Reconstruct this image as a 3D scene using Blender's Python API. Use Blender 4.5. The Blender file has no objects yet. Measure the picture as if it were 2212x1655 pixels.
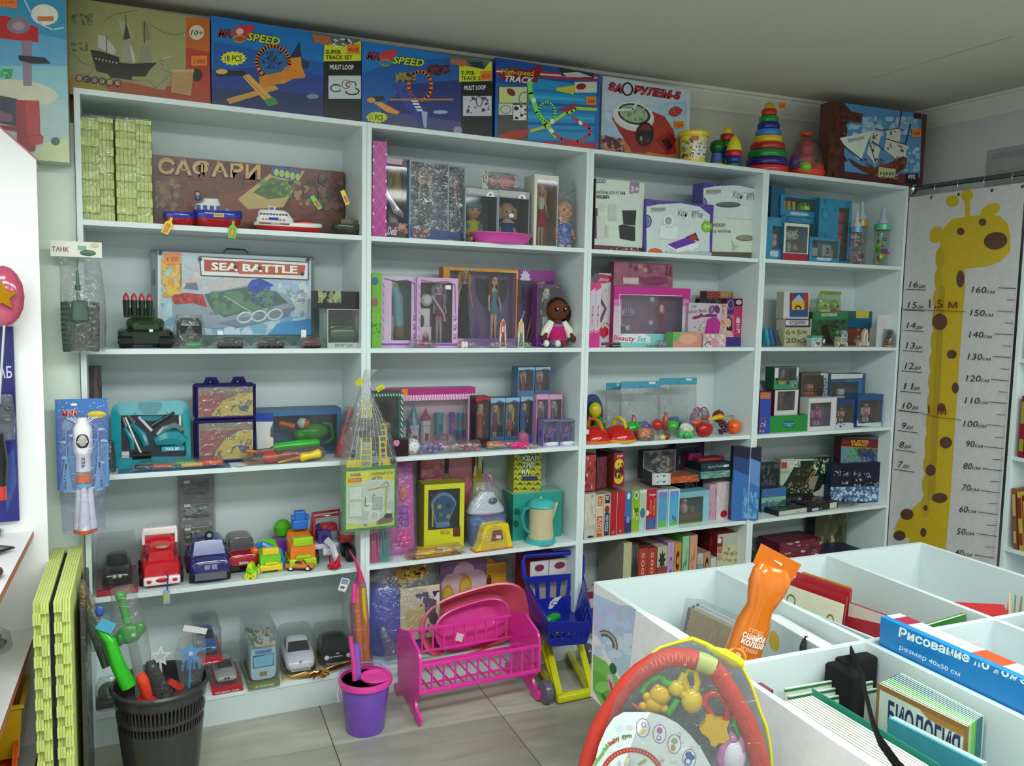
import bpy,math,random
from mathutils import Matrix,Vector
from math import sin,cos,pi,radians,atan2,hypot
TB='toy box'
rd,en,Ve,rg=radians,enumerate,Vector,range
SC=bpy.context.scene
COL=SC.collection
# camera
f_,yaw,pitch,roll=1786.2,.4482,-.0901,.0207
CAM=Ve((.0992,-2.9056,1.4602))
Fv=Ve((sin(yaw)*cos(pitch),cos(yaw)*cos(pitch),sin(pitch)))
R0=Ve((cos(yaw),-sin(yaw),0));U0=R0.cross(Fv)
Rv=cos(roll)*R0+sin(roll)*U0;Uv=-sin(roll)*R0+cos(roll)*U0
cd=bpy.data.cameras.new('camera');cam=bpy.data.objects.new('camera',cd);COL.objects.link(cam)
cd.sensor_width=36;cd.lens=f_*36/2212;cd.clip_start=.05
m=Matrix((Rv,Uv,-Fv)).transposed().to_4x4();m.translation=CAM;cam.matrix_world=m
SC.camera=cam
# light and exposure
SC.view_settings.view_transform='Standard';SC.view_settings.look='None'
SC.view_settings.exposure=.12;SC.view_settings.gamma=1;SC.view_settings.use_curve_mapping=False
w=bpy.data.worlds.new('room_air');SC.world=w;w.use_nodes=True
w.node_tree.nodes['Background'].inputs[0].default_value=(.80,.88,.86,1)
w.node_tree.nodes['Background'].inputs[1].default_value=.16
def lamp(name,loc,sx,sy,watts,col,rot=(0,0,0)):
 l=bpy.data.lights.new(name,'AREA');l.shape='RECTANGLE';l.size=sx;l.size_y=sy
 l.energy=watts;l.color=col
 o=bpy.data.objects.new(name,l);COL.objects.link(o);o.location=loc;o.rotation_euler=rot
 return o
for lx,ly,le in((.25,-2.35,34),(1.55,-2.35,30),(2.85,-2.35,27),(.6,-3.9,26),(2.4,-3.9,24)):
 lamp('ceiling_lamp',(lx,ly,2.405),1.15,.55,le,(.93,1,.975))
lamp('rack_lamp',(-.33,-.85,1.93),.5,.12,4.5,(.93,1,1))
# helpers
def ray(px,py):return Fv+(px-1106)/f_*Rv+(827.5-py)/f_*Uv
VW=(0,0,1)
def view(ox,oy,s):
 global VW
 VW=(ox,oy,s)
def q(x,y):return(VW[0]+x/VW[2],VW[1]+y/VW[2])
def at(x,y,/,**k):
 d=ray(*q(x,y));(ax,v),=k.items();i='xyz'.index(ax)
 return CAM+d*((v-CAM[i])/d[i])
def along(px,P,D):
 a=(px-1106)/f_;n=Rv-a*Fv
 return P+D*(-((P-CAM).dot(n))/D.dot(n))
def alongv(py,P,D):
 b=(827.5-py)/f_;n=Uv-b*Fv
 return P+D*(-((P-CAM).dot(n))/D.dot(n))
def lin(c):return c/12.92 if c<=.04045 else((c+.055)/1.055)**2.4
_hc={}
def hx(h):
 if isinstance(h,tuple):return h
 if h not in _hc:
  _hc[h]=tuple(lin(v/19)for v in(h//400,h//20%20,h%20))
 return _hc[h]
_mt={}
def mat(k):
 if k in _mt:return _mt[k]
 m=bpy.data.materials.new(k);m.use_nodes=True;nt=m.node_tree;N=nt.nodes;L=nt.links
 b=N['Principled BSDF'];at_=N.new('ShaderNodeAttribute');at_.attribute_name='Col'
 no=N.new('ShaderNodeTexNoise');no.inputs['Scale'].default_value=35;no.inputs['Detail'].default_value=3
 tc=N.new('ShaderNodeTexCoord');L.new(tc.outputs['Object'],no.inputs['Vector'])
 mx=N.new('ShaderNodeMix');mx.data_type='RGBA';mx.blend_type='MULTIPLY'
 mr=N.new('ShaderNodeMapRange');mr.inputs['To Min'].default_value=.86;mr.inputs['To Max'].default_value=1.08
 if k in('wall','board'):mr.inputs['To Min'].default_value=.97;mr.inputs['To Max'].default_value=1.02
 L.new(no.outputs['Fac'],mr.inputs['Value'])
 mx.inputs['Factor'].default_value=1
 L.new(at_.outputs['Color'],mx.inputs['A']);L.new(mr.outputs['Result'],mx.inputs['B'])
 L.new(mx.outputs['Result'],b.inputs['Base Color'])
 S=dict(card=(.42,.45),pr=(.30,.5),mt=(.6,.4),pl=(.22,.5),soft=(.85,.3),board=(.38,.5),wall=(.8,.2),metal=(.18,.5),foam=(.8,.2),gl=(.1,.6))
 if k in S:b.inputs['Roughness'].default_value=S[k][0];b.inputs['Specular IOR Level'].default_value=S[k][1]
 if k=='metal':b.inputs['Metallic'].default_value=1
 if k in('soft','wall','foam'):
  bp=N.new('ShaderNodeBump');bp.inputs['Strength'].default_value=.25;n2=N.new('ShaderNodeTexNoise')
  n2.inputs['Scale'].default_value=400 if k!='wall'else 120;L.new(tc.outputs['Object'],n2.inputs['Vector'])
  L.new(n2.outputs['Fac'],bp.inputs['Height']);bp.inputs['Distance'].default_value=.002;L.new(bp.outputs[0],b.inputs['Normal'])
 if k in('fm','cl','tint'):
  out=N['Material Output'];tr=N.new('ShaderNodeBsdfTransparent');gl=N.new('ShaderNodeBsdfGlossy')
  gl.inputs['Roughness'].default_value=.12 if k=='fm'else .05
  lw=N.new('ShaderNodeLayerWeight');lw.inputs['Blend'].default_value=.5
  fr=N.new('ShaderNodeMath');fr.operation='POWER';fr.inputs[1].default_value=3.2;L.new(lw.outputs['Facing'],fr.inputs[0])
  ms=N.new('ShaderNodeMixShader');L.new(mx.outputs['Result'],tr.inputs['Color'])
  ma=N.new('ShaderNodeMath');ma.operation='MULTIPLY_ADD';ma.use_clamp=True
  L.new(fr.outputs[0],ma.inputs[0]);ma.inputs[1].default_value=.6;ma.inputs[2].default_value=.05 if k=='fm'else .035
  L.new(ma.outputs[0],ms.inputs['Fac'])
  df=N.new('ShaderNodeBsdfDiffuse');df.inputs['Color'].default_value=(.8,.83,.82,1)
  m2=N.new('ShaderNodeMixShader');m2.inputs['Fac'].default_value=.06 if k=='fm'else .03
  L.new(tr.outputs[0],m2.inputs[1]);L.new(df.outputs[0],m2.inputs[2])
  L.new(m2.outputs[0],ms.inputs[1]);L.new(gl.outputs[0],ms.inputs[2])
  mr.inputs['To Min'].default_value=.95;mr.inputs['To Max'].default_value=1
  if k=='fm':
   bp=N.new('ShaderNodeBump');n2=N.new('ShaderNodeTexNoise');n2.inputs['Scale'].default_value=28;n2.inputs['Distortion'].default_value=1.5
   L.new(tc.outputs['Object'],n2.inputs['Vector']);L.new(n2.outputs['Fac'],bp.inputs['Height'])
   bp.inputs['Strength'].default_value=.8;bp.inputs['Distance'].default_value=.012
   L.new(bp.outputs[0],gl.inputs['Normal']);L.new(bp.outputs[0],lw.inputs['Normal'])
  L.new(ms.outputs[0],out.inputs['Surface'])
 _mt[k]=m
 return m
def J(*a):return [(x*10,y*10) for x,y in zip(a[::2],a[1::2])]
def Q(*a):return list(zip(a[::2],a[1::2]))
def OB(m,n,lab=None):return oj(m,n,lab,pa=r_)
def O(n,lab=None):return oj(g,n,lab,pa=r_)
class G:
 def __init__(s,c=6315,k='pl'):s.v=[];s.f=[];s.c=[];s.m=[];s.s=[];s.ks=[k];s.col=c;s.X=None
 def mi(s,k):
  if k is None:return 0
  if k not in s.ks:s.ks.append(k)
  return s.ks.index(k)
 def add(s,vs,fs,c=None,k=None,sm=False):
  n=len(s.v);c=hx(c or s.col)
  s.v+=[tuple(s.X@Ve(p))for p in vs]if s.X else[tuple(p)for p in vs]
  i=s.mi(k)
  for a in fs:s.f.append(tuple(n+j for j in a));s.c.append(c);s.m.append(i);s.s.append(sm)
  return s
 def box(s,a,b,c=None,k=None,cols=None):
  x0,y0,z0=a;x1,y1,z1=b
  vs=[(x0,y0,z0),(x1,y0,z0),(x1,y1,z0),(x0,y1,z0),(x0,y0,z1),(x1,y0,z1),(x1,y1,z1),(x0,y1,z1)]
  F=[(0,1,5,4),(1,2,6,5),(2,3,7,6),(3,0,4,7),(4,5,6,7),(3,2,1,0)]
  for i,f in en(F):s.add([vs[j]for j in f],[(0,1,2,3)],(cols or{}).get('frbltu'[i],c),k)
  return s
 def rb(s,a,b,r=.004,c=None,k=None,n=2):
  A=Ve(a);B=Ve(b);r=min(r,*((B[i]-A[i])/2*.98 for i in rg(3)))
  vs=[];fs=[];g={}
  m=n+1
  def P(i,j,k_):return(i,j,k_)
  N=2*m
  def key(i,j,l):
   t=(i,j,l)
   if t not in g:
    o=[];dv=[]
    for q_,(idx,ax)in en(((i,0),(j,1),(l,2))):
     if idx<=n:dv.append(-(1-idx/n)if n else-1);o.append(A[ax]+r)
     else:dv.append((idx-n-1)/n);o.append(B[ax]-r)
    d=Ve([sin(v_*pi/4)/cos(pi/4)*1 if abs(v_)<1 else v_ for v_ in dv])
    if max(abs(x)for x in d)>0:d=d/max(abs(x)for x in d)
    d=d.normalized()if d.length else d
    g[t]=len(vs);vs.append(Ve(o)+d*r)
   return g[t]
  M=2*n+1
  for(ax,sd)in((0,0),(0,1),(1,0),(1,1),(2,0),(2,1)):
   for u in rg(M):
    for w_ in rg(M):
     q4=[]
     for du,dw in((0,0),(1,0),(1,1),(0,1)):
      t=[0,0,0];t[ax]=M if sd else 0;t[(ax+1)%3]=u+du;t[(ax+2)%3]=w_+dw
      q4.append(key(*t))
     if not sd:q4.reverse()
     fs.append(tuple(q4))
  return s.add(vs,fs,c,k,True)
 def lt(s,pr,o=(0,0,0),c=None,k=None,n=20,ax='z',cs=None,sx=1,sy=1):
  vs=[];fs=[]
  for r,z in pr:
   for i in rg(n):
    a=2*pi*i/n;p=(r*cos(a)*sx,r*sin(a)*sy,z)
    if ax=='x':p=(p[2],p[0],p[1])
    if ax=='y':p=(p[1],p[2],p[0])
    vs.append((p[0]+o[0],p[1]+o[1],p[2]+o[2]))
  m=len(pr)
  for j in rg(m-1):
   fj=[(j*n+i,j*n+(i+1)%n,(j+1)*n+(i+1)%n,(j+1)*n+i)for i in rg(n)]
   if cs:s.add([vs[t]for t in rg(j*n,(j+2)*n)],[tuple(t-j*n for t in f)for f in fj],cs[j%len(cs)],k,True)
   else:fs+=fj
  if not cs:
   if pr[0][0]>1e-5:fs.append(tuple(rg(n-1,-1,-1)))
   if pr[-1][0]>1e-5:fs.append(tuple((m-1)*n+i for i in rg(n)))
   s.add(vs,fs,c,k,True)
  return s
 def ba(s,o,r,c=None,k=None,n=14,m=8):
  if not hasattr(r,'__len__'):r=(r,r,r)
  X0=s.X;T_=Matrix.Translation(o)@Matrix.Diagonal((r[0],r[1],r[2],1))
  s.X=(X0@T_)if X0 else T_
  s.lt([(sin(pi*i/m)+1e-6*(i in(0,m)),-cos(pi*i/m))for i in rg(m+1)],c=c,k=k,n=n);s.X=X0
  return s
 def lf(s,st,ax='y',n=16,e=2.6,c=None,k=None,cap=True):
  vs=[]
  for t,u0,v0,ru,rv in st:
   for i in rg(n):
    a=2*pi*(i+.5)/n;ca,sa=cos(a),sin(a)
    u=u0+ru*math.copysign(abs(ca)**(2/e),ca);v=v0+rv*math.copysign(abs(sa)**(2/e),sa)
    vs.append({'y':(u,t,v),'x':(t,u,v),'z':(u,v,t)}[ax])
  m=len(st);fs=[(j*n+i,j*n+(i+1)%n,(j+1)*n+(i+1)%n,(j+1)*n+i)for j in rg(m-1)for i in rg(n)]
  if cap:fs+=[tuple(rg(n-1,-1,-1)),tuple((m-1)*n+i for i in rg(n))]
  return s.add(vs,fs,c,k,True)
 def tu(s,pts,r,c=None,k=None,n=8,cd0=False,flat=1):
  P=[Ve(p)for p in pts];m=len(P);rr=r if hasattr(r,'__len__')else[r]*m
  vs=[];up=Ve((0,0,1));prev=None
  for i in rg(m):
   a=P[(i-1)%m]if cd0 or i else P[0];b=P[(i+1)%m]if cd0 or i<m-1 else P[-1]
   t=(b-a).normalized()if(b-a).length>1e-9 else Ve((0,0,1))
   if prev is None:
    u=up if abs(t.z)<.9 else Ve((1,0,0));u=(u-t*u.dot(t)).normalized()
   else:
    u=prev-t*prev.dot(t);u=u.normalized()if u.length>1e-6 else prev
   prev=u;w_=t.cross(u)
   for j in rg(n):
    an=2*pi*j/n;vs.append(P[i]+u*cos(an)*rr[i]+w_*sin(an)*rr[i]*flat)
  fs=[(i*n+j,i*n+(j+1)%n,((i+1)%m)*n+(j+1)%n,((i+1)%m)*n+j)for i in rg(m if cd0 else m-1)for j in rg(n)]
  if not cd0:fs+=[tuple(rg(n-1,-1,-1)),tuple((m-1)*n+j for j in rg(n))]
  return s.add(vs,fs,c,k,True)
 def pm(s,poly,a,b,ax='y',c=None,k=None,holes=None,sc=1,sm=False):
  cx=sum(p[0]for p in poly)/len(poly);cz=sum(p[1]for p in poly)/len(poly)
  def P(u,w_,t):
   return{'y':(u,t,w_),'x':(t,u,w_),'z':(u,w_,t)}[ax]
  n=len(poly)
  A=[P(u,w_,a)for u,w_ in poly];B=[P(cx+(u-cx)*sc,cz+(w_-cz)*sc,b)for u,w_ in poly]
  s.add(A+B,[(i,(i+1)%n,n+(i+1)%n,n+i)for i in rg(n)],c,k,sm)
  s.add(A,[tuple(rg(n-1,-1,-1))],c,k);s.add(B,[tuple(rg(n))],c,k)
  return s
def T(name,lb=None,cat=None,M=None,gr=None,kind=None,me=None,pa=None):
 o=bpy.data.objects.new(name,me);COL.objects.link(o)
 if M is not None:o.matrix_world=M
 if lb:o['label']=lb
 if cat:o['category']=cat
 if gr:o['group']=gr
 if kind:o['kind']=kind
 if pa:o.parent=pa
 return o
def mesh(g,name):
 me=bpy.data.meshes.new(name);me.from_pydata(g.v,[],g.f)
 for k in g.ks:me.materials.append(mat(k))
 me.polygons.foreach_set('material_index',g.m);me.polygons.foreach_set('use_smooth',g.s)
 ca=me.color_attributes.new('Col','FLOAT_COLOR','CORNER');buf=[]
 for p,c in zip(g.f,g.c):buf+=(c[0],c[1],c[2],1)*len(p)
 ca.data.foreach_set('color',buf);me.set_sharp_from_angle(angle=rd(38))
 return me
def oj(g,name,lb=None,cat=None,M=None,gr=None,kind=None,pa=None):
 return T(name,lb,cat,M,gr,kind,mesh(g,name),pa)
def dup(o,M=None,lb=None,pa=None):
 c=o.copy();COL.objects.link(c);c.parent=pa
 if M is not None:c.matrix_world=M
 if lb:c['label']=lb
 for ch in list(o.children):dup(ch,pa=c)
 return c
def TM(x,y,z,rz=0,rx=0,ry=0,s=1):
 return Matrix.Translation((x,y,z))@Matrix.Rotation(rd(rz),4,'Z')@Matrix.Rotation(rd(ry),4,'Y')@Matrix.Rotation(rd(rx),4,'X')@Matrix.Scale(s,4)
 # text outlines from the built-in font
_tx={}
def tmesh(t,b=0):
 if(t,b)in _tx:return _tx[(t,b)]
 cu=bpy.data.curves.new('t','FONT');cu.body=t;cu.size=1;cu.resolution_u=2;cu.offset=.0075*b;cu.fill_mode='FRONT'
 o=bpy.data.objects.new('t',cu);me=bpy.data.meshes.new_from_object(o)
 me.calc_loop_triangles()
 vs=[(v.co.x,v.co.y)for v in me.vertices];fs=[tuple(p.vertices)for p in me.loop_triangles]
 bpy.data.objects.remove(o);bpy.data.meshes.remove(me);bpy.data.curves.remove(cu)
 if vs:
  x0=min(v[0]for v in vs);x1=max(v[0]for v in vs)
  y1=.73
  vs=[((x-x0)/(x1-x0+1e-9),y/y1)for x,y in vs]
 _tx[(t,b)]=(vs,fs)
 return vs,fs
class Art:
 def __init__(s,g,M,face,w,h,d=0,uv=False,k='pr',off=0):
  s.g=g;s.Mi=M.inverted();s.face=face;s.w=w;s.h=h;s.d=d;s.uv=uv;s.L=1;s.k=k;s.o=off
  s.cm=s.Mi@CAM;s.R3=s.Mi.to_3x3()
 def m(s,x,y):
  if s.uv:return(x/100*s.w,(1-y/100)*s.h)
  d=s.R3@ray(*q(x,y));o=s.cm
  if s.face=='f':t=(s.o-o.y)/d.y;p=o+d*t;return(p.x,p.z)
  if s.face=='l':t=-o.x/d.x;p=o+d*t;return(s.w-p.y,p.z)
  if s.face=='t':t=(s.d-o.z)/d.z;p=o+d*t;return(p.x,p.y)
  if s.face=='r':t=(s.d-o.x)/d.x;p=o+d*t;return(p.y,p.z)
 def p3(s,a,b):
  e=s.L*6e-5
  if s.face=='f':return(a,s.o-e,b)
  if s.face=='l':return(-e,s.w-a,b)
  if s.face=='t':return(a,b,s.d+e)
  if s.face=='r':return(s.d+e,a,b)
 def clip(s,P,R=None):
  R=R or(0,0,s.w,s.h)
  for ax,lim,sg in((0,R[0],1),(0,R[2],-1),(1,R[1],1),(1,R[3],-1)):
   o=[];n=len(P)
   for i in rg(n):
    A=P[i];B=P[(i+1)%n];da=(A[ax]-lim)*sg;db=(B[ax]-lim)*sg
    if da>=0:o.append(A)
    if(da>=0)!=(db>=0):
     t=da/(da-db);o.append((A[0]+(B[0]-A[0])*t,A[1]+(B[1]-A[1])*t))
   P=o
   if len(P)<3:return[]
  return P
 hole=None
 def raw(s,P,c):
  if s.hole:
   x0,y0,x1,y1=s.hole;W,H=s.w,s.h
   xs=[p[0]for p in P];ys=[p[1]for p in P]
   if max(xs)>x0 and min(xs)<x1 and max(ys)>y0 and min(ys)<y1:
    for R in((0,0,x0,H),(x1,0,W,H),(x0,y1,x1,H),(x0,0,x1,y0)):s.raw2(P,c,R)
    return
  s.raw2(P,c)
 def raw2(s,P,c,R=None):
  P=s.clip(P,R)
  if len(P)>=3:s.g.add([s.p3(*a)for a in P],[tuple(rg(len(P)))],c,s.k)
 def p(s,pts,c,nl=1):s.raw([s.m(*a)for a in pts],c);s.L+=nl;return s
 def fi(s,c):s.raw([(0,0),(s.w,0),(s.w,s.h),(0,s.h)],c);s.L+=1;return s
 def r(s,x0,y0,x1,y1,c):return s.p([(x0,y0),(x1,y0),(x1,y1),(x0,y1)],c)
 def e(s,x,y,rx,ry,c,an=0,n=18,a0=0,a1=360):
  ca,sa=cos(rd(an)),sin(rd(an));P=[]
  for i in rg(n+(a1-a0<360)):
   t=rd(a0+(a1-a0)*i/n);u,v=rx*cos(t),ry*sin(t);P.append((x+u*ca-v*sa,y+u*sa+v*ca))
  return s.p(P,c)
 def ri(s,x,y,rx,ry,w_,c,an=0,a0=0,a1=360,n=20):
  ca,sa=cos(rd(an)),sin(rd(an));P=[]
  for i in rg(n+1):
   t=rd(a0+(a1-a0)*i/n);u,v=rx*cos(t),ry*sin(t);P.append((x+u*ca-v*sa,y+u*sa+v*ca))
  return s.l(P,w_,c)
 def l(s,P,w_,c):
  for i in rg(len(P)-1):
   (x0,y0),(x1,y1)=P[i],P[i+1];L_=hypot(x1-x0,y1-y0)or 1;nx,ny=-(y1-y0)/L_*w_/2,(x1-x0)/L_*w_/2
   ex,ey=(x1-x0)/L_*w_*.2,(y1-y0)/L_*w_*.2
   s.raw([s.m(*a)for a in((x0+nx-ex,y0+ny-ey),(x1+nx+ex,y1+ny+ey),(x1-nx+ex,y1-ny+ey),(x0-nx-ex,y0-ny-ey))],c)
  s.L+=1;return s
 def star(s,x,y,r0,r1,c,n=12,sy=1):
  return s.p([(x+(r0,r1)[i%2]*cos(pi*i/n),y+(r0,r1)[i%2]*sin(pi*i/n)*sy)for i in rg(2*n)],c)
 def t(s,txt,x0,y0,x1,y1,h,c,b=0,out=None,sh=0,ow=3.5):
  if out:s._t(txt,x0,y0,x1,y1,h,out,b+ow,sh)
  return s._t(txt,x0,y0,x1,y1,h,c,b,sh)
 def _t(s,txt,x0,y0,x1,y1,h,c,b,sh):
  vs,fs=tmesh(txt,b);V=[]
  L_=hypot(x1-x0,y1-y0)or 1;ux,uy=(x1-x0)/L_,(y1-y0)/L_
  if s.uv:nx,ny=0,-1
  else:nx,ny=uy,-ux
  if abs(ux)>.3 and not s.uv:nx,ny=nx*.3,-1
  for a,bb in vs:
   a2=a+bb*sh*h/L_
   X=x0+(x1-x0)*a2+nx*bb*h;Y=y0+(y1-y0)*a2+ny*bb*h
   V.append(s.m(X,Y))
  e=1e-4
  fs=[f for f in fs if all(-e<=V[i][0]<=s.w+e and-e<=V[i][1]<=s.h+e for i in f)]
  s.g.add([s.p3(*a)for a in V],fs,c,s.k);s.L+=1;return s
 def n(s,x0,y0,x1,y1,pal,n=30,sz=None,seed=1,asp=1):
  rn=random.Random(seed);sz=(sz or max(x1-x0,y1-y0)*.1)*.8;n=int(n*1.5)
  for i in rg(n):
   x=rn.uniform(x0,x1);y=rn.uniform(y0,y1);r_=sz*rn.uniform(.35,1.1);a0=rn.uniform(0,6);kk=rn.randint(4,7)
   P=[(min(max(x+cos(a0+6.283*j/kk)*r_*rn.uniform(.5,1.2)*asp,x0),x1),min(max(y+sin(a0+6.283*j/kk)*r_*rn.uniform(.5,1.2),y0),y1))for j in rg(kk)]
   s.raw([s.m(*a)for a in P],pal[i%len(pal)]);s.L+=.2
  s.L=int(s.L)+1;return s
 def txl(s,x0,y0,x1,y1,c,rows=3,seed=1):
  rn=random.Random(seed);H=(y1-y0)/rows
  for i in rg(rows):
   x=x0;y=y0+H*i;e=x1-(x1-x0)*rn.uniform(0,.35)
   while x<e:
    w_=min(rn.uniform(.06,.2)*(x1-x0),e-x);s.raw([s.m(*a)for a in((x,y),(x+w_,y),(x+w_,y+H*.5),(x,y+H*.5))],c);x+=w_*1.25
  s.L+=1;return s
 def bar(s,x0,y0,x1,y1,c=1263,n=12):
  for i in rg(n):
   x=x0+(x1-x0)*i/n;s.raw([s.m(*a)for a in((x,y0),(x+(x1-x0)/n*(.3+.35*(i*7%3)/2),y0),(x+(x1-x0)/n*(.3+.35*(i*7%3)/2),y1),(x,y1))],c)
  s.L+=1;return s
def fr0(z,xl,xr,yt,y=None,rot=0,yb=None):
 """front face of an upright thing: view columns xl..xr, top row yt (at the left edge), standing at height z on plane y (or seen at row yb)"""
 a=q(xl,yt);b=q(xr,yt)
 if y is None:y=at(xl,yb,z=z).y
 P0=along(a[0],Ve((0,y,z)),Ve((1,0,0)))
 D=Ve((cos(rd(rot)),sin(rd(rot)),0));P1=along(b[0],P0,D)
 w_=(P1-P0).length;P2=alongv(a[1],P0,Ve((0,0,1)))
 return P0,w_,P2.z-P0.z
def tg(g,A,x,y,w_,h,txt='',c=7403,tc=3281):
 A.p([(x,y),(x+w_,y),(x+w_,y+h),(x,y+h)],c)
 if txt:A.t(txt,x+w_*.12,y+h*.78,x+w_*.88,y+h*.78,h*.45,tc,1)
def bx(name,lb,cat,z,xl,xr,yt,d=.05,c=7999,y=None,rot=0,yb=None,ti=0,gr=None,art=None,sj=None,top=None,k='card',cols=None,tags=(),h=None):
 """a printed carton; returns (object, matrix, w, h)"""
 global VW
 V0=VW;P0,w_,hh=fr0(z,xl,xr,yt,y,rot,yb);hh=h or hh
 M=TM(P0.x,P0.y,P0.z,rot,-ti)
 g=G(c,k);g.box((0,0,0),(w_,d,hh),c,cols=cols or{'l':sj or c,'t':top or sj or c,'r':sj or c})
 A=Art(g,M,'f',w_,hh)
 if art:art(A)
 o=oj(g,name,lb,cat,M,gr);VW=V0
 for t in tags:
  gg=G(7403,'pr');A2=Art(gg,M,'f',w_+.02,hh+.03);A2.L=40 if A.L>35 else 36;A2.L=max(A.L+2,10)
  tg(gg,A2,*t);oj(gg,'price_tag','orange handwritten price sticker'if len(t)<6 or t[5]==7403 else None,pa=o)
 return o,M,w_,hh
 # SETTING
Z1,Z2,Z3,Z4,Z0,ZT=1.7062,1.3057,.9022,.5026,.111,2.1
WH=6757;BACK=.285
def st(name,g,**k):return oj(g,name,kind='structure',**k)
CZ=2.62
def cz(x):return 2.43+.024*x
g=G(6735,'wall');g.box((-1.2,BACK+.004,-.1),(4.05,BACK+.1,CZ));st('wall_back',g)
g=G(6736,'wall');g.box((3.95,-5,-.1),(4.05,BACK+.004,CZ));st('wall_right',g)
g=G(7157,'wall');g.box((-.75,-5,-.1),(-.62,BACK+.004,CZ));st('wall_left',g)
g=G(6315,'wall');g.box((-.75,-5.1,-.1),(4.05,-5,CZ));st('wall_front',g)
g=G(6314,'wall');g.box((-.75,-5.1,0),(4.05,BACK+.1,.1));g.v=[(x,y,z+cz(x))for x,y,z in g.v];st('ceiling',g)
g=G(7177,'wall');g.box((-.62,.03,0),(-.003,BACK+.004,2));st('wall_panel',g)
def cornice(name,a,b,nrm):
 g=G(7156,'wall');pr=Q(0,0,0,-.088,.008,-.09,.012,-.082,.012,-.074,.018,-.068,.03,-.05,.046,-.03,.052,-.024,.052,-.014,.066,-.012,.07,-.004,.07,0)
 A=Ve(a);B=Ve(b);Nn=Ve(nrm);n=len(pr)
 vs=[A+Nn*u+Ve((0,0,v))for u,v in pr]+[B+Nn*u+Ve((0,0,v))for u,v in pr]
 g.add(vs,[(i,(i+1)%n,n+(i+1)%n,n+i)for i in rg(n)]);st(name,g)
cornice('trim_1',(-.62,BACK+.004,cz(-.62)),(3.95,BACK+.004,cz(3.95)),(0,-1,0))
cornice('trim_2',(3.95,-4.9,cz(3.95)),(3.95,BACK+.004,cz(3.95)),(-1,0,0))
g=G(5473,'wall');a=at(1880,168,z=2.51);b=at(2190,75,z=2.51);a.z=cz(a.x);b.z=cz(b.x);d_=(b-a).normalized();nn=Ve((-d_.y,d_.x,0))*.003
g.add([a+nn-Ve((0,0,.0006)),a-nn-Ve((0,0,.0006)),b-nn-Ve((0,0,.0006)),b+nn-Ve((0,0,.0006))],[(0,1,2,3)]);st('trim_3',g)
g=G(2084,'mt');g.box((-.75,-5,-.1),(3.95,BACK+.004,-.003));fl=st('floor',g)
def tilemat():
 m=bpy.data.materials.new('tile_stone');m.use_nodes=True;nt=m.node_tree;N=nt.nodes;L=nt.links;b=N['Principled BSDF']
 tc=N.new('ShaderNodeTexCoord');mp=N.new('ShaderNodeMapping');mp.inputs['Rotation'].default_value[2]=rd(35);mp.inputs['Scale'].default_value=(1.2,5.5,1)
 ob=N.new('ShaderNodeObjectInfo');vm=N.new('ShaderNodeVectorMath');vm.operation='ADD'
 L.new(tc.outputs['Object'],vm.inputs[0]);L.new(ob.outputs['Location'],vm.inputs[1]);L.new(vm.outputs[0],mp.inputs['Vector'])
 n1=N.new('ShaderNodeTexNoise');n1.inputs['Scale'].default_value=2.2;n1.inputs['Detail'].default_value=7;n1.inputs['Distortion'].default_value=.9;L.new(mp.outputs[0],n1.inputs['Vector'])
 r=N.new('ShaderNodeValToRGB');e=r.color_ramp.elements
 e[0].position=.32;e[0].color=(*hx(4630),1);e[1].position=.72;e[1].color=(*hx(5472),1);x=e.new(.5);x.color=(*hx(5051),1)
 L.new(n1.outputs['Fac'],r.inputs[0]);L.new(r.outputs[0],b.inputs['Base Color']);b.inputs['Roughness'].default_value=.33
 return m
tm_=tilemat();ang=-3.5;T0=Ve((1.326,-.323,0));ts=.6
ux=Ve((cos(rd(ang)),sin(rd(ang)),0));uy=Ve((-ux.y,ux.x,0))
g=G();g.rb((.0014,.0014,-.012),(ts-.0014,ts-.0014,0),.0012,7999,n=1);tme=mesh(g,'tile');tme.materials[0]=tm_
for i in rg(-4,5):
 for j in rg(-6,2):
  p=T0+ux*ts*i+uy*ts*j
  o=T('tile',me=tme,pa=fl);o.matrix_world=TM(p.x,p.y,0,ang)
  c_=p+(ux+uy)*ts/2
  if not(-.9<c_.x<4.2 and-3.4<c_.y<.4):bpy.data.objects.remove(o)
  # BOOKCASES
th=.0165
def bookcase(x0,x1,lab,rec=.0,lx=True,rx=True,shelves=(Z1,Z2,Z3,Z4)):
 r_=T('bookcase',lab,'bookcase',TM(x0,0,0),'white bookcases along the back wall');W=x1-x0
 def b(nm,a,c,col=WH):oj(G(col,'board').box(a,c),nm,pa=r_)
 b('side_panel',(0,0,0),(th,BACK-.004,ZT));b('side_panel',(W-th,0,0),(W,BACK-.004,ZT))
 b('top_panel',(th,0,ZT-th),(W-th,BACK-.004,ZT));b('back_panel',(th,BACK-.004,.05),(W-th,BACK,ZT-.002),6336)
 b('bottom_panel',(th,0,Z0-th),(W-th,BACK-.004,Z0));b('plinth',(th,.003,0),(W-th,.018,Z0-th-.0015),6336)
 for z in shelves:b('shelf',(th,.001+rec,z-th),(W-th,BACK-.004,z))
 return r_
PT=.912
bookcase(0,PT-.001,'leftmost white bookcase, holding boats, tanks, tool sets and toy cars')
bookcase(PT,2*PT-.001,'second white bookcase from the left, holding dolls and toy household things')
bookcase(2*PT,3*PT-.001,'third white bookcase from the left, holding kitchen toys and puzzle boxes',.009)
bookcase(3*PT,4*PT,'rightmost white bookcase on the back wall, beside the giraffe height chart')
X0,X1,X2,X3,X4=0,PT,2*PT,3*PT,4*PT
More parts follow.
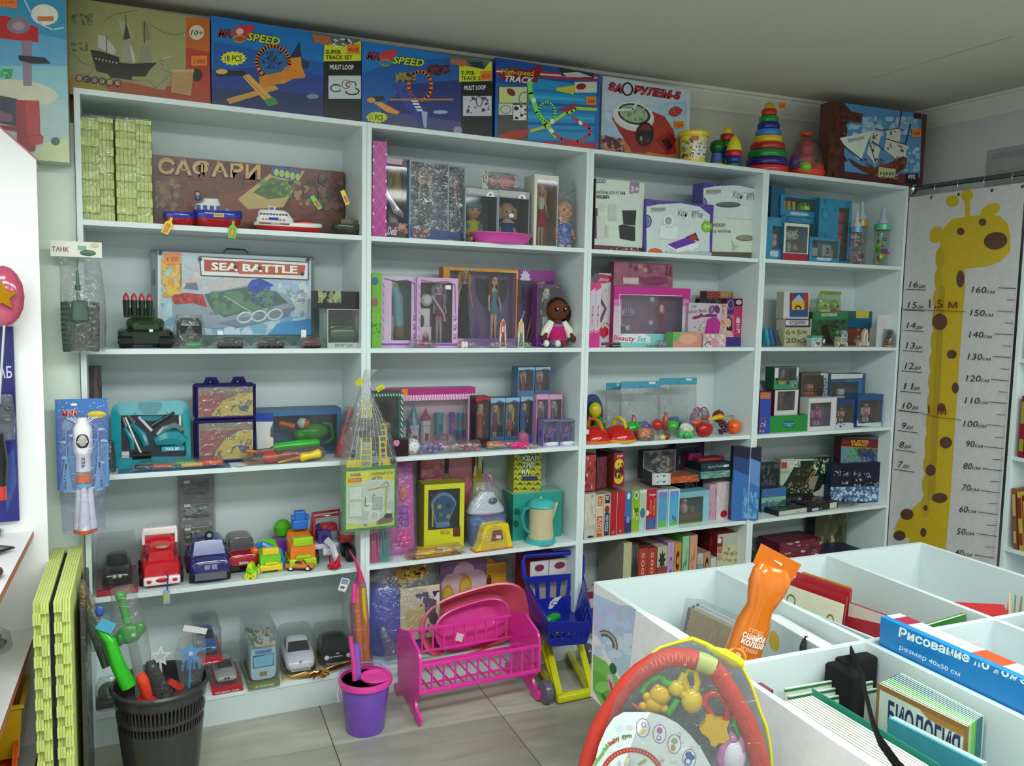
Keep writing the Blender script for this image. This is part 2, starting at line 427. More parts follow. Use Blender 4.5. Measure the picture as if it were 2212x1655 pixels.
# TOP ROW (on the bookcases)
RD=4862
def track(kind):
 def f(A):
  A.fi(995)
  if kind==1:
   view(0,0,3.687)
   A.p(J(170,33,290,56,290,90,169,80),953).p(J(169,56,225,52,270,64,290,90,169,86),1311).p(J(169,70,270,76,290,93,169,90),1288)
   A.t('MA',1730,285,1850,300,60,5263,3,422,.25,7).p(J(185,24,190,20,201,20,203,22,199,29,190,34,187,30),6485).e(1910,250,30,26,7115).ri(1905,310,45,26,12,6723)
   A.t('SPEED',1965,318,2220,360,62,6743,3,442,.25,7)
   A.star(1860,465,108,88,7144,15,.55).t('18 PCS',1790,488,1925,488,48,862,2)
   view(560,20,3.687)
   A.p(J(22,42,32,26,34,40,40,42,39,47,26,50),1286).p(J(0,56,18,47,33,43,36,51,20,59,0,62),7023)
   A.ri(110,420,130,125,26,6983).e(110,425,105,100,1371).p(J(2,40,10,36,19,42,17,48,4,47),1331).n(20,340,190,470,[1774,886],26,22,3).ri(110,420,130,125,26,6983,a0=150,a1=380)
   A.p(J(25,39,33,38,34,48,30,49,26,48),7023).p(J(0,54,17,50,26,47,37,52,36,55,18,56,6,64,0,65),6603)
   A.e(425,695,48,20,3833)
   view(0,0,3.687)
   A.p(J(180,79,219,68,222,71,183,83),6645).p(J(193,61,198,59,218,79,211,81),7066).l(J(195,61,214,80),6,5783).p(J(171,56,195,57,196,60,172,61),862).e(1765,572,48,20,6687).p(J(210,80,218,77,222,83,213,85),2226)
   view(560,20,3.687)
   A.p(J(41,18,80,24,80,30,52,28,42,26),2968).p(J(52,27,70,30,81,25,81,41,51,42),6743).r(513,415,812,900,842)
   A.p(J(42,20,56,22,58,28,54,29,44,26),5765).n(575,235,735,305,[7157,1685],20,22,5)
   A.t('SUPER',528,358,652,360,34,842,3).t('TRACK SET',528,400,742,402,34,842,3).t('MULIT LOOP',560,480,750,482,38,7578,3)
   A.r(550,530,808,715,6336).ri(610,630,42,28,9,1284,a0=30,a1=330).ri(690,600,32,34,7,6207).ri(730,600,40,22,8,1705,a0=120,a1=400).ri(740,655,52,26,10,1284,a0=-60,a1=180)
   pass
  else:
   view(560,20,3.687)
   A.p(J(82,50,110,42,160,38,190,42,190,105,82,100),953).p(J(118,60,162,56,162,100,90,93,100,76),1289).p(J(104,82,164,90,164,102,83,93),2530)
   A.t('MA',850,392,965,405,58,5243,3,422,.25,7).p(J(96,36,100,33,110,32,109,35,105,41,98,42),6485).ri(1005,425,40,24,12,6723).t('SPEED',1060,430,1305,455,58,6743,3,442,.25,7)
   A.ri(1280,610,90,115,26,6984).p(J(106,59,111,62,120,69,134,95,132,96,114,74),1712).p(J(114,60,119,64,128,76,130,80,120,72),2510)
   for i in rg(4):A.p([(1205+i*14,722+i*25),(1255+i*14,720+i*25),(1263+i*14,738+i*25),(1215+i*14,738+i*25)],6758)
   A.p(J(129,81,134,82,133,95,131,94),5496).p(J(108,56,111,51,120,50,125,54,123,57,112,58),4584).n(1085,505,1245,580,[5426,1683],14,26,2).p(J(133,47,136,44,148,45,153,50,143,53,136,52),2865).n(1335,445,1520,525,[4085,1243],14,26,3)
   A.p(J(86,70,99,69,100,72,90,74,86,75),1283).e(890,725,34,22,6246).p(J(90,74,97,74,112,82,109,84,101,82),7046).l(J(104,72,154,72),14,5805).e(1440,820,60,14,5497).e(1580,965,36,32,5454)
   A.star(935,862,92,74,6744,15,.52).t('11 PCS',875,885,985,886,46,862,2)
   A.p(J(151,37,185,40,185,47,153,44),2968).p(J(159,44,179,48,185,40,185,57,159,58),6743).r(1612,577,1862,1030,842).p(J(152,40,164,40,166,44,161,46,152,43),5766).p(J(166,42,178,42,179,48,170,46),1285)
   A.t('SUPER',1605,522,1715,526,32,842,3).t('TRACK SET',1605,565,1800,568,32,842,3).t('MULIT LOOP',1630,645,1802,640,36,7578,3)
   A.r(1620,692,1848,852,6316).n(1640,700,1830,830,[1685,2928],12,26,8).ri(1750,735,24,40,7,2926)
 return f
def shipmap(A):
 view(0,0,3.687)
 A.fi(5448).n(540,0,1480,640,[5449,5470],90,80,2)
 A.p(J(54,62,138,69,148,54,148,14,168,15,168,83,54,80),5703).p(J(148,14,168,15,168,42,148,38),6163).p(J(54,62,82,65,98,72,54,80),5423).p(J(80,65,133,72,134,79,90,76),5323)
 A.p(J(54,60,100,65,131,72,138,60,148,54,148,0,54,0),5048)
 for i,P in en([J(54,42,60,44,65,50,74,53,74,56,70,60),J(104,64,118,64,124,70,131,64,135,60),J(82,18,90,12,100,10,110,8),J(120,20,130,26,140,28,148,26),J(128,48,130,56,136,58)]):A.l(P,5,3365)
 A.n(570,110,740,200,[3366,4207],18,26,4).n(560,340,700,410,[3366,4207],14,24,5)
 A.p(J(78,28,84,29,93,41,90,44,78,38),6314).p(J(94,15,102,19,106,30,102,33,98,31),5471).p(J(100,19,101,20,104,31,98,32),2524).p(J(98,34,105,35,108,50,96,50),5050).p(J(103,35,106,40,108,49,106,52),6314).p(J(113,17,117,18,120,31,114,33),4608).p(J(112,37,119,37,121,49,111,50),4629)
 A.l(J(100,12,101,32),6,2504).l(J(115,17,115,35),6,2504).l(J(85,29,85,44),6,2504).l(J(121,50,136,45),7,6313).ri(1285,520,40,45,8,6292).ri(1285,520,62,20,5,6292)
 A.p(J(72,40,80,41,95,46,95,50,104,51,125,50,119,56,116,61,105,61,105,64,88,62,86,59,77,57),1262)
 for i in rg(7):A.e(765+i*27,468+i*6,8,7,6293,n=8)
 for i,(ch,c)in en(zip('ОГОНЕК',(6187,1664,3729,2185,5404,5346))):
  x=632+i*61;y=625+i*8;A.e(x,y,30,30,1662).e(x,y,24,24,c).t(ch,x-12,y+14,x+12,y+15,26,7135,1)
 A.e(1565,262,60,60,7134).t('10+',1518,285,1610,290,46,1262,1,None,.2)
 A.e(1565,600,45,50,1662).p(J(137,56,154,57,152,77,136,74),5827).r(1362,555,1545,580,6269)
view(0,0,1)
bx('toy_box','brown and red box with a dark sailing ship over an old map',TB,ZT,150,455,-7,.09,4882,y=.1,art=shipmap,sj=5784,tags=((1522/3.687,447/3.687,34,22,'3 000'),),gr='toy boxes on top of the bookcases')
bx('toy_box','blue race track set box marked 18 pieces, right of the ship map box',TB,ZT,458,779,33,.08,886,y=.1,art=track(1),sj=973,tags=((748.5,96,28,21,'4500'),),gr='toy boxes on top of the bookcases')
bx('toy_box','blue race track set box marked 11 pieces with a purple jump ramp',TB,ZT,781,1062,88,.08,886,y=.1,art=track(2),sj=973,tags=((1037,154,25,20,'4200'),),gr='toy boxes on top of the bookcases')
def hstrack(A):
 view(760,80,3.448)
 A.fi(974).p(J(106,15,184,26,184,44,106,34),932).p(J(131,30,182,37,180,78,131,76),1035)
 for i in rg(7):A.p([(1310,380+i*50),(1810,420+i*45),(1810,440+i*45),(1310,405+i*50)],(994,1876,953)[i%3])
 A.p(J(107,24,183,28,183,33,107,28),5264).p(J(107,25,183,30,183,31,107,26),7157)
 A.p(J(110,27,118,23,132,25,140,20,142,24,138,32,139,34,118,33,112,32),4042).t('High-speed',1112,275,1350,290,42,7104,1,3241,.15,3).t('TRACK',1128,330,1350,345,46,7157,4,842,.3,6)
 A.r(1086,362,1310,780,2526).r(1097,372,1303,490,6333).ri(1285,460,40,48,9,3886).e(1185,412,36,24,3663,40).p(J(110,40,116,43,120,48,112,49),6728).r(1093,496,1196,580,6335).ri(1145,540,38,30,6,4229).r(1202,508,1300,620,7157).n(1205,510,1298,612,[842,5473],9,24,5)
 A.l(J(132,34,133,42,138,56,144,65,152,74),34,3947).l(J(148,70,156,76,168,78,177,73,177,68,170,63,164,60),20,6086).ri(1450,560,62,72,16,4747).l(J(133,70,144,67,160,56,164,56,166,53,182,54),22,5924).p(J(108,74,118,70,133,69,128,75,112,78),5683)
 for x,y in((1355,470),(1490,630),(1485,700),(1700,640)):A.e(x,y,16,20,7177,-30,8)
 A.p(J(154,22,180,26,180,31,156,29),1285).p(J(157,27,168,26,179,30,160,30),6315).p(J(152,38,166,36,165,43,152,40),6304).r(1657,335,1823,415,6735).e(1705,370,38,24,4063,-10)
 A.p(J(153,54,160,52,166,49,166,53,160,56),4865)
 A.p(J(107,79,144,80,142,78,182,79,182,85,107,83),5664)
view(760,80,3.448)
bx('toy_box','blue high-speed track set box with looping green and red tracks',TB,ZT,1063,1835,150,.085,932,y=.1,art=hstrack,sj=932,tags=((1742,445,76,62,'3900'),),gr='toy boxes on top of the bookcases')
def wheelbox(A):
 view(1260,140,3.941)
 A.fi(6337).p(J(12,40,88,30,88,64,12,62),5517).n(130,330,870,560,[6337,5537],30,60,2).p(J(12,60,42,64,88,62,88,80,12,74),6205).n(130,650,800,790,[6626,5783],26,60,3)
 A.t('ЗА',205,212,330,240,66,5663,4,2842,.2,6).ri(375,208,42,52,13,842).t('РУЛЕМ-5',425,240,820,295,62,5663,4,2842,.2,6)
 A.p(J(24,45,30,56,42,75,54,74,70,77,79,76,77,56,69,44,59,40),5283).p(J(42,75,30,56,48,53,62,64,54,75),4863).p(J(61,64,73,56,79,64,72,77),4442).p(J(66,64,72,63,76,69,72,73),1622).e(425,440,180,125,6736,14).e(430,425,165,105,7157,14).e(430,420,142,88,1283,14).e(428,418,122,72,5091,14).n(340,360,520,480,[3828,5492],26,30,9)
 A.l(J(25,39,42,38,47,30),20,6757)
 A.e(520,592,78,104,842,8).e(522,590,58,84,4063,8).p(J(45,56,59,56,59,62,54,64,53,69,50,69,50,64,45,63),842).e(525,600,30,34,1263).t('S',480,640,500,640,30,6736,2)
 A.e(780,400,55,42,5284,-18).p(J(74,40,79,36,84,38,84,40,76,44,72,42),5685).ri(820,375,60,52,3,4675)
 A.p(J(15,65,18,60,25,62,33,68,35,74,30,74,24,70,19,69),2864).n(150,610,345,740,[1643,6231],22,28,6)
view(1260,140,3.941)
bx('toy_box','white and sand coloured box showing a red toy dashboard with a steering wheel',TB,ZT,145,890,92,.09,6757,y=.13,art=wheelbox,sj=6336,tags=((768,480,84,62,'1700'),),gr='toy boxes on top of the bookcases')
def pirate(A):
 view(1700,60,4.32)
 A.fi(2462).p(J(52,69,126,75,124,140,54,135,53,90,60,88,70,80,60,78),2635)
 A.n(700,830,1230,1000,[5517,3876],40,60,4).n(560,900,900,1010,[5517,4696],16,50,5).n(1090,1080,1240,1340,[5537,4696],16,50,6)
 A.n(380,700,560,1340,[2862,2042],26,60,7).p(J(44,79,71,80,69,89,46,87),3283).t('ПИРАТЫ',465,862,680,866,52,841,2)
 A.p(J(49,103,81,96,76,104,69,123,66,123,52,108),6756).t('DRAGON',570,1068,718,1040,28,2864,3).p(J(80,96,88,98,85,110,79,105,74,116),6735).p(J(78,108,87,112,83,129,74,117),6735).p(J(94,94,106,94,105,108,92,103),6735).p(J(92,104,105,108,101,124,90,115),6735).p(J(104,107,112,110,110,122,102,120),6735)
 for x,y in((820,1010),(790,1130),(985,990),(950,1110),(1060,1130)):A.n(x-26,y-32,x+26,y+32,[1684,3346],7,15,x)
 A.l(J(52,110,70,124),12,1263).l(J(76,106,83,128),7,1663).l(J(107,76,104,93),10,863).l(J(115,90,110,109),11,863).l(J(82,94,88,96,103,94,108,96),8,1263).l(J(79,106,86,111,101,123),7,1263).l(J(93,104,113,110),8,1263)
 A.p(J(56,122,60,123,64,126,70,129,85,131,108,120,112,122,110,131,100,137,84,139,70,134,62,129),2862).n(700,1220,1110,1320,[3283,4144],30,24,8).p(J(85,130,101,132,100,140,84,140),5890)
 for x in rg(5):A.r(862+x*28,1345+x*2,876+x*28,1372+x*2,1683)
 A.n(680,1370,1030,1415,[5872,4168],20,20,3).p(J(52,134,68,136,106,144,106,147,43,139,42,134),2442).ri(1065,1400,46,42,7,4526).e(1065,1400,38,34,3263).r(1098,1360,1218,1450,822).t('692',1122,1408,1190,1410,40,7157,3)
 A.r(1178,765,1245,850,1243)
view(1700,60,4.32)
bx('toy_box','brown and blue pirate ship building set box marked 692, in the corner',TB,ZT,375,1262,685,.07,1642,y=.03,rot=-4,art=pirate,sj=2883,tags=((1155,945,90,75,'5500'),),gr='toy boxes on top of the bookcases')
def kit(A):
 view(0,0,4.355)
 A.fi(1834).p(J(0,50,64,60,64,95,0,94),4295).p(J(0,24,64,38,64,62,0,62),3055).p(J(0,92,64,94,66,156,0,156),5094).p(J(28,148,42,134,65,130,66,154,33,151),5911)
 A.e(180,870,365,120,6313,6).p(J(-20,14,6,15,36,26,36,40,-10,35),5643).e(175,240,110,80,4190).e(175,245,60,40,5432).p(J(20,38,30,38,30,81,22,81),4190).p(J(17,52,42,54,48,60,30,60,18,57),843).n(0,650,120,740,[1424,1866],14,34,4)
 A.p(J(0,90,16,93,16,119,0,116),1285).p(J(0,104,11,108,12,115,0,114),3728).p(J(15,94,37,95,38,126,41,129,40,135,34,136,33,142,25,144,16,134,16,124,-20,118,-20,116,15,119),4443).e(335,1320,72,44,5263).p(J(24,95,37,95,37,126,26,128),5263)
 A.e(420,140,130,98,7156,8).r(352,155,505,200,6185).l(J(23,0,29,12,38,23,50,28,60,26),14,5938).e(522,1330,42,38,1726).p(J(-1,-2,16,-1,16,8,-1,6),7383).t('5100',10,35,130,35,22,4902,1)
view(0,0,4.355)
RZ=1.862
bx('toy_box','large blue box with a red play kitchen on it, at the upper left',TB,RZ+.004,-330,655,-120,.085,5914,y=-.06,art=kit,sj=5893,h=.56,gr='toy boxes on top of the bookcases')
# stacking pyramids, bucket, ball set
def rings(name,lb,px,z,y,spec,gr,cap=None,tag=None,bag=None):
 """spec: (radius, z0, z1, colour) in view pixels measured on the plane y, z from bottom row"""
 P=along(q(px,0)[0],Ve((0,y,z)),Ve((1,0,0)));r_=T(name,lb,'stacking toy',TM(P.x,y,z),gr)
 for rr,z0,z1,c in spec:
  b=min((z1-z0)*.28,rr*.3)
  pr=[(rr*.3,z0),(rr-b,z0),(rr-b*.3,z0+b*.3),(rr,z0+b),(rr,z1-b),(rr-b*.3,z1-b*.3),(rr-b,z1),(rr*.3,z1)]
  oj(G(c,'pl').lt(pr,n=28),'ring',pa=r_)
 if cap:oj(G(cap[3],'pl').lt([(cap[0],cap[1]),(cap[0]*1.02,cap[1]+.004),(cap[0]*.7,(cap[1]+cap[2])/2+.005),(cap[0]*.25,cap[2]-.004),(1e-4,cap[2])],n=24),'cap',pa=r_)
 return r_
GS='stacking pyramids and balls on the bookcase top'
big=[(.1,0,.027,6483),(.095,.027,.054,1649),(.088,.054,.084,1004),(.079,.084,.109,5663),(.068,.109,.134,7083),(.059,.134,.158,1816),(.051,.158,.182,1271),(.044,.182,.206,1424),(.035,.206,.231,6083)]
view(0,0,1)
rr_=rings('stacking_pyramid','tallest stacking pyramid of wide rainbow rings with a yellow cap',1655,ZT,.11,[(a*.98,b_*1.28,c_*1.28,d_)for a,b_,c_,d_ in big],GS,(.026,.296,.33,7083))
view(1420,180,2.793)
sm=[(.032,0,.024,584),(.032,.024,.05,1293),(.034,.05,.078,6063)]
rings('stacking_pyramid','small stacking pyramid with a pointed yellow cap, right of the bucket',458,ZT,.06,sm,GS,(.034,.078,.145,7123))
rings('stacking_pyramid','narrow pyramid with a red stringed tip, behind the pointed yellow one',413,ZT,.13,[(.033,0,.02,7102),(.03,.02,.06,984),(.028,.06,.1,1293),(.032,.1,.132,1004),(.031,.132,.165,5663)],GS,(.022,.165,.2,7123))
P=along(q(360,0)[0],Ve((0,.12,ZT)),Ve((1,0,0)))
r_=T('toy_tower','green ball on coloured cups, half hidden right behind the brick bucket','stacking toy',TM(P.x-.004,.12,ZT),GS)
OB(G(7102).lt(Q(.02,0,.034,.004,.036,.018,.03,.026,.0001,.026)),'base');OB(G(2974).lt(Q(.022,.026,.027,.03,.024,.07,.0001,.071)),'cup');OB(G(563).ba((0,0,.098),.034),'ball')
P=along(q(222,0)[0],Ve((0,.05,ZT)),Ve((1,0,0)));M=TM(P.x,.062,ZT);r_=T('brick_bucket','clear bucket of toy bricks with a yellow lid and base','bucket',M,GS)
OB(G(7102).lt(Q(0,0,.052,0,.056,.004,.056,.014,.05,.016),n=30),'base')
g=G(7126,'gl');g.lt(Q(.053,.012,.058,.118),n=32,cs=[6310]);O('tub')
g=G(7102);g.lt(Q(.058,.112,.065,.113,.066,.128,.062,.133,.0001,.134),n=32);O('lid')
def wrap(r,z0,z1,a0,a1,c,g,e=0,n=6):
 vs=[];
 for i in rg(n+1):
  a=rd(a0+(a1-a0)*i/n)
  for z in(z0,z1):rr=r(z)+.0006*e+.0004;vs.append((sin(a)*rr,-cos(a)*rr,z))
 g.add(vs,[(2*i,2*i+2,2*i+3,2*i+1)for i in rg(n)],c,'pr',True)
g=G(7999,'pr');rf=lambda z:.0527+(z-.012)*.05
wrap(rf,.085,.112,-80,60,7103,g,1,12);rn=random.Random(4)
for i in rg(90):
 a=rn.uniform(-95,90);z=rn.uniform(.016,.09);wrap(rf,z,z+rn.uniform(.006,.014),a,a+rn.uniform(6,16),rn.choice([1784,6683,4083,1283,3804,6293]),g,i*.02,2)
wrap(rf,.022,.086,-32,38,6735,g,3,8)
for i in rg(34):a=rn.uniform(-28,34);z=rn.choice([.03,.045,.06,.073]);wrap(rf,z,z+rn.uniform(.003,.009),a,a+rn.uniform(1,5),1263,g,4,1)
wrap(rf,.09,.108,-48,-16,5323,g,3,4)
vs,fs=tmesh('BRICKS',3)
g.add([(sin(rd(-5+x*48))*(rf(.1)+.0026),-cos(rd(-5+x*48))*(rf(.1)+.0026),.092+y*.013)for x,y in vs],fs,7577,'pr')
O('printed_wrap')
P=along(q(925,0)[0],Ve((0,.085,ZT)),Ve((1,0,0)));M=TM(P.x-.012,.1,ZT);r_=T('skittle_set','round red toy figure with balls in a clear bag on an orange tray','toy',M,GS)
OB(G(6902).lt(Q(.086,0,.09,.006,.094,.036,.09,.038,.084,.008),n=32,sx=1,sy=.8),'tray')
OB(G(5646).lt(Q(.001,.04,.03,.045,.045,.07,.042,.1,.028,.112,.034,.13,.036,.15,.026,.172,.001,.178),(-.018,-.008,0),n=24),'figure')
OB(G(3293).ba((-.07,.01,.07),(.026,.026,.034)),'ball');OB(G(4303).ba((-.052,-.042,.045),.028),'ball');OB(G(6083).ba((.03,-.035,.048),(.034,.03,.026)),'ball')
g=G(7536,'fm');g.lt(Q(.09,.036,.092,.07,.066,.15,.03,.19,.012,.2,.022,.215),(-.004,0,0),n=18,sy=.75);O('clear_bag')
g=G(6925);
for i in rg(6):a=i*1.05;g.ba((-.02+cos(a)*.016,sin(a)*.016,.205+.004*(i%2)),(.013,.013,.01),n=8,m=5)
O('bow')
gg=G(k='pr');A=Art(gg,M,'f',.3,.3,off=-.085);tg(gg,A,904,290,66,44,'450');OB(gg,'price_tag')
gg=G(k='pr');A=Art(gg,rr_.matrix_world,'f',.3,.42,off=-.06);tg(gg,A,714,113,60,42,'2100');A;oj(gg,'price_tag',pa=rr_)
# BUILDERS
def put(px,z,y=None,py=None):
 if y is None:return at(px,py,z=z)
 return along(q(px,0)[0],Ve((0,y,z)),Ve((1,0,0)))
def wid(x0,x1,y,z):
 return(put(x1,z,y)-put(x0,z,y)).length
def hg(px,py,y,z):
 P=put(px,z,y);return alongv(q(px,py)[1],P,Ve((0,0,1))).z-z
def bag(pa,st,k='fm',c=7578,e=2.2,ax='z',name='clear_bag',n=14):
 return oj(G(c,k).lf(st,ax,n,e,cap=False),name,pa=pa)
def tag(pa,c,w,h,x,y,z,rz=0,rx=0,name='paper_tag',ry=0,k='pr',txt=None,tc=1263,lab=None):
 g=G(c,k).box((-w/2,-.0006,-h/2),(w/2,.0006,h/2))
 if txt:
  vs,fs=tmesh(txt,1);g.add([((u-.5)*w*.85,-.001,(v-.5)*h*.45)for u,v in vs],fs,tc)
 o=oj(g,name,lab,pa=pa);o.matrix_local=TM(x,y,z,rz,rx,ry);return o
def wh(pa,x,y,z,r,w,c=842,hub=4652,nm='wheel'):
 o=oj(G(c,'mt').lt([(r*.5,-w/2),(r*.92,-w/2),(r,-w*.3),(r,w*.3),(r*.92,w/2),(r*.5,w/2)],ax='x',n=18),nm,pa=pa);o.matrix_local=TM(x,y,z)
 h_=oj(G(hub,'pl').lt([(1e-4,-w*.52),(r*.55,-w*.5),(r*.55,w*.5),(1e-4,w*.52)],ax='x',n=10),'hub',pa=o);return o
def car(name,lb,px,z,y,W,L,H,body,rz=0,wr=None,glass=843,kind='sedan',wc=842,hub=4652,front_=None,gr=None,roof=None,py=None,pa=None,li=0):
 """car facing the viewer (-y): lofted body, separate glass, wheels, lamps"""
 P=put(px,z,y,py);M=TM(P.x,P.y,z+li,rz)
 r_=T(name,lb,'toy car',M,gr)if not pa else T('car',None,None,None,pa=pa)
 if pa:r_.matrix_local=TM(W*0,0,li,rz)
 wr=wr or H*.2;b=wr*.55;h=W/2
 if kind=='sedan':st=[(-.5,.3,.44,.72),(-.485,.24,.52,.9),(-.4,.2,.6,.97),(-.2,.18,.66,1),(.2,.18,.68,1),(.42,.2,.66,.96),(.5,.28,.58,.8)];cb=[(-.17,.66,.80),(.02,.97,.76),(.18,1,.75),(.34,.93,.74),(.44,.68,.76)]
 elif kind=='beetle':st=[(-.5,.2,.35,.6),(-.46,.16,.5,.82),(-.36,.14,.62,.94),(-.15,.14,.68,1),(.25,.14,.68,1),(.44,.16,.58,.9),(.5,.25,.4,.7)];cb=[(-.2,.64,.82),(-.04,.93,.78),(.1,1,.74),(.3,.92,.72),(.44,.62,.7)]
 else:st=[(-.5,.26,.5,.84),(-.47,.22,.58,.96),(-.3,.2,.62,1),(0,.2,.64,1),(.47,.2,.64,1),(.5,.26,.56,.94)];cb=[(-.22,.62,.9),(-.1,.97,.84),(.1,1,.82),(.42,.99,.82),(.49,.64,.88)]
 g=G(body,'gl');g.lf([(a*L,0,(lo+hi)/2*H,h*wf,(hi-lo)/2*H)for a,lo,hi,wf in st],n=20,e=3.2)
 g.lf([(a*L,0,(.5+t)/2*H,h*wf*.98,(t-.5)/2*H)for a,t,wf in cb],n=20,e=3.4,c=roof or body)
 g.box((-h*.8,-L*.46,wr*.5),(h*.8,L*.46,H*.3),421);oj(g,'body',pa=r_)
 a0,t0,w0=cb[0];a1,t1,w1=cb[1]
 g=G(glass,'gl');e=.004*L/.2
 def gp(a,t,wf,s,ins):return(s*h*wf*ins,a*L-e*1.2,t*H)
 g.add([(-h*w0*.86,(a0+.01)*L-e,(t0+.01)*H+e*.6),(h*w0*.86,(a0+.01)*L-e,(t0+.01)*H+e*.6),(h*w1*.78,(a1-.012)*L-e,(t1-.03)*H+e),(-h*w1*.78,(a1-.012)*L-e,(t1-.03)*H+e)],[(0,1,2,3)])
 oj(g,'windscreen',pa=r_)
 for s in(-1,1):
  g=G(glass,'gl');a2,t2,w2=cb[-2]
  g.add([(s*(h*w1*.99+e*.3),(a0+.09)*L,.70*H),(s*(h*w1*.99+e*.3),(a2+.05)*L,.70*H),(s*(h*w2*.9+e*.3),(a2-.01)*L,.9*H),(s*(h*w1*.9+e*.3),(a1+.03)*L,.9*H)],[(0,1,2,3)]);oj(g,'side_window',pa=r_)
  for yy in(-.3,.3):wh(r_,s*h*.86,yy*L,wr,wr,h*.26,wc,hub)
  g=G(7178,'gl');yy=st[1][0]*L
  if kind=='beetle':g.ba((s*h*.66,yy-.001,H*.4),(h*.16,h*.1,h*.16),n=10,m=6)
  else:g.box((s*h*.5-h*.2,yy-L*.012,H*.38),(s*h*.5+h*.2,yy+L*.01,H*.48))
  oj(g,'headlamp',pa=r_)
 if front_:g=G(4211,'gl');front_(g,h,L,H);oj(g,'grille',pa=r_)
 return r_
def dl(pa,x,y,z,H,skin=6671,hair=6247,dress=946,kind='gown',top=None,hl=.5,rz=0,lean=0,eye=1243,nm='doll',hr=None):
 """a small fashion doll: one continuous body, with hair and clothes as children"""
 R=hr or H*.068;g=G(skin,'pl');hc=H-R*1.25
 g.lf([(0,-H*.03,-0*H,H*.014,H*.02),(H*.02,-H*.03,0,H*.01,H*.012),(H*.25,-H*.03,0,H*.022,H*.022),(H*.45,-H*.024,0,H*.03,H*.03),(H*.5,0,0,H*.05,H*.035)],'z',10,2)
 g.lf([(0,H*.03,-0*H,H*.014,H*.02),(H*.02,H*.03,0,H*.01,H*.012),(H*.25,H*.03,0,H*.022,H*.022),(H*.45,H*.024,0,H*.03,H*.03),(H*.5,0,0,H*.05,H*.035)],'z',10,2)
 g.lf([(H*.47,0,0,H*.055,H*.038),(H*.52,0,0,H*.056,H*.038),(H*.62,0,0,H*.038,H*.03),(H*.72,0,0,H*.056,H*.04),(H*.79,0,0,H*.05,H*.03),(H*.815,0,0,H*.018,H*.018),(hc-R*.6,0,0,H*.017,H*.017)],'z',12,2.2)
 g.lf([(hc-R*1.05,0,-R*.3,R*.3,R*.3),(hc-R*.7,0,-R*.15,R*.66,R*.65),(hc,0,0,R*.86,R*.95),(hc+R*.7,0,0,R*.72,R*.8),(hc+R*1.1,0,0,R*.2,R*.2)],'z',14,2)
 for s in(-1,1):
  g.tu([(s*H*.05,0,H*.775),(s*H*.085,-H*.005,H*.66),(s*H*.095,-H*.03,H*.55),(s*H*.1,-H*.045,H*.5)],[H*.017,H*.015,H*.011,H*.013],n=8)
  for j in rg(4):g.tu([(s*H*.1+(j-1.5)*H*.006,-H*.045,H*.5),(s*H*.1+(j-1.5)*H*.007,-H*.052,H*(.478+.003*(j in(1,2))*-1))],H*.0028,n=5)
  g.tu([(s*H*.092,-H*.05,H*.505),(s*H*.086,-H*.06,H*.492)],H*.003,n=5)
  g.ba((s*R*.36,-R*.86,hc+R*.05),(R*.17,R*.08,R*.15),eye,n=8,m=5);g.box((s*R*.36-R*.2,-R*.9,hc+R*.3),(s*R*.36+R*.2,-R*.82,hc+R*.35),hair)
  g.ba((s*R*.86,0,hc),(R*.1,R*.16,R*.2),n=6,m=4)
 g.ba((0,-R*.97,hc-R*.22),(R*.09,R*.12,R*.12),n=6,m=4);g.ba((0,-R*.86,hc-R*.5),(R*.2,R*.08,R*.07),5286,n=8,m=4)
 d=oj(g,nm,pa=pa);d.matrix_local=TM(x,y,z,rz,0,lean)
 g=G(hair,'mt');g.ba((0,R*.18,hc+R*.2),(R*1.02,R*1,R*1.02),n=14)
 if hl>.1:
  for s in(-1,1):g.tu([(s*R*.7,R*.1,hc+R*.4),(s*R*1.1,R*.1,hc-R*.5),(s*R*1,-R*.1,hc-R*(1+hl)),(s*R*.7,-R*.3,hc-R*(1.2+hl*2))],[R*.4,R*.42,R*.36,R*.15],n=8)
  g.tu([(0,R*.7,hc),(0,R*.7,hc-R*(1+hl*2.4))],[R*.8,R*.35],n=10,flat=.6)
 oj(g,'hair',pa=d)
 g=G(dress,'soft')
 if kind=='gown':g.lt([(H*.085,H*.01),(H*.075,H*.2),(H*.066,H*.42),(H*.06,H*.52),(H*.042,H*.62),(H*.06,H*.72),(H*.057,H*.745)],n=18,sy=.8)
 elif kind=='skirt':g.lt([(H*.1,H*.33),(H*.09,H*.42),(H*.05,H*.6)],n=16,sy=.8);g.lt([(H*.044,H*.6),(H*.062,H*.72),(H*.054,H*.78)],n=16,sy=.8,c=top or dress)
 elif kind=='suit':g.lt([(H*.062,H*.03),(H*.06,H*.3),(H*.062,H*.5),(H*.043,H*.62),(H*.061,H*.72),(H*.053,H*.785)],n=18,sy=.8)
 elif kind=='short':g.lt([(H*.072,H*.44),(H*.066,H*.52),(H*.044,H*.62),(H*.062,H*.72),(H*.057,H*.76)],n=16,sy=.8)
 oj(g,'outfit',pa=d);return d
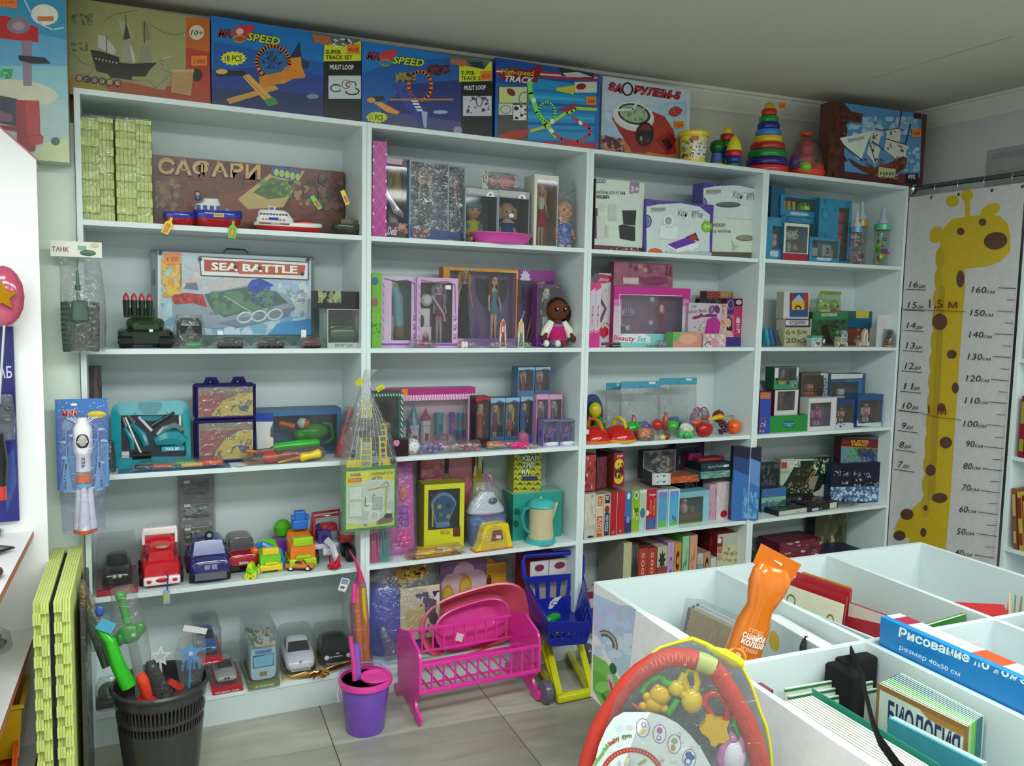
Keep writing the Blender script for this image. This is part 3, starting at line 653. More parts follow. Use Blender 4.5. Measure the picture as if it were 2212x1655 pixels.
def baby(name,lb,px,z,y,H,skin,outfit,hat=None,hair=None,rz=0,gr=None,sit=True,dress=False,pa=None,x=0,yy=0,zz=0):
 """round headed baby doll"""
 if pa is None:P=put(px,z,y);r_=T(name,lb,'doll',TM(P.x,y,z,rz),gr)
 else:r_=pa
 R=H*.2;g=G(skin);hc=H*.74;X_=TM(x,yy,zz);g.X=X_
 g.ba((0,0,hc),(R*.95,R*.9,R),n=18,m=12);g.lf([(H*0,0,.02*H,H*.1,H*.08),(H*.1,0,0,H*.15,H*.11),(H*.3,0,0,H*.14,H*.1),(H*.48,0,0,H*.12,H*.08),(H*.56,0,0,H*.05,H*.05)],'z',14,2)
 for s in(-1,1):
  g.tu([(s*H*.1,0,H*.47),(s*H*.19,-H*.02,H*.36),(s*H*.2,-H*.08,H*.24)],[H*.05,H*.045,H*.032],n=10);g.ba((s*H*.2,-H*.1,H*.21),(H*.035,H*.04,H*.035),n=8,m=6)
  if sit:g.tu([(s*H*.08,0,H*.07),(s*H*.13,-H*.14,H*.08),(s*H*.14,-H*.26,H*.06)],[H*.07,H*.06,H*.04],n=10);g.ba((s*H*.14,-H*.29,H*.07),(H*.04,H*.03,H*.055),n=8,m=6)
  g.ba((s*R*.92,0,hc-R*.1),(R*.12,R*.16,R*.22),n=8,m=5);g.ba((s*R*.36,-R*.82,hc+R*.02),(R*.14,R*.09,R*.14),1727,n=8,m=5)
  for j in rg(3):g.tu([(s*H*(.19+.012*j),-H*.12,H*.2),(s*H*(.19+.012*j),-H*.145,H*.185)],H*.007,n=5)
 g.ba((0,-R*.9,hc-R*.18),(R*.1,R*.1,R*.09),n=8,m=5);g.ba((0,-R*.82,hc-R*.45),(R*.17,R*.07,R*.06),5726,n=8,m=4)
 b_=oj(g,'body',pa=r_)
 g=G(outfit,'soft');g.X=X_;g.lf([(H*.03,0,0,H*.15,H*.12),(H*.12,0,0,H*.17,H*.13),(H*.3,0,0,H*.155,H*.115),(H*.5,0,0,H*.12,H*.085)],'z',14,2)
 for s in(-1,1):
  g.tu([(s*H*.1,0,H*.47),(s*H*.17,-H*.02,H*.38)],[H*.06,H*.055],n=10)
  if sit and not dress:g.tu([(s*H*.08,0,H*.07),(s*H*.13,-H*.14,H*.08),(s*H*.14,-H*.23,H*.06)],[H*.08,H*.07,H*.055],n=10)
 oj(g,'outfit',pa=b_ if pa else r_)
 if hat:g=G(hat,'soft');g.X=X_;g.lt([(R*1.03,hc+R*.25),(R*1.06,hc+R*.4),(R*.9,hc+R*.8),(R*.4,hc+R*1.15),(.0001,hc+R*1.2)],n=16);oj(g,'hat',pa=b_ if pa else r_)
 if hair:g=G(hair,'mt');g.X=X_;g.ba((0,R*.15,hc+R*.2),(R*1.04,R*.98,R*1.02),n=16);[g.ba((s*R*.95,-R*.1,hc-R*.1*j),R*.34,n=8,m=6)for s in(-1,1)for j in(-3,1,5)];oj(g,'hair',pa=b_ if pa else r_)
 return r_
def wbox(name,lb,cat,z,xl,xr,yt,d=.07,c=7999,y=None,rot=0,yb=None,win=(.1,.1,.9,.9),nn=1264,art=None,gr=None,h=None,sj=None,ti=0,film='cl',li=0):
 """carton with a clear window; win = left, top, right, bottom as fractions. Returns (root, M, w, h)"""
 global VW
 V0=VW;P0,w,hh=fr0(z+li,xl,xr,yt,y,rot,yb);hh=h or hh;M=TM(P0.x,P0.y,P0.z,rot,-ti)
 g=G(c,'card');t=.0015;a0,b0,a1,b1=win;X0_,X1_=w*a0,w*a1;Zt,Zb=hh*(1-b0),hh*(1-b1)
 sd=sj or c
 g.box((0,d-t,0),(w,d,hh),nn,cols={'b':sd});g.box((0,0,0),(t,d-t,hh),sd,cols={'r':nn});g.box((w-t,0,0),(w,d-t,hh),sd,cols={'l':nn});g.box((t,0,0),(w-t,d-t,t),sd,cols={'t':nn});g.box((t,0,hh-t),(w-t,d-t,hh),sd,cols={'u':nn})
 for bb in(((t,0,t),(X0_,t,hh-t)),((X1_,0,t),(w-t,t,hh-t)),((X0_,0,Zt),(X1_,t,hh-t)),((X0_,0,t),(X1_,t,Zb))):
  if bb[1][0]-bb[0][0]>1e-4 and bb[1][2]-bb[0][2]>1e-4:g.box(*bb)
 A=Art(g,M,'f',w,hh);A.hole=(X0_,Zb,X1_,Zt)
 if art:art(A)
 o=oj(g,name,lb,cat,M,gr)
 oj(G(7578,film).box((X0_,.0004,Zb),(X1_,.0009,Zt)),'window',pa=o);VW=V0
 return o,M,w,hh
def pic(pal,n=40,sz=14,seed=1,bg=None,extra=None):
 def f(A):
  A.uv=True
  if bg:A.fi(bg)
  A.n(0,0,100,100,pal,n,sz,seed)
  if extra:extra(A)
 return f
def blob_toy(g,pal,x,y,z,w,d,h,n=14,seed=1,r=None):
 rn=random.Random(seed);r=r or min(w,h)*.24
 for i in rg(n):
  s=r*rn.uniform(.6,1.2)
  p=(x+rn.uniform(-w/2+s,w/2-s),y+rn.uniform(-d/2,d/2)*.8,z+s+rn.uniform(0,max(h-2*s,.001)))
  (g.ba if i%3 else g.rb)(*((p,(s,s*.7,s*rn.uniform(.5,1)),rn.choice(pal),None,9,6)if i%3 else((p[0]-s,p[1]-s*.6,p[2]-s*.5),(p[0]+s,p[1]+s*.6,p[2]+s*.5),s*.2,rn.choice(pal),None,1)))
 return g
 # UNIT 1, SHELF 1 : foam mats, safari game, boats
def foam(name,lb,P,rz,n,H,D,phase,gr,t=.0085,split=None,bagc=True,ns=12.5):
 r_=T(name,lb,'foam mats',TM(P[0],P[1],P[2],rz),gr);seg=H/ns;cache={}
 for i in rg(n):
  ph=(phase+(i>=(split or n//2+1)))%2
  if ph not in cache:
   pl=[(D,0),(D,H)];z=H;k=0;yc=.016*ph
   pts=[]
   zz=0;dpt=.016*ph;pts.append((dpt,0))
   while zz<H-1e-6:
    z2=min(zz+seg*(1 if not pts[1:]else 1),H);pts.append((dpt,z2));dpt=.016-dpt
    if z2<H-1e-6:pts.append((dpt,z2))
    zz=z2
   g=G(7149,'foam');g.pm(pts+[(D,H),(D,0)],.0004,t-.0004,'x',c=6750);cache[ph]=mesh(g,'foam_sheet')
  T('foam_sheet',me=cache[ph],pa=r_).matrix_local=TM(i*t,(0,.002,.0006,.003)[i*3%4],0)
 if bagc:bag(r_,[(-.001,n*t/2,D/2,n*t/2+.004,D/2+.006),(H*.5,n*t/2,D/2,n*t/2+.005,D/2+.007),(H+.004,n*t/2,D/2,n*t/2+.003,D/2+.004),(H+.012,n*t/2,D/2,n*t/2-.01,D/2-.03)],e=8)
 return r_
GF='bagged yellow foam puzzle mats'
view(0,0,2.765)
P=put(492,Z1,.02);wd=wid(492,688,.02,Z1);foam('foam_mat_stack','bagged yellow foam puzzle mats standing against the left side of the top shelf',P,0,9,hg(492,690,.02,Z1),.23,1,GF,t=wd/9,split=5)
P=put(700,Z1,.015);wd=wid(700,914,.015,Z1);foam('foam_mat_stack','bagged yellow foam puzzle mats beside the safari game box',P,0,9,hg(700,700,.015,Z1),.23,1,GF,t=wd/9,split=5)
def safari(A):
 view(0,0,2.765)
 A.fi(2862).n(905,930,2060,1340,[3283,3683],120,80,3)
 A.p(J(109,123,160,110,170,118,150,133,100,133),4103).p(J(94,110,98,109,102,116,98,124,93,123),4165).n(925,1060,1080,1260,[3324,4586],26,30,7)
 A.p(J(142,119,161,104,182,102,169,124,148,125),6268).p(J(162,99,180,102,179,109,162,105),1352).p(J(151,115,162,106,178,110,170,118,160,119),2164).n(1540,1070,1740,1180,[3004,3826],24,26,5)
 for i in rg(5):A.e(1650+i*32,1030+i*7,15,22,5906)
 A.n(1720,1080,1930,1230,[5007,1662],20,34,9).n(1900,1040,2050,1260,[3324,1642],22,40,11)
 A.t('САФАРИ',942,1035,1555,1068,92,6227,4,1221,0,5).t('САФАРИ',947,1033,1553,1066,78,6668,2)
 pass
bx('board_game_box','long brown safari board game box behind the boats','board game',Z1,908,2052,922,.05,2462,y=.225,art=safari,sj=1642)
GB='toy boats on the top shelf'
def boat(name,lb,px,z,y,L,W,H,top,bot,rz,li=0,deck=None):
 P=put(px,z,y);r_=T(name,lb,'toy boat',TM(P.x,y,z,rz),GB)
 def ring_(z0,s,t0):
  o=[]
  for i in rg(28):
   a=2*pi*i/28;x=cos(a);yv=sin(a);xx=x*L/2*(s if x<0 else s);wv=(1-max(0,x)**2.6)**.7*.5*W*s if x>0 else(1-abs(x)**6)**.5*.5*W*s
   o.append((xx,math.copysign(wv,yv)if abs(yv)>1e-6 else 0,z0+max(0,x)**3*H*.12*(z0>H*.4)))
  return o
 def lay(g,zs,c):
  R=[ring_(a,b_,0)for a,b_ in zs];vs=sum(R,[]);n=28
  g.add(vs,[(j*n+i,j*n+(i+1)%n,(j+1)*n+(i+1)%n,(j+1)*n+i)for j in rg(len(R)-1)for i in rg(n)]+[tuple(rg(n-1,-1,-1)),tuple((len(R)-1)*n+i for i in rg(n))],c,None,True)
 g=G(bot,'gl');lay(g,[(0,.6),(H*.08,.78),(H*.3,.9),(H*.55,.96)],bot);oj(g,'lower_hull',pa=r_)
 g=G(top,'gl');lay(g,[(H*.55,.97),(H*.62,1),(H*.92,.99),(H,.95)],top);oj(g,'upper_hull',pa=r_)
 if deck:deck(r_)
 return r_
boat('toy_boat','small round blue and red toy boat, nearest the foam mats',1070,Z1,.055,.1,.062,.044,1292,5243,-8)
def tugdeck(r_):
 g=G(7157,'gl');g.lf([(.05,-.03,0,.042,.026),(.078,-.03,0,.04,.025),(.086,-.02,0,.028,.02),(.098,-.02,0,.024,.018)],'z',18,3)
 for i in rg(4):g.box((-.066+i*.021,-.0268,.06),(-.053+i*.021,-.024,.074),2551)
 oj(g,'cabin',pa=r_)
 g=G(1750);g.lt(Q(.001,.09,.009,.094,.009,.11,.011,.112,.007,.122,.0001,.124),(-.062,0,0),n=12);g.ba((-.062,-.003,.112),(.009,.009,.008),6650,n=10,m=6);oj(g,'sailor_figure',pa=r_)
 oj(G(4235,'gl').ba((.03,-.005,.06),(.012,.012,.012)),'dome',pa=r_)
 g=G(6684,'pr');g.box((-.012,-.041,.036),(.02,-.0395,.049));vs,fs=tmesh('ПОЛЕСЬЕ',3);g.add([(-.009+u*.026,-.0415,.039+v*.007)for u,v in vs],fs,5262);oj(g,'sticker',pa=r_)
boat('toy_boat','blue and red toy tugboat with a white cabin and a sailor figure',1300,Z1,.075,.16,.078,.058,1292,5243,-6,deck=tugdeck)
def cruisedeck(r_):
 g=G(7157,'gl');g.lf([(.032,-.045,0,.062,.022),(.046,-.045,0,.062,.022),(.047,-.045,0,.058,.02),(.066,-.05,0,.05,.02),(.068,-.05,0,.047,.018),(.072,-.052,0,.043,.016)],'z',18,4)
 for i in rg(9):g.box((-.096+i*.0105,-.0215,.054),(-.089+i*.0105,-.0185,.060),2527)
 for i in rg(7):g.box((-.09+i*.0115,-.0225,.037),(-.083+i*.0115,-.0205,.041),4085)
 g.box((-.068,-.0226,.037),(-.035,-.0206,.046),1692);oj(g,'cabin',pa=r_)
 g=G(1733);g.box((-.066,-.006,.072),(-.044,.006,.084),7158);g.box((-.064,-.0068,.0735),(-.048,-.0058,.082));oj(g,'funnel',pa=r_)
 oj(G(5243,'gl').ba((.056,0,.036),(.035,.018,.012)),'foredeck',pa=r_)
 g=G(7157,'pr');vs,fs=tmesh('BALTIC',3);g.box((-.1,-.0333,.0215),(0,-.0318,.0275),3665);g.add([(-.06+u*.03,-.0337,.0225+v*.004)for u,v in vs],fs,7157);oj(g,'name_plate',pa=r_)
boat('toy_boat','red and white toy cruise ship named BALTIC',1722,Z1,.05,.232,.066,.032,7156,5643,-3,deck=cruisedeck)
def wardeck(r_):
 g=G(2945);g.box((-.04,-.018,.04),(.02,.018,.056));g.box((-.02,-.012,.056),(.01,.012,.066));g.tu([(.01,0,.05),(.06,-.01,.062)],.003,n=6);g.tu([(-.03,.005,.056),(-.045,0,.075)],.002,n=6);oj(g,'gun_deck',pa=r_)
boat('toy_boat','dark green toy warship at the right end of the top shelf',2085,Z1,.055,.13,.06,.04,1703,1682,12,deck=wardeck)
for px,y,c,l,dz,rz_,tx in((1000,-.004,7103,'yellow hang tag hanging over the shelf edge below the small boat',-.008,25,'ПОЛЕСЬЕ'),(1388,-.004,2703,'bright green hang tag hanging over the shelf edge',-.01,6,'NORDIN')):
 P=put(px,Z1,y);o=oj(G(c,'pr').pm(Q(-.011,-.024,.011,-.024,.013,.012,.004,.02,.004,.032,-.004,.032,-.004,.02,-.012,.012),-.0008,.0008),'hang_tag',l,'tag',TM(P.x,y-.002,Z1+dz,0,0,rz_),'plastic hang tags of the boats')
 g=G(6102,'pr').box((-.006,-.0014,-.02),(.006,-.0011,.009));vs,fs=tmesh(tx,3);g.add([(-.0035+v*.007,-.0016,.006-u*.024)for u,v in vs],fs,7525);oj(g,'printed_label',pa=o)
for px,py,c,rz_,l in((2060,1180,7103,-22,'yellow hang tag standing up on the dark green warship'),(1888,1210,3103,-36,'green hang tag resting on the bow of the cruise ship')):
 h_=hg(px,py,.03,Z1);P=put(px,Z1,.03);o=oj(G(c,'pr').box((-.008,-.0008,-.026),(.008,.0008,.026)),'hang_tag',l,'tag',TM(P.x,.03,Z1+h_,0,0,rz_),'plastic hang tags of the boats')
 oj(G(6102,'pr').box((-.004,-.0014,-.018),(.004,-.0011,.006)),'printed_label',pa=o)
 # UNIT 1, SHELF 2 : tanks and SEA BATTLE
view(110,480,3.206)
def sea(A):
 view(110,480,3.206)
 A.fi(2568).p(J(74,20,180,25,180,78,74,78),6737).p(J(76,22,179,26,179,78,76,78),5516).n(760,560,1790,780,[3875,5937],60,70,2).n(880,290,1480,470,[6294,6315],50,60,3).n(1500,380,1780,640,[5096,6336],26,60,4)
 A.n(765,240,900,520,[6643,7085],46,40,5).n(1630,460,1760,550,[4232,5474],14,30,6)
 A.l(J(90,29,90,45),5,1705).p(J(92,46,94,42,101,42,102,47),3390)
 A.p(J(84,56,134,44,164,50,169,59,164,64,115,74,85,70),4653).p(J(106,50,135,45,156,48,164,56,120,66,111,60),2567).n(1100,480,1540,640,[3008,3408],30,60,8).l(J(120,51,138,62),5,5914).n(1350,500,1560,580,[1732,1753],18,18,9)
 A.p(J(136,44,139,40,145,39,153,43,154,44,148,46,142,50,137,47),1333).n(1365,400,1520,470,[2155,1311],10,26,10).p(J(84,51,92,49,105,50,106,53,108,59,98,56,86,57,84,54),5283).n(850,500,1050,560,[6104,4463],14,30,11)
 A.p(J(115,70,162,60,169,59,164,65,130,73),3811)
 for x in(1340,1440,1550):A.ri(x,660-(x-1340)*.1,50,34,12,6757,-15)
 A.p(J(103,24,178,28,178,40,104,37),7157).l(J(103,24,178,28,178,40,104,37,103,24),7,1284).p(J(106,26,176,30,175,37,106,34),5283).p(J(130,27,176,30,175,37,130,36),5723)
 A.t('SEA BATTLE',1108,330,1705,355,52,7577,5,3242,0,3)
 for x,y in((757,215),(1032,258),(1778,262),(1275,312),(1442,320),(1738,360)):A.e(x,y,14,14,442,n=10)
 for y in(330,600):A.r(708,y,718,y+110,863)
 A.p(J(157,70,180,67,180,78,150,78),2235)
o,M,w_,h_=bx('board_game_box','large SEA BATTLE board game box leaning at the back of the shelf','board game',Z2,705,1828,185,.04,4653,y=.2,art=sea,sj=4232,tags=((788,215,108,75,'6 000'),),ti=3)
oj(G(1705).tu([(w_*.42,.02,h_-.005),(w_*.45,.02,h_+.016),(w_*.56,.02,h_+.016),(w_*.6,.02,h_-.005)],.003,n=6),'handle',pa=o)
P=put(655,Z2,.12);W=wid(430,885,.09,Z2);M=TM(P.x,.11,Z2,0);r_=T('toy_tank','dark green toy rocket launcher tank with four red tipped rockets','toy tank',M,'military toys on the second shelf')
g=G(862,'pl');g.lf([(-.07,0,.035,W*.36,.018),(-.05,0,.036,W*.42,.026),(.05,0,.038,W*.42,.028),(.07,0,.038,W*.38,.024)],'y',16,5);g.lf([(-.045,.002,.07,W*.2,.014),(-.02,0,.078,W*.29,.022),(.04,0,.078,W*.28,.022),(.055,0,.072,W*.24,.016)],'y',16,3.4,c=1302);g.box((-.02,-.052,.078),(.022,-.03,.088),441);O('body')
for s in(-1,1):
 g=G(421,'mt');g.lf([(s*W*.3-.02,0,.024,.08,.022),(s*W*.3+.02,0,.024,.08,.022)],'x',16,3.5);O('track')
 g=G(842);g.lt([(1e-4,s*W*.3-.024),(.012,s*W*.3-.024),(.012,s*W*.3+.024),(1e-4,s*W*.3+.024)],(0,-.055,.024),n=12,ax='x');O('drive_wheel')
g=G(862);g.box((-.064,-0,.098),(.02,.04,.13));O('launcher')
for i in rg(4):
 g=G(862);g.lt(Q(.009,0,.011,.05),(-.056+i*.0235,0,.105),n=10);g.lt(Q(.0095,0,.0085,.012,.004,.022,.0001,.025),(-.056+i*.0235,0,.155),n=10,c=5306);o=OB(g,'rocket')
tag(r_,7177,.011,.008,.015,-.076,.058)
P=put(960,Z2,.06);r_=T('bagged_toy_soldiers','bag of dark military toy with a green piece, before the game box','toy',TM(P.x,.06,Z2),'military toys on the second shelf')
g=G(1283);g.lf([(.02,0,0,.035,.028),(.05,0,0,.04,.03),(.085,0,0,.04,.03),(.1,0,0,.03,.02)],'z',16,3);g.box((-.03,-.036,.05),(.034,-.03,.075),442);O('vehicle')
blob_toy(g2:=G(),[863,1284,442],0,0,0,.09,.05,.04,10,3);g2.ba((.01,-.03,.012),(.03,.01,.01),1827);OB(g2,'toy_pieces')
bag(r_,[(0,0,0,.06,.04),(.03,0,0,.054,.04),(.08,0,0,.048,.036),(.112,0,0,.04,.02)])
for i,(px,wd,c,l)in en(((1240,.1,862,'bagged dark grey toy tank, leftmost of the small bags'),(1520,.105,1283,'bagged olive toy tank in the middle of the small bags'),(1800,.075,3664,'bagged red toy car beside the truck box'))):
 y=.03;P=put(px,Z2,y);r_=T('bagged_toy',l,'toy',TM(P.x,y,Z2,(i-1)*6),'military toys on the second shelf')
 g=G(c);g.lf([(-wd*.42,0,.012,.018,.009),(-wd*.38,0,.013,.022,.012),(wd*.38,0,.013,.022,.012),(wd*.42,0,.012,.018,.009)],'x',12,4);g.lf([(-wd*.2,0,.028,.014,.006),(-wd*.15,0,.03,.017,.009),(wd*.15,0,.03,.017,.009),(wd*.2,0,.028,.014,.006)],'x',12,3)
 if i<2:g.tu([(wd*.1,-.01,.031),(wd*.45,-.016,.034)],.003,n=6)
 for j in rg(4):g.lt([(1e-4,-.026),(.009,-.024),(.009,.024),(1e-4,.026)],(0,0,0),c=421,n=10,ax='y')if 0 else g.ba((-wd*.3+j*wd*.2,-.022,.01),(.009,.004,.009),421,n=8,m=5)
 O('vehicle');bag(r_,[(-wd*.62,0,.01,.02,.006),(-wd*.4,0,.02,.03,.02),(wd*.4,0,.02,.03,.02),(wd*.62,0,.01,.02,.006)],ax='x')
 if i!=1:tag(r_,7157,.018,.015 if i==0 else .028,-wd*.3,.01,.052 if i==0 else .05)
def mil(A):
 view(110,480,3.206);A.fi(842).n(1850,420,2010,560,[3806,4649],34,28,4)
 pass
o,M,w_,h_=wbox('truck_box','clear topped box with a green toy army truck, at the shelf end',TB,Z2,1915,2150,600,.13,5493,y=.03,win=(.02,.02,.98,.86),nn=1284,gr='military toys on the second shelf')
v=car('car',None,0,0,0,w_*.8,.11,h_*.72,1764,kind='suv',pa=o,glass=442,li=.012);v.matrix_local=TM(w_/2,.065,.012)
g=G(k='pr');A=Art(g,M,'f',w_,h_);A.uv=True;A.t('SPORTLEX',22,97,75,97,8,1704,2);oj(g,'printed_base',pa=o)
bx('toy_box','dark military print box on top of the army truck box',TB,Z2+h_+.001,1842,2133,415,.1,842,y=.03,art=mil,sj=841,h=.062,gr='military toys on the second shelf')
P=put(215,Z2,-.03);hz=hg(200,890,-.03,Z2);M=TM(P.x,-.04,Z2+hz);r_=T('bagged_tank','green toy tank in a header bag marked ТАНК, hung on the bookcase edge','toy tank',M,'toys hung on the bookcase edges')
s=wid(0,100,-.04,Z2)/100
g=G(7156,'pr');g.box((-200*s,-.001,740*s),(160*s,.001,862*s));vs,fs=tmesh('ТАНК',3);g.add([(-188*s+u*115*s,-.0016,778*s+v*36*s)for u,v in vs],fs,4084);g.ba((60*s,-.002,775*s),(58*s,.002,24*s),2166);g.box((-10*s,-.0022,795*s),(50*s,-.0018,830*s),4271);g.ba((110*s,-.002,838*s),(30*s,.001,20*s),6312);O('header_card')
g=G(1725,'pl');g.lf([(4*s,0,0,110*s,.03),(20*s,0,0,118*s,.036),(230*s,-6*s,0,128*s,.038),(370*s,-6*s,0,132*s,.034),(392*s,-6*s,0,110*s,.02)],'z',16,6)
for s_ in(-1,1):g.lf([(0,s_*100*s,-.02,28*s,.034),(385*s,s_*112*s,-.02,26*s,.034)],'z',12,5,c=883)
for i in rg(9):
 for s_ in(-1,1):g.box((s_*104*s-26*s,-.058,(20+i*40)*s),(s_*104*s+26*s,-.05,(40+i*40)*s),1304)
for i in rg(5):g.box((-60*s+i*25*s,-.05,40*s),(-46*s+i*25*s,-.038,190*s),1283)
O('tank_hull')
g=G(2146);g.lf([(210*s,0,-.045,60*s,.02),(250*s,0,-.05,72*s,.028),(390*s,0,-.05,60*s,.026),(400*s,0,-.05,46*s,.02)],'z',14,3.4);g.tu([(-10*s,-.055,395*s),(-14*s,-.05,630*s)],[16*s,9*s],n=10);g.tu([(-12*s,-.054,480*s),(-12*s,-.054,520*s)],20*s,n=10);O('turret')
bag(r_,[(-4*s,20*s,-.02,150*s,.05),(200*s,20*s,-.02,165*s,.05),(430*s,20*s,-.02,160*s,.05),(640*s,10*s,-.01,150*s,.02),(742*s,-10*s,0,150*s,.004)])
# UNIT 1, SHELF 3 : tools
view(110,780,3.206)
TG='toy tools on the third shelf'
def arc(cx,cy,rx,ry,a0,a1,n=8):return[(cx+rx*cos(rd(a0+(a1-a0)*i/n)),cy+ry*sin(rd(a0+(a1-a0)*i/n)))for i in rg(n+1)]
P=put(415,Z3,.1);y=.1;W=wid(415,985,y,Z3);H=hg(500,285,y,Z3);P0=put(413,Z3,y);M=TM(P0.x,y,Z3,0,-8);r_=T('tool_case','teal plastic tool case with toy tools behind a window','toy tool set',M,TG)
ot=arc(.035,.03,.03,.03,180,270)[:-1]+arc(W-.035,.03,.03,.03,270,360)+arc(W-.04,H-.035,.035,.035,0,90)+arc(.04,H-.035,.035,.035,90,180)
it=arc(W*.16,H*.2,.01,.01,180,270)+arc(W*.9,H*.16,.01,.01,270,360)+[(W*.88,H*.78),(W*.72,H*.78)]+arc(W*.5,H*.9,W*.2,H*.2,-20,-160)+[(W*.28,H*.8),(W*.12,H*.8)]
g=G(1011,'pl');n=len(ot)
g.pm(ot,.012,.045,c=590)
mI=[min(it,key=lambda p,a=a:(p[0]-a[0])**2+(p[1]-a[1])**2)for a in ot]
for i in rg(n):
 j=(i+1)%n;a,b_,c_,d_=ot[i],ot[j],mI[j],mI[i]
 g.add([(a[0],.004,a[1]),(b_[0],.004,b_[1]),(c_[0],0,c_[1]),(d_[0],0,d_[1])],[(0,1,2,3)],1032);g.add([(a[0],.004,a[1]),(b_[0],.004,b_[1]),(b_[0],.014,b_[1]),(a[0],.014,a[1])],[(3,2,1,0)],1011)
mO=[min(ot,key=lambda p,a=a:(p[0]-a[0])**2+(p[1]-a[1])**2)for a in it]
for i in rg(len(it)):
 a,b_=it[i],it[(i+1)%len(it)];g.add([(a[0],-.0003,a[1]),(b_[0],-.0003,b_[1]),(b_[0]*.96+W*.02,-.0003,b_[1]*.96+H*.02),(a[0]*.96+W*.02,-.0003,a[1]*.96+H*.02)],[(0,1,2,3)],590)
O('case')
g=G(443);g.pm(it,.0095,.0115);O('inner_tray')
s=W/570
def cp(x,y):return((x-413)*s,-0,(690-y)*s*H/(405*s))
def tl(nm,pts,r,c,yy=.004):oj(G(c).tu([(cp(*p)[0],yy,cp(*p)[2])for p in pts],r,n=8),nm,pa=r_)
tl('plier_grip',J(51,44,56,52,56,58),[.006,.011,.009],990);tl('plier_grip',J(56,42,63,49,66,56),[.008,.014,.012],990);tl('plier_jaw',J(50,38,52,44),[.006,.008],1684);tl('plier_jaw',J(54,37,58,42),[.005,.008],2948)
tl('grey_pipe',J(61,38,66,43,70,47),.005,6316);tl('handle_ring',J(74,50,78,46,86,44,92,47),.011,3389);tl('white_rod',J(52,38,60,56,62,60),.003,6756,.002);tl('white_rod',J(90,37,90,50),.004,6756)
tl('toy_drill',J(72,54,79,52,87,52,92,55),[.016,.028,.03,.022],1011);tl('black_grip',J(56,62,69,62),.013,842);tl('white_part',J(49,61,54,61),.013,6315);tl('black_grip',J(70,44,86,36),.007,863)
g=G(1032,'pr');a=cp(765,600);b_=cp(925,570);g.box((a[0],-.002,a[2]),(b_[0],0,b_[2]));vs,fs=tmesh('TOOL SET',3);c0=cp(790,594);c1=cp(892,577);g.add([(c0[0]+u*(c1[0]-c0[0]),-.0026,c0[2]+v*(c1[2]-c0[2]))for u,v in vs],fs,7178);O('name_plate')
OB(G(3032,'gl').pm([(W*.36,H*.98),(W*.34,H*.9),(W*.42,H*.8),(W*.56,H*.8),(W*.63,H*.9),(W*.62,H*.98)],0,.003),'handle','pale teal carry handle')
def toolbag(name,lb,px0,px1,py0,py1,z,first):
 y=.09;P0=put(px0,z,y);W=wid(px0,px1,y,z);H=hg(px0,py0,y,z)if first else hg(px0,py0,y,Z3)-(z-Z3);M=TM(P0.x,y,z);r_=T(name,lb,'toy tool set',M,TG)
 g=G(1247,'soft');g.rb((0,.004,0),(W,.07,H),.012,n=2);g.tu([(.006,.002,.006),(W-.006,.002,.006),(W-.004,.002,H-.006),(.004,.002,H-.006)],.006,n=8,cd0=True);oj(g,'fabric_case',pa=r_)
 g=G(5264,'pr');A=Art(g,M,'f',W,H,off=.003);A.uv=True
 A.p(Q(7,8,93,8,94,92,7,92),4608).p(Q(8,24,94,26,94,91,8,91),4843).p(Q(9,24,55,25,40,50,28,91,9,91),5264).p(Q(28,91,34,70,48,45,70,28,94,26,94,91),7103)
 A.t('БОР',52,37,68,37,9,1262,2).t('НТОВ',45,48,65,48,9,1262,2).l(Q(34,88,42,70),2,1263).l(Q(42,88,36,72),2,1263).l(Q(58,78,62,66),2.4,1288).l(Q(60,66,68,62),4,1263).p(Q(68,60,88,64,86,82,74,78),1330).l(Q(74,58,75,50),2,1684).l(Q(82,62,87,48),2.4,2482).l(Q(88,60,92,50),3,1263).t('6+',78,33,86,33,5,1262,1)
 oj(g,'printed_insert',pa=r_)
 oj(G(7578,'fm').box((W*.06,-.003,H*.07),(W*.94,-.0025,H*.93)),'clear_front',pa=r_)
 for x in(.28,.72):
  if first is False:oj(G(1247,'soft').tu([(W*(x-.08),.03,H-.002),(W*(x-.05),.02,H+.018),(W*(x+.04),.02,H+.016),(W*(x+.08),.03,H-.002)],.006,n=8,flat=2.2),'handle',pa=r_)
 return H
h1=toolbag('tool_bag','navy zipped bag of toy tools, lower one of the pair',1000,1425,412,650,Z3,True)
toolbag('tool_bag','navy zipped bag of toy tools stacked on top of the other, with carry handles',993,1425,165,405,Z3+h1+.001,False)
def catch(A):
 view(110,780,3.206);A.p(J(142,34,201,32,201,36,142,38),2171).p(J(142,36,154,36,154,42,142,42),1312).p(J(142,42,154,42,152,47,152,60,143,61),6736).p(J(152,47,170,46,170,60,152,61),2547).e(1600,522,42,18,1749).e(1515,560,34,36,7135)
o,M,w_,h_=wbox('toy_gun_box','blue box with a green dinosaur ball catcher gun','toy gun',Z3,1418,2010,345,.1,2171,y=.15,win=(.2,.13,.95,.95),nn=3013,art=catch,sj=1729,gr=TG)
s=w_/592
def gx(x,y):return((x-1418)*s,0,(640-y)*s)
g=G(1863);a=gx(1830,490);g.ba((a[0],.05,a[2]),(115*s,.035,62*s));b_=gx(1740,510);g.ba((b_[0],.05,b_[2]),(48*s,.03,48*s))
for i in rg(6):e_=gx(1700+i*4,470+i*18);g.ba((e_[0],.045,e_[2]),(10*s,.008,8*s),n=8,m=5)
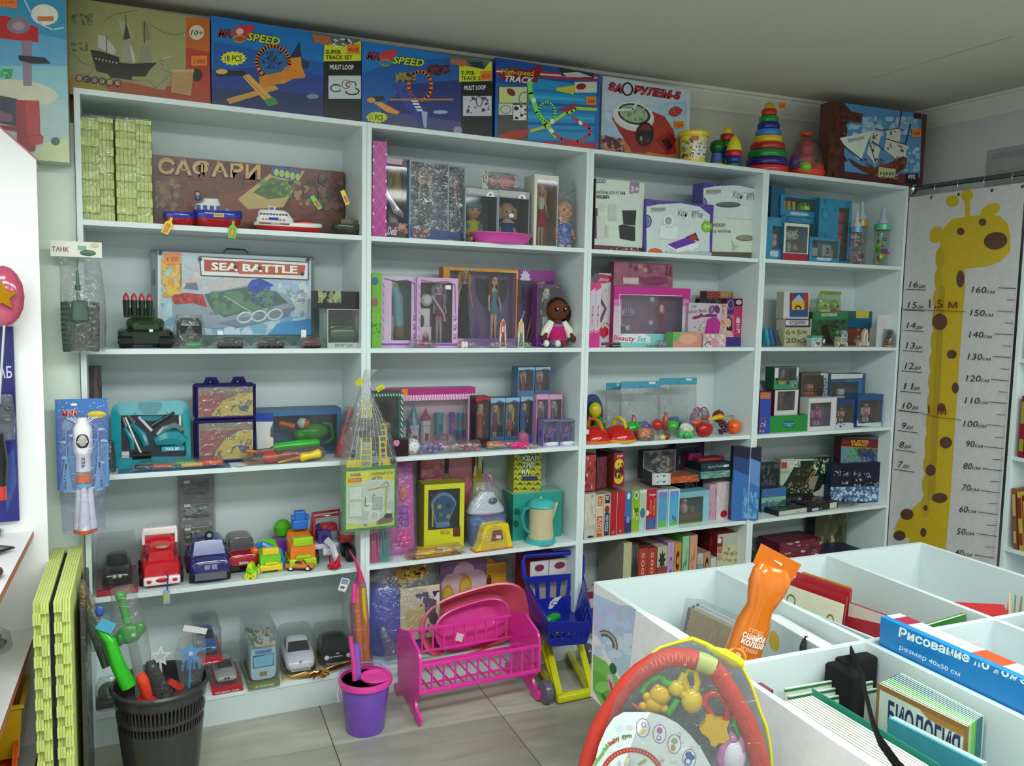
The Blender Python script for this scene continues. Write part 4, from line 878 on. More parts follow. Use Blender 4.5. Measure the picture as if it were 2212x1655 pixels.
g.tu([gx(1900,430)[0:1]+(.05,)+gx(1900,430)[2:],gx(1960,430)[0:1]+(.05,)+gx(1960,440)[2:],gx(1975,520)[0:1]+(.05,)+gx(1975,540)[2:],gx(1920,560)[0:1]+(.05,)+gx(1920,580)[2:]],14*s,n=10);oj(g,'catcher_gun','green dinosaur shaped gun',pa=o)
g=G(7177,'gl');a=gx(1748,418);g.ba((a[0],.03,a[2]),40*s);g.ba((a[0]+16*s,.027,a[2]-4*s),36*s,6983);oj(g,'ball',pa=o)
g=G(6962);g.tu([(gx(1585,410)[0],.03,gx(1585,410)[2]),(gx(1690,440)[0],.03,gx(1690,440)[2])],[18*s,24*s],n=10);oj(g,'orange_barrel',pa=o)
P0=put(465,Z3,.008);P1=put(1245,Z3,.012);W=(P1-P0).length;M=TM(P0.x,.006,Z3,-1);r_=T('screwdriver_blister','flat blue blister card of toy screwdrivers lying on the shelf edge','toy tool set',M,TG)
OB(G(1329,'pr').box((0,0,0),(W,.085,.002),cols={'t':2171}),'card')
def sd(x0,x1,yy,r,c,nm='handle',rz=0):oj(G(c,'gl').tu([(x0*W,yy,r+.004),(x0*W+.006,yy,r+.004),((x0+x1)/2*W,yy,r+.004),(x1*W-.006,yy+rz,r+.004),(x1*W,yy+rz,r+.004)],[r*.6,r,r*.85,r,r*.6],n=10),nm,pa=r_)
sd(.14,.3,.03,.009,843,'black_handle');sd(.3,.47,.03,.008,6123,'orange_handle');sd(.5,.68,.06,.009,1885,'green_handle');sd(.55,.75,.025,.008,7063,'yellow_handle');sd(.75,.93,.03,.012,6923,'red_handle');sd(.66,.9,.065,.007,5724,'red_handle')
bag(r_,[(.1*W,.045,.004,.036,.004),(.2*W,.045,.014,.038,.014),(.9*W,.045,.016,.038,.016),(.96*W,.045,.004,.034,.004)],ax='x',k='fm',name='clear_blister',e=4)
P=put(1630,Z3,.03);s=wid(1360,1900,.03,Z3)/540;M=TM(P.x,.035,Z3,1);r_=T('bagged_tools','clear bag with a green saw, red mallet and yellow screwdriver','toy tool set',M,TG)
def tb(nm,pts,r,c):oj(G(c).tu([((x-1630)*s,yy,max((700-z_)*s,.006))for x,z_,yy in pts],[a*s for a in r],n=10),nm,pa=r_)
tb('green_drill',[(1550,600,.02),(1570,600,.02),(1700,590,.02),(1860,580,.02),(1875,578,.02)],[20,34,36,30,20],1864);tb('red_mallet',[(1475,655,-.005),(1490,655,-.005),(1555,660,-.005),(1565,660,-.005)],[30,40,38,28],6083);tb('mallet_handle',[(1560,650,0),(1700,640,0)],[14,12],6083);tb('orange_wrench',[(1360,605,.01),(1430,618,.01),(1550,615,.01)],[14,12,16],5764)
tb('screwdriver_tip',[(1565,685,-.03),(1710,660,-.03)],[7,9],6683);tb('yellow_screwdriver_handle',[(1710,660,-.03),(1725,658,-.03),(1780,650,-.03),(1850,638,-.03),(1862,636,-.03)],[20,34,26,34,22],7103)
bag(r_,[(-290*s,0,.01,.03,.008),(-240*s,0,.022,.04,.02),(0,0,.03,.042,.028),(230*s,0,.03,.04,.028),(275*s,0,.03,.03,.012)],ax='x',c=7535)
g=G(7157,'pr').box((-330*s,-.02,.002),(-268*s,.01,.0035));g.box((-345*s,-.04,.004),(-300*s,-.015,.0055));O('paper_tag')
P=put(2015,Z3,.05);H=hg(2050,318,.05,Z3);r_=T('bagged_toy_gun','red toy gun in a bag leaning at the right end of the tool shelf','toy gun',TM(P.x,.06,Z3,0,0,8),TG)
g=G(5684);g.tu([(0,0,.012),(0,0,H*.5),(.012,0,H*.95)],[.016,.014,.01],n=10);g.box((-.02,-.012,.01),(.012,.012,H*.35));O('gun');bag(r_,[(0,0,0,.026,.03),(H*.6,.004,0,.024,.024),(H,.01,0,.012,.008)],c=7536)
bx('toy_box','thin dark box leaning in the left corner behind the tool case',TB,Z3,250,365,35,.02,1684,y=.2,gr=TG,art=lambda A:(setattr(A,'uv',True),A.n(0,0,100,100,[2505,3347],30,18,2),A.r(0,0,10,100,842),A))
P=put(425,Z3,.04);r_=T('bagged_ball','red ball in a dark bag, half hidden behind the hung rocket card','ball',TM(P.x-.008,.06,Z3),TG);OB(G(5684).ba((0,0,.06),(.016,.02,.032)),'ball');bag(r_,[(0,0,0,.02,.03),(.04,0,0,.02,.03),(.1,0,0,.014,.01)],c=4233)
# rocket card hanging on the left edge
y=-.045;P=put(225,Z3,y);s=wid(45,405,y,Z3)/360
zt=hg(225,262,y,Z3)+Z3;M=TM(P.x,y,zt);r_=T('rocket_blister','blue hanging card with a white space rocket marked МИР','toy rocket',M,'toys hung on the bookcase edges')
def rx(x,yy):return((x-225)*s,-(yy-262)*s)
g=G(1794,'pr');g.box((-180*s,0,-700*s),(182*s,.0015,0));A=Art(g,M@Matrix.Translation((-180*s,0,-700*s)),'f',362*s,700*s);A.g=G(k='pr')
A.p(J(4,26,41,26,40,60,6,60),2194).p(J(6,56,40,56,40,96,8,96),3055)
rn=random.Random(5)
for i in rg(60):A.e(rn.uniform(55,400),rn.uniform(270,600),4,4,6337,n=6)
A.t('МИР',78,378,188,378,38,5664,5,7578,0,5).e(318,370,66,26,7103).e(113,448,38,34,4275)
for x,yy in((150,515),(85,560),(350,470),(365,550),(95,670),(350,700),(160,300)):A.e(x,yy,24,10,7178)
o=OB(g,'card')
if A.g.v:g2=A.g;g2.v=[tuple(Ve(v)+Ve((-180*s,0,-700*s)))for v in g2.v];OB(g2,'printed_picture')
g=G(3876,'pl')
for sg in(-1,1):
 for x0,x1,y0,y1 in((95,100,720,960),(60,75,760,960)):
  g.lf([(-(y0-262)*s,sg*(225-110)*s*1,-.006,12*s,.003),(-(y1-262)*s,sg*(225-130 if x0>80 else 150)*s,-.006,(22 if x0>80 else 18)*s,.003)],'z',8,5)
 g.box((sg*110*s-4*s,-.008,-(720-262)*s),(sg*110*s+4*s,-.004,-(480-262)*s))
g.lf([(-(960-262)*s,0,-.006,150*s,.003),(-(985-262)*s,0,-.006,150*s,.003)],'z',8,5)
for i in rg(8):
 for sg in(-1,1):g.ba((sg*(118+i*2)*s,-.0095,-(740-262+i*28)*s),(5*s,.002,5*s),1328,n=6,m=4)
O('launch_gantry','light blue launch gantry parts')
g=G(7578,'gl');cy_=-.03
g.lt([(1e-4,-(395-262)*s),(30*s,-(400-262)*s),(44*s,-(430-262)*s),(66*s,-(475-262)*s),(68*s,-(660-262)*s),(58*s,-(682-262)*s),(52*s,-(695-262)*s),(54*s,-(812-262)*s)],(5*s,cy_,0),n=24)
for i in rg(-4,5):g.tu([(5*s+i*9*s,cy_-.004,-(440-262)*s),(5*s+i*26*s,cy_-.006+.002*abs(i),-(395-262)*s)],.0015,n=5)
g.lt([(50*s,-(812-262)*s),(50*s,-(826-262)*s)],(5*s,cy_,0),c=4652,n=24);O('rocket_body','white rocket body')
g=G(1685,'pr');g.ba((5*s,cy_-60*s,-(573-262)*s),(44*s,.006,62*s));g.ba((5*s,cy_-62*s,-(570-262)*s),(36*s,.007,50*s),5472);g.box((-30*s,cy_-68*s-.002,-(582-262)*s),(40*s,cy_-60*s,-(568-262)*s),7157);O('porthole')
g=G(k='pr')
for i,ch in en('МИР'):vs,fs=tmesh(ch,4);g.add([(-6*s+u*24*s,cy_-56*s-.001,-(720+i*30-262)*s+v*24*s)for u,v in vs],fs,2505)
O('lettering')
g=G(6962);g.lt([(54*s,-(828-262)*s),(56*s,-(900-262)*s)],(5*s,cy_,0),n=24);g.lt([(56*s,-(905-262)*s),(58*s,-(935-262)*s)],(5*s,cy_,0),n=24,c=3476);O('orange_band','orange band under the rocket body')
view(180,1010,3.568);s2=s*3.206/3.568
for dx,dz,dy in((-40,0,0),(0,6,-.016),(48,0,0),(4,-4,.014)):
 g=G(7157,'gl');z0=-(962-262)*s;g.lt([(10*s,z0+60*s),(24*s,z0),(36*s,z0-150*s),(50*s,z0-300*s)],(5*s+dx*s*.8,cy_+dy,0),n=14);g.lt([(50*s,z0-300*s),(50*s,z0-330*s),(30*s,z0-340*s)],(5*s+dx*s*.8,cy_+dy,0),n=14,c=6523);O('booster')
bag(r_,[(-(1290-262)*s,0,cy_,150*s,.035),(-(900-262)*s,0,cy_,165*s,.034),(-(420-262)*s,0,-.02,172*s,.024),(-(385-262)*s,0,-.004,170*s,.004)],c=7579)
# UNIT 1, SHELF 4 : cars and trucks
view(180,1010,3.568)
CG='toy vehicles on the fourth shelf'
P0=put(92,Z4,.01);W=wid(92,410,.02,Z4);H=hg(130,640,.02,Z4);M=TM(P0.x+.004,.008,Z4);r_=T('toy_car_box','black toy car in a clear box with a dark red base, leftmost on its shelf','toy car',M,CG)
g=G(3643,'pr');g.box((0,0,0),(W,.24,.022));g.box((0,-.0008,.003),(W,0,.019),4885);O('box_base')
v=car('car',None,0,0,0,W*.72,.2,H*.52,821,pa=r_,li=.022,front_=lambda g,h,L,H:(g.ba((-h*.18,-L*.49,H*.42),(h*.16,.006,H*.09),6315),g.ba((h*.18,-L*.49,H*.42),(h*.16,.006,H*.09),6315)));v.matrix_local=TM(W*.5,.12,.022)
g=G(7578,'cl');g.box((.002,.002,.02),(W-.002,.236,H));O('clear_cover')
def rtruck(r_,W,H):
 g=G(6043,'gl');h=W/2
 g.lf([(-.1,0,.05,h*.8,.032),(-.09,0,.05,h*.9,.038),(0,0,.05,h*.92,.04),(.1,0,.05,h*.92,.04)],'y',18,4)
 g.lf([(-.085,0,.09,h*.6,.03),(-.03,0,.095,h*.74,.04),(0,0,.1,h*.76,.045)],'y',18,3.6)
 g.lf([(0,0,H*.5,h*.8,H*.3),(.09,0,H*.48,h*.8,H*.3)],'y',18,5);oj(g,'cab',pa=r_)
 g=G(4842,'gl');g.pm([(-h*.58,H*.5),(h*.58,H*.5),(h*.55,H*.72),(-h*.55,H*.72)],-.006,-.001,'y');oj(g,'windscreen_frame',pa=r_)
 g=G(7557,'gl');g.rb((-h*.86,-.118,.012),(h*.86,-.098,.04),.006);oj(g,'bumper','white smiling bumper',pa=r_)
 g=G(6043);g.ba((-h*.6,-.119,.028),(.008,.003,.006),n=10,m=6);g.ba((h*.6,-.119,.028),(.008,.003,.006),n=10,m=6);g.ba((0,-.118,.03),(h*.3,.004,.008));oj(g,'bumper_face',pa=r_)
 g=G(7557,'gl');g.rb((-h*.84,-.005,H-.035),(h*.84,.02,H-.008),.006);g.box((-h*.84,-.004,H*.66),(-h*.72,.01,H-.02));g.box((h*.72,-.004,H*.66),(h*.84,.01,H-.02));g.tu([(-h*.6,.005,H-.01),(-h*.5,.005,H+.006),(h*.5,.005,H+.006),(h*.6,.005,H-.01)],.0016,5473,n=5);oj(g,'roof_frame',pa=r_)
 g=G(5828,'pr');g.ba((h*.05,-.062,.128),(.022,.02,.004));oj(g,'bonnet_sticker',pa=r_)
 for s in(-1,1):
  for yy in(-.06,.06):wh(r_,s*h*.86,yy,.027,.027,.022,822,4842)
P=put(597,Z4,.12);W=wid(435,760,.1,Z4);H=hg(590,450,.12,Z4);r_=T('toy_truck','large red toy truck with a white roof frame and smiling bumper','toy truck',TM(P.x,.135,Z4),CG);rtruck(r_,W,H)
g=G(1332,'gl');g.tu([(.012,-.108,.048),(.018,-.124,.044),(.014,-.134,-.002)],[.003,.008,.007],n=6,flat=.3);g.box((.002,-.139,-.046),(.022,-.137,0),4675,'pr');g.box((.004,-.1394,-.04),(.014,-.139,-.01),6284,'pr');O('foil_hang_tag')
P0=put(757,Z4,.2);W=wid(757,1020,.22,Z4);H=hg(760,55,.2,Z4);M=TM(P0.x,.21,Z4,0,-6);r_=T('vehicle_blister','tall grey blister strip of four small camouflage tanks at the shelf back','toy tank',M,CG)
H=min(H,.375);OB(G(3389,'pr').box((0,.02,0),(W,.022,H),3789),'card')
for i,pal in en(([1683,3787,1262],[4231,5473,2947],[6286,1262,5865],[2524,1282,3807])):
 z=H*(.86-i*.245);g=blob_toy(G(),pal,W*.5,.01,z-.025,W*.75,.012,.036,16,i+2,.011);g.box((W*.15,.004,z-.02),(W*.85,.016,z),pal[0]);O('small_tank')
 g=G(7178,'cl');g.rb((W*.1,0,z-.028),(W*.92,.02,z+.02),.006,n=1);O('clear_blister')
 g=G(442,'pr').box((W*.16,.018,z-.036),(W*.88,.0199,z-.031));g.box((W*.12,-.0006,z+.008),(W*.3,-.0002,z+.018),7157);O('strip_label')
bag(r_,[(0,W/2,.01,W/2+.004,.016),(H-.004,W/2,.01,W/2+.004,.016)],e=7)
car('toy_pickup','purple toy pickup with a spare wheel and grey bumper',962,Z4,.105,wid(805,1120,.1,Z4),.2,hg(940,545,.1,Z4),1268,kind='suv',glass=4213,gr=CG,wr=.026,front_=lambda g,h,L,H:(g.box((-h*.75,-L*.51,H*.12),(h*.75,-L*.45,H*.3),2948),g.box((-h*.3,-L*.505,H*.38),(-h*.04,-L*.49,H*.5),4213),g.box((h*.04,-L*.505,H*.38),(h*.3,-L*.49,H*.5),4213)))
r_=[o for o in COL.objects if o.name.startswith('toy_pickup')][0];hh=hg(940,545,.1,Z4);o=wh(r_,0,.02,hh*1.06,.014,.012,nm='spare_wheel');o.matrix_local=TM(.005,0,hh+.009,90,0)
car('toy_car','dark red toy off-road car with a grey roof',1213,Z4,.16,wid(1100,1335,.13,Z4),.17,hg(1200,530,.15,Z4),4843,kind='suv',roof=2926,glass=1664,gr=CG,wr=.024,front_=lambda g,h,L,H:g.box((-h*.3,-L*.505,H*.3),(h*.3,-L*.49,H*.38),5873))
car('toy_car','small lime green toy car with yellow wheels at the shelf edge',1300,Z4,.028,.052,.036,hg(1290,725,.03,Z4),3502,kind='beetle',wc=7143,hub=6303,roof=6743,glass=6343,rz=68,gr=CG,wr=.011)
car('toy_car','orange metal toy off-road car with silver wheels, near the shelf edge',1672,Z4,.05,.046,.1,hg(1680,700,.05,Z4),6183,kind='suv',rz=68,gr=CG,wr=.0115,hub=6736)
def crane_t(name,lb,px,y,W,H,cab,low,arm,extra=None,gr=CG):
 P=put(px,Z4,y);r_=T(name,lb,'toy truck',TM(P.x,y,Z4),gr);h=W/2
 g=G(cab,'gl');g.lf([(-.055,0,H*.4,h*.86,H*.3),(-.045,0,H*.42,h*.92,H*.34),(.03,0,H*.52,h*.86,H*.42)],'y',18,4.5);oj(g,'cab',pa=r_)
 g=G(low,'gl');g.rb((-h*.95,-.062,H*.1),(h*.95,.06,H*.3),.006);g.rb((-h*.7,-.06,H*.62),(h*.7,-.03,H*.84),.004);g.box((-h*.5,-.064,H*.32),(h*.5,-.058,H*.4));oj(g,'chassis',pa=r_)
 for s in(-1,1):
  for yy in(-.035,.035):wh(r_,s*h*.85,yy,.016,.016,.016,low,arm)
 return r_
r_=crane_t('toy_crane_truck','small lime and yellow toy crane truck with a blue arm',1425,.1,wid(1350,1530,.07,Z4),hg(1430,565,.08,Z4),3502,7103,1775)
g=G(1795);g.tu([(-.04,0,.09),(-.02,-.02,.098),(.035,-.03,.072),(.05,-.03,.02)],[.011,.012,.012,.007],n=8);g.ba((-.045,0,.072),.018,6943);g.tu([(-.055,-.01,.04),(-.05,-.03,.005)],.006,n=6);O('crane_arm')
r_=crane_t('toy_crane_truck','orange toy truck with a lime window and a raised blue crane',1670,.1,wid(1565,1785,.06,Z4),hg(1660,480,.07,Z4),6982,5102,4492)
g=G(1375);H=hg(1660,480,.07,Z4);g.rb((-.028,-.01,H*.95),(.028,.03,H+.03),.006);g.rb((-.02,-.012,H+.028),(.02,.02,H+.062),.004);g.rb((-.03,-.014,H+.03),(-.02,.02,H+.045),.002);g.rb((.02,-.014,H+.03),(.034,.02,H+.045),.002);O('crane_arm')
P=put(1565,Z4,.17);r_=T('toy_mixer_truck','green toy mixer truck barrel behind the orange truck','toy truck',TM(P.x-.01,.19,Z4),CG);g=G(2663);g.lt(Q(.012,-.02,.03,-.01,.034,.02,.02,.04,.01,.045),(0,0,.11),n=16);O('barrel');g=G(3692);g.box((-.03,-.03,.02),(.03,.05,.08));O('body');[wh(r_,s_*.03,yy,.016,.016,.012)for s_ in(-1,1)for yy in(-.02,.04)]
P=put(1900,Z4,.08);r_=T('toy_excavator','red, purple and white toy excavator with its bucket lowered at the shelf edge','toy truck',TM(P.x,.1,Z4),CG)
g=G(4843,'gl');g.tu([(-.06,.02,.1),(-.055,.02,.185),(.045,.02,.19),(.05,.02,.1)],.006,n=8);g.tu([(-.06,-.02,.1),(-.055,-.02,.18),(.045,-.02,.185)],.005,n=8);g.rb((.035,-.03,.075),(.085,.03,.12),.006);g.rb((-.03,-.02,.12),(.03,.03,.15),.01);O('roll_cage')
g=G(1669,'gl');g.lf([(-.03,-.02,.1,.025,.03),(.03,-.02,.1,.03,.045)],'y',12,3);O('engine');g=G(6316,'gl');g.rb((-.065,-.035,.062),(.03,.04,.082),.006);g.rb((-.03,-.045,.04),(.01,-.02,.066),.004);O('chassis')
for x,yy in((-.055,-.01),(-.055,.05),(.075,-.02),(.075,.05)):wh(r_,x,yy,.03,.03,.024,422,1263)
g=G(6316,'gl');g.tu([(-.02,-.045,.1),(0,-.06,.08),(.014,-.085,.02)],[.014,.013,.011],n=6);O('digging_arm')
g=G(5643,'gl');g.lf([(-.018,-.095,.03,.012,.026),(0,-.1,.014,.018,.012),(.018,-.095,.03,.012,.026)],'x',12,3);g.rb((-.022,-.1,.004),(.024,-.07,.016),.004);O('digging_bucket')
# UNIT 1, BOTTOM SHELF
view(380,1290,4.533)
BG='toy cars in boxes on the bottom shelf'
def carbox(lb,pxl,pxr,y,z,pyt,body,base,D=.2,txt=None,kind='sedan',rz=0,hh=None):
 P0=put(pxl,z,y);W=wid(pxl,pxr,y,z);H=hh or hg(pxl,pyt,y,z);M=TM(P0.x,y,z,rz);r_=T('toy_car_box',lb,'toy car',M,BG)
 g=G(base,'pr');g.box((0,0,0),(W,D,.014))
 if txt:g.add([(0,0,.002),(W,0,.002),(W,-.022,-.000),(0,-.022,-0)],[(3,2,1,0)]);vs,fs=tmesh(txt,3);g.add([(W*.08+u*W*.8,-.019+v*.011+0,.0008+(v*.011)/.022*.002-.0004+.0008)for u,v in vs],fs,7536)
 oj(g,'box_base',pa=r_);v=car('car',None,0,0,0,W*.72,D*.9,H*.58,body,pa=r_,kind=kind,li=.014,front_=lambda g,h,L,H:(g.ba((-h*.14,-L*.495,H*.42),(h*.12,.005,H*.07),842),g.ba((h*.14,-L*.495,H*.42),(h*.12,.005,H*.07),842)));v.matrix_local=TM(W*.5,D*.5,.014)
 g=G(7578,'cl');g.box((.002,.002,.012),(W-.002,D-.004,H));oj(g,'clear_cover',pa=r_);return W,H
carbox('silver toy car in a clear box on a red WORLD CAR base',352,655,.02,Z0,600,5473,5264,txt='WORLD CAR',hh=.1)
carbox('blue toy car in a clear box stacked above the silver car',200,455,.05,Z0+.101,240,1352,5264,txt='CAR',hh=.11)
P0=put(712,Z0,-.012,None);W=wid(712,1020,-.012,Z0);H=.2;M=TM(P0.x,-.012,Z0,0);r_=T('toy_bus_box','tall clear box with a light blue printed toy bus, in the middle','toy bus',M,BG)
g=G(3385,'pr');g.box((0,0,0),(W,.22,.018));A=Art(g,M,'f',W,H);A.uv=True;A;vs,fs=tmesh('AUTOMOBILE',2);g.add([(W*.2+u*W*.6,-.0016,.004+v*.009)for u,v in vs],fs,6333);O('box_base')
g=G(5516,'gl');g.lf([(.02,W/2,.085,W*.4,.062),(.03,W/2,.085,W*.43,.066),(.2,W/2,.085,W*.43,.066)],'y',20,6);O('bus_body')
g=G(k='pr');A=Art(g,M,'f',W,H,off=.019);A.uv=True;A.r(16,43,84,66,1748).p(Q(18,46,82,44,80,64,20,65),3896).r(38,74,62,82,4205).r(24,35,76,41,1814);O('bus_front')
g=G(k='pr');A=Art(g,M,'t',W,.21,d=.1525);A.uv=True;A.n(10,5,90,100,[6714,3406],50,14,6);O('bus_roof_print')
for s_ in(.12,.88):
 for yy in(.05,.17):wh(r_,W*s_,yy,.036,.016,.012)
g=G(7578,'cl');g.box((.001,.002,.016),(W-.001,.216,H-.01));O('clear_cover')
def bigcar(lb,px,y,W,L,H,body,kind,glass,rz,cover,hd):
 r_=car('toy_car',lb,px,Z0,y,W,L,H,body,kind=kind,glass=glass,rz=rz,gr=BG,wr=.022,li=.006,front_=hd)
 g=G(7578,'cl');g.lf([(-L*.55,0,H*.4,W*.5,H*.4),(-L*.3,0,H*.55,W*.56,H*.58),(L*.5,0,H*.62,W*.56,H*.62)],'y',16,5);oj(g,'clear_cover',pa=r_)
 g=G(6269,'pr');g.box((-W*.56,-L*.58,-.006),(W*.56,L*.52,.001));oj(g,'box_base',pa=r_)
bigcar('white rounded toy car in a clear box',1190,.125,wid(1040,1345,.1,Z0),.2,hg(1200,430,.1,Z0)*.97,6737,'beetle',863,-4,1,lambda g,h,L,H:(g.ba((0,-L*.49,H*.5),(h*.1,.006,H*.03),5473),g.box((-h*.6,-L*.5,H*.16),(h*.6,-L*.46,H*.26),6315)))
bigcar('black vintage toy car with round chrome lamps, rightmost on the bottom shelf',1545,.14,wid(1390,1700,.1,Z0),.19,hg(1560,430,.1,Z0)*1.05,441,'beetle',862,-4,1,lambda g,h,L,H:(g.box((-h*.7,-L*.51,H*.12),(h*.7,-L*.47,H*.2),4210),g.ba((0,-L*.47,H*.56),(h*.12,.006,H*.03),5473)))
g=G(6247,'metal');rn=random.Random(2)
for i in rg(10):
 a=i*.63;g.tu([(0,0,.012),(cos(a)*.022,-.006-abs(sin(a))*.01,.014+sin(a)*.012),(cos(a+.3)*.038,-.012,.012+sin(a+.3)*.018)],[.002,.006,.003],n=6,flat=.25)
g.tu([(0,0,.01),(-.05,.002,.012),(-.1,.006,.01)],[.004,.012,.003],n=6,flat=.3);g.tu([(0,0,.01),(.06,0,.022),(.12,0,.03)],[.004,.01,.008],n=6,flat=.3)
P=put(1395,Z0,.004);oj(g,'gold_ribbon','gold gift ribbon and bow tied before the two big toy cars','ribbon',TM(P.x,-.002,Z0+.004))
# UNIT 2, SHELF 1 : big dolls
view(760,80,3.448)
DG='dolls on the top shelf'
y=.03;P0=put(150,Z1,y);W=wid(150,258,y,Z1);H=hg(150,770,y,Z1)
def quilt(A):
 A.uv=True;A.fi(5250)
 for i in rg(9):A.l([(0,i*14-8),(100,i*14+12)],1.2,6133).l([(0,i*14+12),(100,i*14-8)],1.2,6133)
 for i in rg(8):A.e(6,i*14+6,7,1.6,7497,n=6).e(96,i*14-1,7,1.6,7517,n=6)
bx('doll_box','tall magenta quilted print box at the left end of the doll shelf','doll box',Z1,152,256,770,.2,4850,y=.02,art=quilt,sj=4048,gr=DG)
def purplebox(A):
 view(760,80,3.448);A.p(J(22,89,43,92,43,96,26,94),5853).e(400,942,28,34,2466).p(J(25,142,42,140,42,150,25,148),1664).t('Defa',262,1470,330,1475,60,7117,3,None,.2).p(J(33,135,37,131,42,134,42,147,35,144),5808).n(330,1300,425,1460,[4145,2883],20,24,3)
o,M,w_,h_=wbox('doll_box','maroon doll box with a gold haired doll, second from the left','doll box',Z1,238,432,895,.1,2845,y=.06,win=(.06,.1,.96,.8),nn=3646,art=purplebox,gr=DG)
d=dl(o,w_*.5,.05,.03,h_*.86,hair=5423,dress=6737,kind='gown',hl=1.6);oj(G(5023,'soft').ba((w_*.6,.04,h_*.66),(w_*.2,.02,h_*.2)),'gold_handbag',pa=o);oj(G(6316,'metal').tu([(w_*.1,.01,h_*.6),(w_*.5,.01,h_*.36),(w_*.8,.015,h_*.3)],[.008,.022,.014],n=10,flat=.5),'silver_scarf',pa=o)
for i,(a,b_,t_,yy,l,nh)in en(((425,720,912,.045,'large doll box with a blonde doll in a dark green floral gown',7111),(690,835,950,.09,'doll box half hidden behind the larger green gown box',6269))):
 def fz(A,i=i):
  view(760,80,3.448)
  if i==0:A.p(J(43,140,72,144,72,152,43,149),1309).p(J(45,143,50,140,56,140,59,145,57,150,46,149),2507).n(455,1400,585,1495,[5409,3325],18,24,3)
  else:A.p(J(69,143,84,144,84,153,69,150),1309)
 o,M,w_,h_=wbox('doll_box',l,'doll box',Z1,a,b_,t_,.07,4253,y=yy,win=(.03,.02,.97,.86),nn=2571,art=fz,gr=DG,sj=3412,film='fm')
 d=dl(o,w_*(.46 if i==0 else .4),.035,h_*.06,h_*.9,skin=7113,hair=nh,dress=924,kind='gown',hl=.5,hr=h_*.072)
 rn=random.Random(3+i);g=G(6273)
 for k in rg(26):a_=rn.uniform(-1.2,1.2);z=rn.uniform(.05,.55)*h_;r=h_*(.085-.03*z/h_)*.98;g.ba((sin(a_)*r,-cos(a_)*r*.82,z),.0022,rn.choice([6273,5492,6714]),n=6,m=4)
 g2=oj(g,'gown_flowers',pa=d);g2['kind']='stuff'
 oj(G(7158,'fm').ba((w_*.5,.03,h_*.9),(w_*.47,.03,h_*.12)),'blister_top',pa=o)
def dbox(a,b_,t_,l,nn=2548):
 def f(A):
  view(760,80,3.448);A.p(J(86,112,130,114,130,120,86,116),5473);x=1032 if a<1000 else 1268;A.e(x,1187+(x-1032)*.09,30,36,7157).e(x,1175+(x-1032)*.09,9,9,1705)
 return wbox('doll_box',l,'doll box',Z1,a,b_,t_,.09,4653,y=.07,win=(.03,.13,.97,.97),nn=nn,art=f,gr=DG)
o,M,w_,h_=dbox(838,1082,1120,'grey doll box with a baby doll in a yellow shirt and striped hat');baby('','',0,0,0,h_*.8,6649,6723,hat=2631,pa=o,x=w_*.38,yy=.045,zz=.006);gg=G(2631,'soft');[gg.ba((w_*.38+s_*h_*.13,.045,h_*.33),(.016,.016,.018))for s_ in(-1,1)];oj(gg,'sleeve',pa=o)
hb=h_
o,M,w_,h_=dbox(1085,1318,1138,'grey doll box with a curly blonde doll in a blue dress and white collar');baby('','',0,0,0,h_*.8,6671,952,hair=6249,pa=o,x=w_*.42,yy=.045,zz=.006,dress=True);oj(G(7157,'soft').lt([(.03,h_*.42),(.012,h_*.5)],(w_*.42,.035,0),n=12),'collar',pa=o);oj(G(7158).ba((w_*.42,0,h_*.55),(.012,.006,.01)),'pacifier',pa=o)
P=put(1095,Z1,.08);r_=T('bagged_baby_doll','pink baby doll in a clear bag lying on top of the two grey doll boxes','doll',TM(P.x,.105,Z1+hb+.036,0,90,0)@Matrix.Rotation(rd(-96),4,'Y')@Matrix.Rotation(rd(0),4,'Z'),DG)
baby('','',0,0,0,.125,6652,6652,hair=None,pa=r_,zz=-.04)
r_.matrix_world=Matrix.Translation((P.x+.025,.095,Z1+hb+.036))@Matrix(((0,0,-1,0),(0,1,0,0),(1,0,0,0),(0,0,0,1)))
bag(r_,[(-.06,0,0,.03,.026),(-.03,0,0,.036,.034),(.06,0,0,.036,.034),(.085,0,0,.034,.02)])
g=G(5071,'pr').box((-.036,-.034,.084),(.036,-.0325,.11));rn=random.Random(3)
for k in rg(40):x_=rn.uniform(-.034,.028);z_=rn.uniform(.085,.104);g.box((x_,-.0345,z_),(x_+rn.uniform(.002,.008),-.034,z_+rn.uniform(.001,.004)),rn.choice([1724,3386,6735,1283]))
O('header_card','patterned header card')
def bb(A):
 view(760,80,3.448)
 pass
o,M,w_,h_=wbox('doll_box','slim white box with a blonde doll in a red skirt','doll box',Z1,1350,1528,1020,.09,6735,y=.05,win=(.12,.07,.96,.98),nn=5408,art=bb,gr=DG,sj=6314)
dl(o,w_*.45,.035,.002,h_*.88,hair=6248,dress=5243,kind='skirt',top=7156,hl=.9)
baby('baby_doll','bald baby doll in a blue polka dot suit standing in a clear bag',1570,Z1,.07,hg(1570,1200,.07,Z1),6207,933,gr=DG,sit=False)
r_=[o for o in COL.objects if o.name.startswith('baby_doll')][0];H=hg(1570,1200,.07,Z1)
g=G(933,'soft');[g.tu([(s_*H*.075,0,0),(s_*H*.075,0,H*.28)],[H*.075,H*.085],n=10)for s_ in(-1,1)];O('trouser_legs')
g=G(7157,'soft');rn=random.Random(8)
for k in rg(60):a_=rn.uniform(-1.3,1.3);z=rn.uniform(.04,.5)*H;g.ba((sin(a_)*H*.165,-cos(a_)*H*.125,z),.002,n=6,m=4)
O('polka_dots')['kind']='stuff'
g=G(6715);[g.ba((s_*H*.08,-.012,.008),(.014,.02,.009),n=10,m=6)for s_ in(-1,1)];O('feet')
